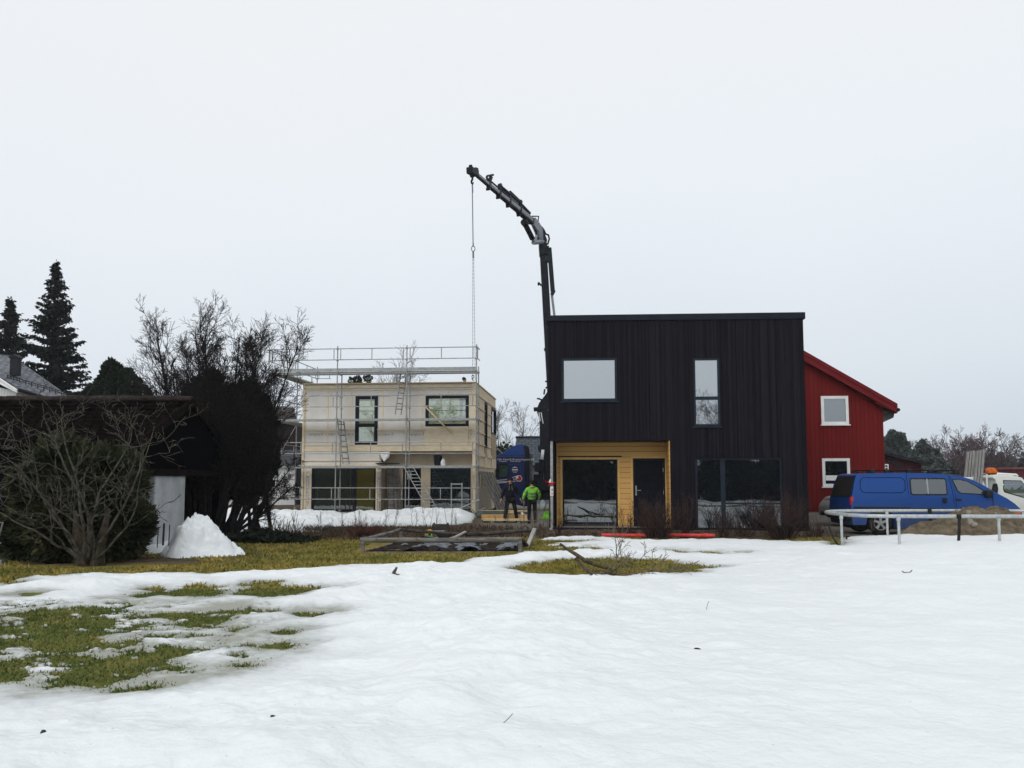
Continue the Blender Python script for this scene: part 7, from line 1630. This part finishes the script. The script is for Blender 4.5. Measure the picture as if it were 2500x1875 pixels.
q = at(2040, 1300, 21.5); m = MB(); m.tube([(at(2022, 1270, 21.9).x - 11.5, 21.9 - 22.8, .62), (at(2034, 1310, 21.7).x - 11.5, 21.7 - 22.8, .3), (at(2052, 1333, 21.6).x - 11.5, 21.6 - 22.8, .06)], .022, 6); m.tube([(at(2066, 1314, 22.5).x - 11.5, -.3, .22), (at(2068, 1306, 22.5).x - 11.5, -.3, .3), (at(2073, 1304, 22.5).x - 11.5, -.3, .29)], .025, 6); m.build('strap', RUBBER, tr)

# old planting bed with a broken log rail
bd = thing('garden_bed', 'weathered wooden planting bed with a broken log rail round it', 'garden bed', (-1.6, 21.3, 0))
O_ = Vector((-1.6, 21.3, 0))
def bp(px, py, Y_): return at(px, py, Y_) - O_
def b_g(px, py): return gnd(px, py) - O_
FLg, FRg, BLg, BRg = gnd(885, 1360), gnd(1270, 1359), gnd(979, 1331), gnd(1304, 1332)
for g_, pyt in ((FLg, 1314), (FRg, 1312), (BLg, 1291), (BRg, 1292)):
    px_ = CX + F * 0; m = MB(); r_ = ray(0, pyt); zt_ = (at(1250, pyt, g_.y)).z; m.bar(Vector((g_.x, g_.y, -.05)) - O_, Vector((g_.x, g_.y, zt_)) - O_, .085, .075); m.build('post', GREYWOOD, bd, bevel=.006)
def log(px0, py0, Y0_, px1, py1, Y1_, r_=.048, sag=.02, m_=GREYWOOD):
    a_, b_ = bp(px0, py0, Y0_), bp(px1, py1, Y1_); m = MB(); n_ = 7; rng_ = random.Random(int(px0 + py0)); m.tube([a_.lerp(b_, i / n_) + Vector((0, 0, -sag * math.sin(PI * i / n_) + rng_.uniform(-.006, .006))) for i in range(n_ + 1)], [r_ * rng_.uniform(.88, 1.1) for _ in range(n_ + 1)], 8)
    for k in (.1, .35, .6, .9): q_ = a_.lerp(b_, k); m.tube([q_ + Vector((0, -.02, .02)), q_ + Vector((.01, -r_ * 1.25, .03))], r_ * .3, 5)
    return m.build('rail', m_, bd, smooth=True)
log(879, 1318, FLg.y, 1273, 1317, FRg.y, .058, .01); log(884, 1317, FLg.y, 978, 1292, BLg.y, .042)
log(976, 1293, BLg.y, 1140, 1304, BLg.y - .1, .042, .015, DARKWOOD); log(1138, 1305, BRg.y - .2, 1304, 1294, BRg.y, .048, .01, DARKWOOD)
m = MB(); m.bar(bp(1269, 1314, FRg.y), bp(1288, 1334, FRg.y + 1.2), .09, .05); m.build('fallen_rail', DARKWOOD, bd)
for (a_, b_) in ((FLg, FRg), (FLg, BLg), (BLg, BRg), (FRg, BRg)):
    m = MB(); u_ = (b_ - a_).normalized(); m.bar(a_ - O_ + u_ * .05 + Vector((0, 0, .05)), b_ - O_ - u_ * .05 + Vector((0, 0, .05)), .045, .14); m.build('edge_board', GREYWOOD if a_ is FLg else DARKWOOD, bd, bevel=.005)
# soil, clods and a torn tarpaulin inside
def bil(u_, v_): return (FLg * (1 - u_) + FRg * u_) * (1 - v_) + (BLg * (1 - u_) + BRg * u_) * v_
uu, vv = np.meshgrid(np.linspace(.01, .99, 150), np.linspace(.02, .98, 90))
g4 = [np.array(tuple(k)) for k in (FLg, FRg, BLg, BRg)]
Pb = (g4[0] * (1 - uu[..., None]) + g4[1] * uu[..., None]) * (1 - vv[..., None]) + (g4[2] * (1 - uu[..., None]) + g4[3] * uu[..., None]) * vv[..., None]
Pb[..., 2] = .135 + fbm(Pb[..., 0], Pb[..., 1], 2.2, 5, 2.0) * .12
tag(grid_obj('bed_soil', Pb, mat('black_soil', (.008, .006, .005), (.035, .025, .020), scale=7, rough=.95, bump=.9, c3=(.08, .055, .04))), kind='stuff')
Pt = Pb.copy(); wr = fbm(Pb[..., 0] * 1.4, Pb[..., 1], 1.5, 5, 12.0); Pt[..., 2] = .125 + wr * .22 + np.abs(fbm(Pb[..., 0], Pb[..., 1], 5, 3, 1.)) * .05
Pt = Pt[4:-8, 12:-6]
tag(grid_obj('tarpaulin', Pt, mat('grey_blue_tarp', (.055, .065, .080), (.15, .17, .195), scale=4, rough=.35, c3=(.3, .32, .34))), 'torn grey-blue tarpaulin lying crumpled in the planting bed', 'tarpaulin')
rng = random.Random(3)
for i in range(16):
    u_, v_ = rng.uniform(.08, .95), rng.uniform(.1, .9); q_ = bil(u_, v_); s_ = rng.uniform(.07, .17); o = lumpy('soil_clod', mat('black_soil', (.01,) * 3), (s_ * 1.5, s_, s_ * .9), seed=300 + i, n=(7, 9), loc=(q_.x, q_.y, .07), amp=.4); tag(o, 'dark lump of soil on the tarpaulin in the planting bed', 'soil clod', 'soil clods in the planting bed')
def plank(label, a, b, w=.1, t_=.03, m_=GREYWOOD, name='plank', bow=0):
    m = MB(); a, b = Vector(a), Vector(b)
    if bow:
        n_ = 8; P__ = [a.lerp(b, i / n_) + Vector((0, 0, -bow * math.sin(PI * i / n_))) for i in range(n_ + 1)]
        for i in range(n_): m.bar(P__[i], P__[i + 1], w, t_)
    else: m.bar(a, b, w, t_)
    return tag(m.build(name, m_), label, 'plank')
PALEW = mat('pale_driftwood', (.26, .25, .235), (.40, .39, .37), scale=4, stretch=(1, 1, 5), rough=.9)
plank('pale bowed plank leaning over the broken back rail of the planting bed', at(1078, 1317, 22.2), at(1136, 1298, 23.0), .08, .035, PALEW, bow=.05)
plank('pale grey plank leaning up at the right end of the planting bed', at(1283, 1345, 20.6), at(1305, 1291, 22.6), .09, .04, PALEW)
plank('old plank lying beside the right end of the planting bed', gnd(1272, 1354) + Vector((0, 0, .04)), gnd(1304, 1334) + Vector((0, 0, .06)), .1, .035, GREYWOOD)
plank('grey board lying on the grass behind the planting bed', gnd(985, 1316) + Vector((0, 0, .05)), gnd(1080, 1314) + Vector((0, 0, .05)), .14, .03, GREYWOOD)
# clutter behind the bed
Yc_ = 24.4
def standing(px, Y_=Yc_): q_ = at(px, 1310, Y_); return Vector((q_.x, Y_, ztf(q_.x, Y_)))
q = standing(1076, 25.0); cr_ = thing('crate', 'dark slatted wooden crate on the embankment behind the planting bed', 'crate', q)
m = MB()
for i in range(3): m.box(-.24, .24, -.16, -.14, .02 + i * .13, .12 + i * .13); m.box(-.24, .24, .14, .16, .02 + i * .13, .12 + i * .13); m.box(-.24, -.22, -.139, .139, .02 + i * .13, .12 + i * .13); m.box(.22, .24, -.139, .139, .02 + i * .13, .12 + i * .13)
m.build('slats', DARKWOOD, cr_); m = MB(); 
for sx_ in (-.215, .18):
    for sy_ in (-.137, .10): m.box(sx_, sx_ + .035, sy_, sy_ + .035, 0, .42)
m.build('corner_post', DARKWOOD, cr_); m = MB(); m.box(-.22, .22, -.136, .136, .0, .02); m.build('bottom', DARKWOOD, cr_)
q = standing(1072, 24.5); pt = thing('planter', 'low grey stone planter with a pale rim beside the crate', 'planter', q); MB().lathe([(.10, 0), (.15, .15), (.165, .17), (.165, .20), (.14, .20), (.12, .08)], n=18).build('bowl', mat('grey_stone', (.07, .07, .075), (.16, .16, .16), scale=8), pt); MB().lathe([(.168, .196), (.168, .222), (.13, .222), (.13, .196)], n=18).build('rim', PALEW, pt)
q = standing(1049, 24.5); yb_ = thing('wire_hoop_basket', 'small yellow hooped basket behind the planting bed', 'basket', q); m = MB()
for k in range(3): a_ = k * PI / 3; m.tube([(math.cos(a_) * .13 * math.cos(t_), math.sin(a_) * .13 * math.cos(t_), .06 + .19 * math.sin(t_)) for t_ in [i * PI / 10 for i in range(11)]], .016, 5)
m.build('hoops', mat('yellow_plastic', (.42, .28, .03), (.55, .38, .06), rough=.5), yb_); MB().lathe([(.11, 0), (.14, .06), (.13, .06), (.10, .012)], n=12).build('tray', mat('dull_yellow', (.22, .15, .03), (.3, .2, .05)), yb_)
q = standing(1050, 23.7); wc = thing('watering_can', 'small teal watering can among the clutter behind the planting bed', 'watering can', q); TEAL = mat('teal_plastic', (.03, .22, .17), (.06, .32, .25), rough=.4)
MB().lathe([(.075, 0), (.08, .11), (.055, .13), (.05, .13), (.05, .02)], n=14).build('body', TEAL, wc, smooth=False); MB().tube([(.07, 0, .03), (.16, 0, .09), (.19, 0, .12)], [.02, .014, .02], 6).build('spout', TEAL, wc); MB().tube([(-.05, 0, .12), (-.10, 0, .16), (-.13, 0, .09), (-.075, 0, .03)], .009, 5).build('handle', TEAL, wc)
for (px, w_, h_, d_, Y_, lb) in ((1037, .24, .12, .2, 23.6, 'dark plastic tray at the left of the clutter behind the planting bed'), (1082, .34, .17, .3, 23.9, 'dark plastic tray at the right of the clutter behind the planting bed')):
    q = standing(px, Y_); tb = thing('plant_tray', lb, 'tray', q); m = MB(); m.wall(-w_ / 2, w_ / 2, 0, h_, -d_ / 2, -d_ / 2 + .015); m.wall(-w_ / 2, w_ / 2, 0, h_, d_ / 2 - .015, d_ / 2); m.box(-w_ / 2, -w_ / 2 + .015, -d_ / 2 + .015, d_ / 2 - .015, 0, h_); m.box(w_ / 2 - .015, w_ / 2, -d_ / 2 + .015, d_ / 2 - .015, 0, h_); m.build('sides', PLAST, tb); m = MB(); m.box(-w_ / 2 + .015, w_ / 2 - .015, -d_ / 2 + .015, d_ / 2 - .015, .0, h_ * .7); m.build('potting_soil', mat('black_soil', (.01,) * 3), tb)
# two red plastic pipes
for (p0, p1, lb) in (((1469, 1311), (1580, 1314), 'red plastic pipe left of the shrub before the door'), ((1628, 1315.5), (1745, 1317), 'red plastic pipe right of the shrub before the door')):
    a_, b_ = at(*p0, 24.55), at(*p1, 24.45); a_.z = ztf(a_.x, 24.55) + .10; b_.z = ztf(b_.x, 24.45) + .09; t_ = thing('red_pipe', lb, 'pipe', (a_ + b_) / 2, group=None); d_ = (b_ - a_) / 2
    REDP = mat('red_pipe_plastic', (.50, .035, .04), (.64, .075, .075), scale=6, rough=.45); m = MB(); m.tube([-d_, d_], .048, 12); m.build('tube', REDP, t_, smooth=False); m = MB(); m.tube([d_ * .55, d_ * .72], .060, 12); m.build('socket', REDP, t_)
# fallen branch on the bare patch
rng = random.Random(9); a_ = gnd(1368, 1328); fb = thing('fallen_branch', 'dry fallen branch lying over the bare patch of grass', 'branch', gnd(1500, 1400)); O2 = gnd(1500, 1400)
def fp_(px, py, z=0.0): return gnd(px, py + 0) + Vector((0, 0, z)) - O2
def bpt(px, py, Y_): return at(px, py, Y_ - 1.15) - O2
m = MB(); m.tube([bpt(1368, 1328, 17.2), bpt(1388, 1343, 17.0), bpt(1404, 1352, 16.8), bpt(1430, 1369, 16.6), bpt(1450, 1378, 16.4), bpt(1480, 1387, 16.3), bpt(1500, 1392, 16.2)], [.022, .025, .034, .034, .03, .024, .018], 6)
m.tube([bpt(1405, 1362, 16.4), bpt(1409, 1366, 16.4), bpt(1418, 1378, 16.2), bpt(1435, 1394, 16.0), bpt(1449, 1402, 15.8), bpt(1468, 1400, 15.9), bpt(1488, 1398, 15.9), bpt(1500, 1392, 16.0), bpt(1512, 1384, 16.1)], [.036, .032, .028, .03, .028, .022, .02, .018, .012], 6)
m.tube([bpt(1488, 1400, 15.9), bpt(1520, 1406, 15.7), bpt(1560, 1411, 15.5), bpt(1590, 1412, 15.5)], [.018, .016, .012, .008], 5)
m.build('limbs', mat('branch_bark', (.035, .027, .02), (.10, .078, .055), scale=12, rough=.95), fb, smooth=True)
m = MB(); cfgb = [(5, .2, .02, 5, .5, .7, 4), (4, .25, .02, 3, .5, .7, 3), (3, .25, .0, 0, 0, 0, 3)]
for (p_, d_, L_) in ((bpt(1505, 1385, 16.1), (.1, 0, 1), .34), (bpt(1506, 1380, 16.1), (-.25, .2, .9), .75), (bpt(1515, 1392, 16), (.2, -.1, .6), .35), (bpt(1449, 1402, 15.8), (.3, -.2, .1), .3), (bpt(1530, 1404, 15.7), (.8, 0, .4), .5), (bpt(1560, 1390, 16.2), (1, 0, .05), .8), (bpt(1590, 1400, 16), (.5, .1, .7), .4), (bpt(1510, 1398, 15.8), (.6, -.4, -.02), .4), (bpt(1440, 1404, 15.6), (.1, -.5, .1), .25), (bpt(1512, 1384, 16.1), (.3, 0, .6), .5), (bpt(1500, 1392, 16.1), (.7, .1, .35), .7), (bpt(1515, 1400, 16), (.9, -.1, .2), .6), (bpt(1505, 1402, 15.9), (-.5, -.1, .3), .4), (bpt(1575, 1398, 16), (.8, -.1, .25), .55), (bpt(1600, 1404, 15.9), (.9, 0, .12), .5), (bpt(1640, 1396, 16), (.8, 0, .2), .5)): grow(m, p_, d_, L_, .011, 0, cfgb, rng, .004)
m.build('twigs', mat('twig_pale', (.07, .055, .04), (.2, .165, .12), scale=12, rough=.95), fb)
# bits lying on the snow
def bit(name, label, px, py, pts_, r_, m_=BARK, cat='twig'):
    q_ = gnd(px, py, .10); m = MB(); m.tube([Vector(p_) for p_ in pts_], r_, 5); return tag(m.build(name, m_, loc=(q_.x, q_.y, snowz(q_.x, q_.y) + r_ * .5)), label, cat)
bit('twig', 'small curved grey twig on the open snow at the right', 2216, 1426, [(-.08, 0, .02), (-.05, 0, .0), (.04, 0, .0), (.07, .0, .03), (.08, 0, .035)], .010, GREYWOOD)
bit('twig', 'thin straight dark twig stuck in the snow near the bottom edge', 1240, 1826, [(-.03, .0, .0), (.0, .02, .02), (.03, .05, .045)], .002)
bit('twig', 'tiny hair-thin twig upright in the middle of the snow', 1725, 1524, [(0, 0, -.01), (.012, 0, .05), (.03, 0, .09)], .003, GREYWOOD)
o = lumpy('leaf_scrap', BARK, (.028, .02, .012), seed=51, n=(5, 7), loc=(gnd(1703, 1630, .1).x, gnd(1703, 1630, .1).y, snowz(gnd(1703, 1630, .1).x, gnd(1703, 1630, .1).y) + .002)); tag(o, 'small dark leaf scrap on the snow right of centre', 'leaf')
o = lumpy('leaf_scrap', BARK, (.018, .013, .008), seed=52, n=(5, 7), loc=(gnd(665, 1794, .1).x, gnd(665, 1794, .1).y, snowz(gnd(665, 1794, .1).x, gnd(665, 1794, .1).y) + .002)); tag(o, 'small dark leaf scrap on the snow at the lower left', 'leaf')
o = lumpy('pebble', mat('dark_pebble', (.02, .018, .016), (.06, .055, .05)), (.018, .014, .016), seed=53, n=(6, 8), loc=(gnd(103, 1841, .1).x, gnd(103, 1841, .1).y, snowz(gnd(103, 1841, .1).x, gnd(103, 1841, .1).y) + .002)); tag(o, 'dark pebble on the snow near the bottom left corner', 'pebble')
q = gnd(964, 1421, .08); st = thing('root_stub', 'small dark gnarled root stub poking up from the snow', 'stub', (q.x, q.y, snowz(q.x, q.y) - .015)); st.scale = (.62, .62, .62); m = MB(); m.tube([(-.085, 0, .0), (-.05, 0, .03), (-.02, 0, .08), (.02, 0, .14), (.035, 0, .19)], [.03, .042, .045, .036, .026], 8); m.tube([(.03, 0, .17), (.055, -.01, .19), (.075, -.02, .175)], [.024, .02, .008], 6); m.tube([(.02, 0, .18), (.022, 0, .215)], [.016, .006], 5); m.tube([(.0, 0, .03), (.06, -.02, .01), (.13, -.03, .012)], [.03, .02, .008], 6); m.build('stub', mat('grey_bark', (.03, .028, .025), (.12, .11, .10), scale=18, rough=.95), st, smooth=True)
# timber stacked between the houses
for i, (p0, p1, Yq, m_, w_, lb) in enumerate(((( 1172, 1249), (1290, 1247), 36.5, NEWWOOD, .12, 'pale new beam lying between the houses behind the walking man'), ((1176, 1262.5), (1290, 1263), 34.2, ORANGEWOOD, .2, 'orange-brown beam lying on the ground behind the walking man'), ((1180, 1268.5), (1288, 1268), 33.8, NEWWOOD, .08, 'thin pale batten in front of the orange-brown beam'), ((1165, 1255), (1240, 1256), 35.4, mat('grey_panel', (.06, .09, .085), (.12, .15, .14)), .22, 'dark greenish panel lying between the two beams'), ((1258, 1256), (1290, 1256.5), 35.2, mat('grey_panel', (.06,) * 3), .22, 'dark panel lying under the short white tube'))):
    a_, b_ = at(*p0, Yq), at(*p1, Yq); zg_ = ztf(a_.x, Yq); m = MB(); zc_ = max(a_.z, zg_ + w_ / 2); m.bar((a_.x, Yq, zc_), (b_.x, Yq - .05, zc_), .3, w_); m.box(a_.x + .3, a_.x + .4, Yq - .1, Yq + .1, zg_ - .05, zc_ - w_ / 2); m.box(b_.x - .4, b_.x - .3, Yq - .1, Yq + .1, zg_ - .05, zc_ - w_ / 2); o = m.build('timber' if i < 3 else 'building_panel', m_); o['kind'] = 'thing'; tag(o, lb, 'timber' if i < 3 else 'panel')
a_, b_ = at(1274, 1253, 34.5), at(1285, 1263, 34.0); m = MB(); m.tube([a_, b_], .05, 10); tag(m.build('white_tube', WHITEP), 'short white tube slanting over the dark panel beside the lorry', 'tube')
m = MB(); q = gnd(1279, 1278, .12); m.tube([(0, 0, -.1), (0, 0, at(1279, 1226, q.y).z - .1)], .02, 6); m.box(-.04, .04, -.02, .02, at(1279, 1228, q.y).z - .12, at(1279, 1223, q.y).z - .1); tag(m.build('marker_stake', GREYWOOD, loc=(q.x, q.y, .1)), 'thin grey marker stake between the two men', 'stake')

# ------------------------------------------------------------------ damp air
m = bpy.data.materials.new('haze'); m.use_nodes = True; nt = m.node_tree; nt.nodes.clear()
o_ = nt.nodes.new('ShaderNodeOutputMaterial'); v_ = nt.nodes.new('ShaderNodeVolumePrincipled'); v_.inputs['Color'].default_value = (.93, .96, 1, 1); v_.inputs['Density'].default_value = 0.0004; v_.inputs['Anisotropy'].default_value = 0.2
nt.links.new(v_.outputs[0], o_.inputs['Volume'])
tag(MB().box(-300, 300, -90, 300, -1.2, 19).build('haze', m), kind='stuff')
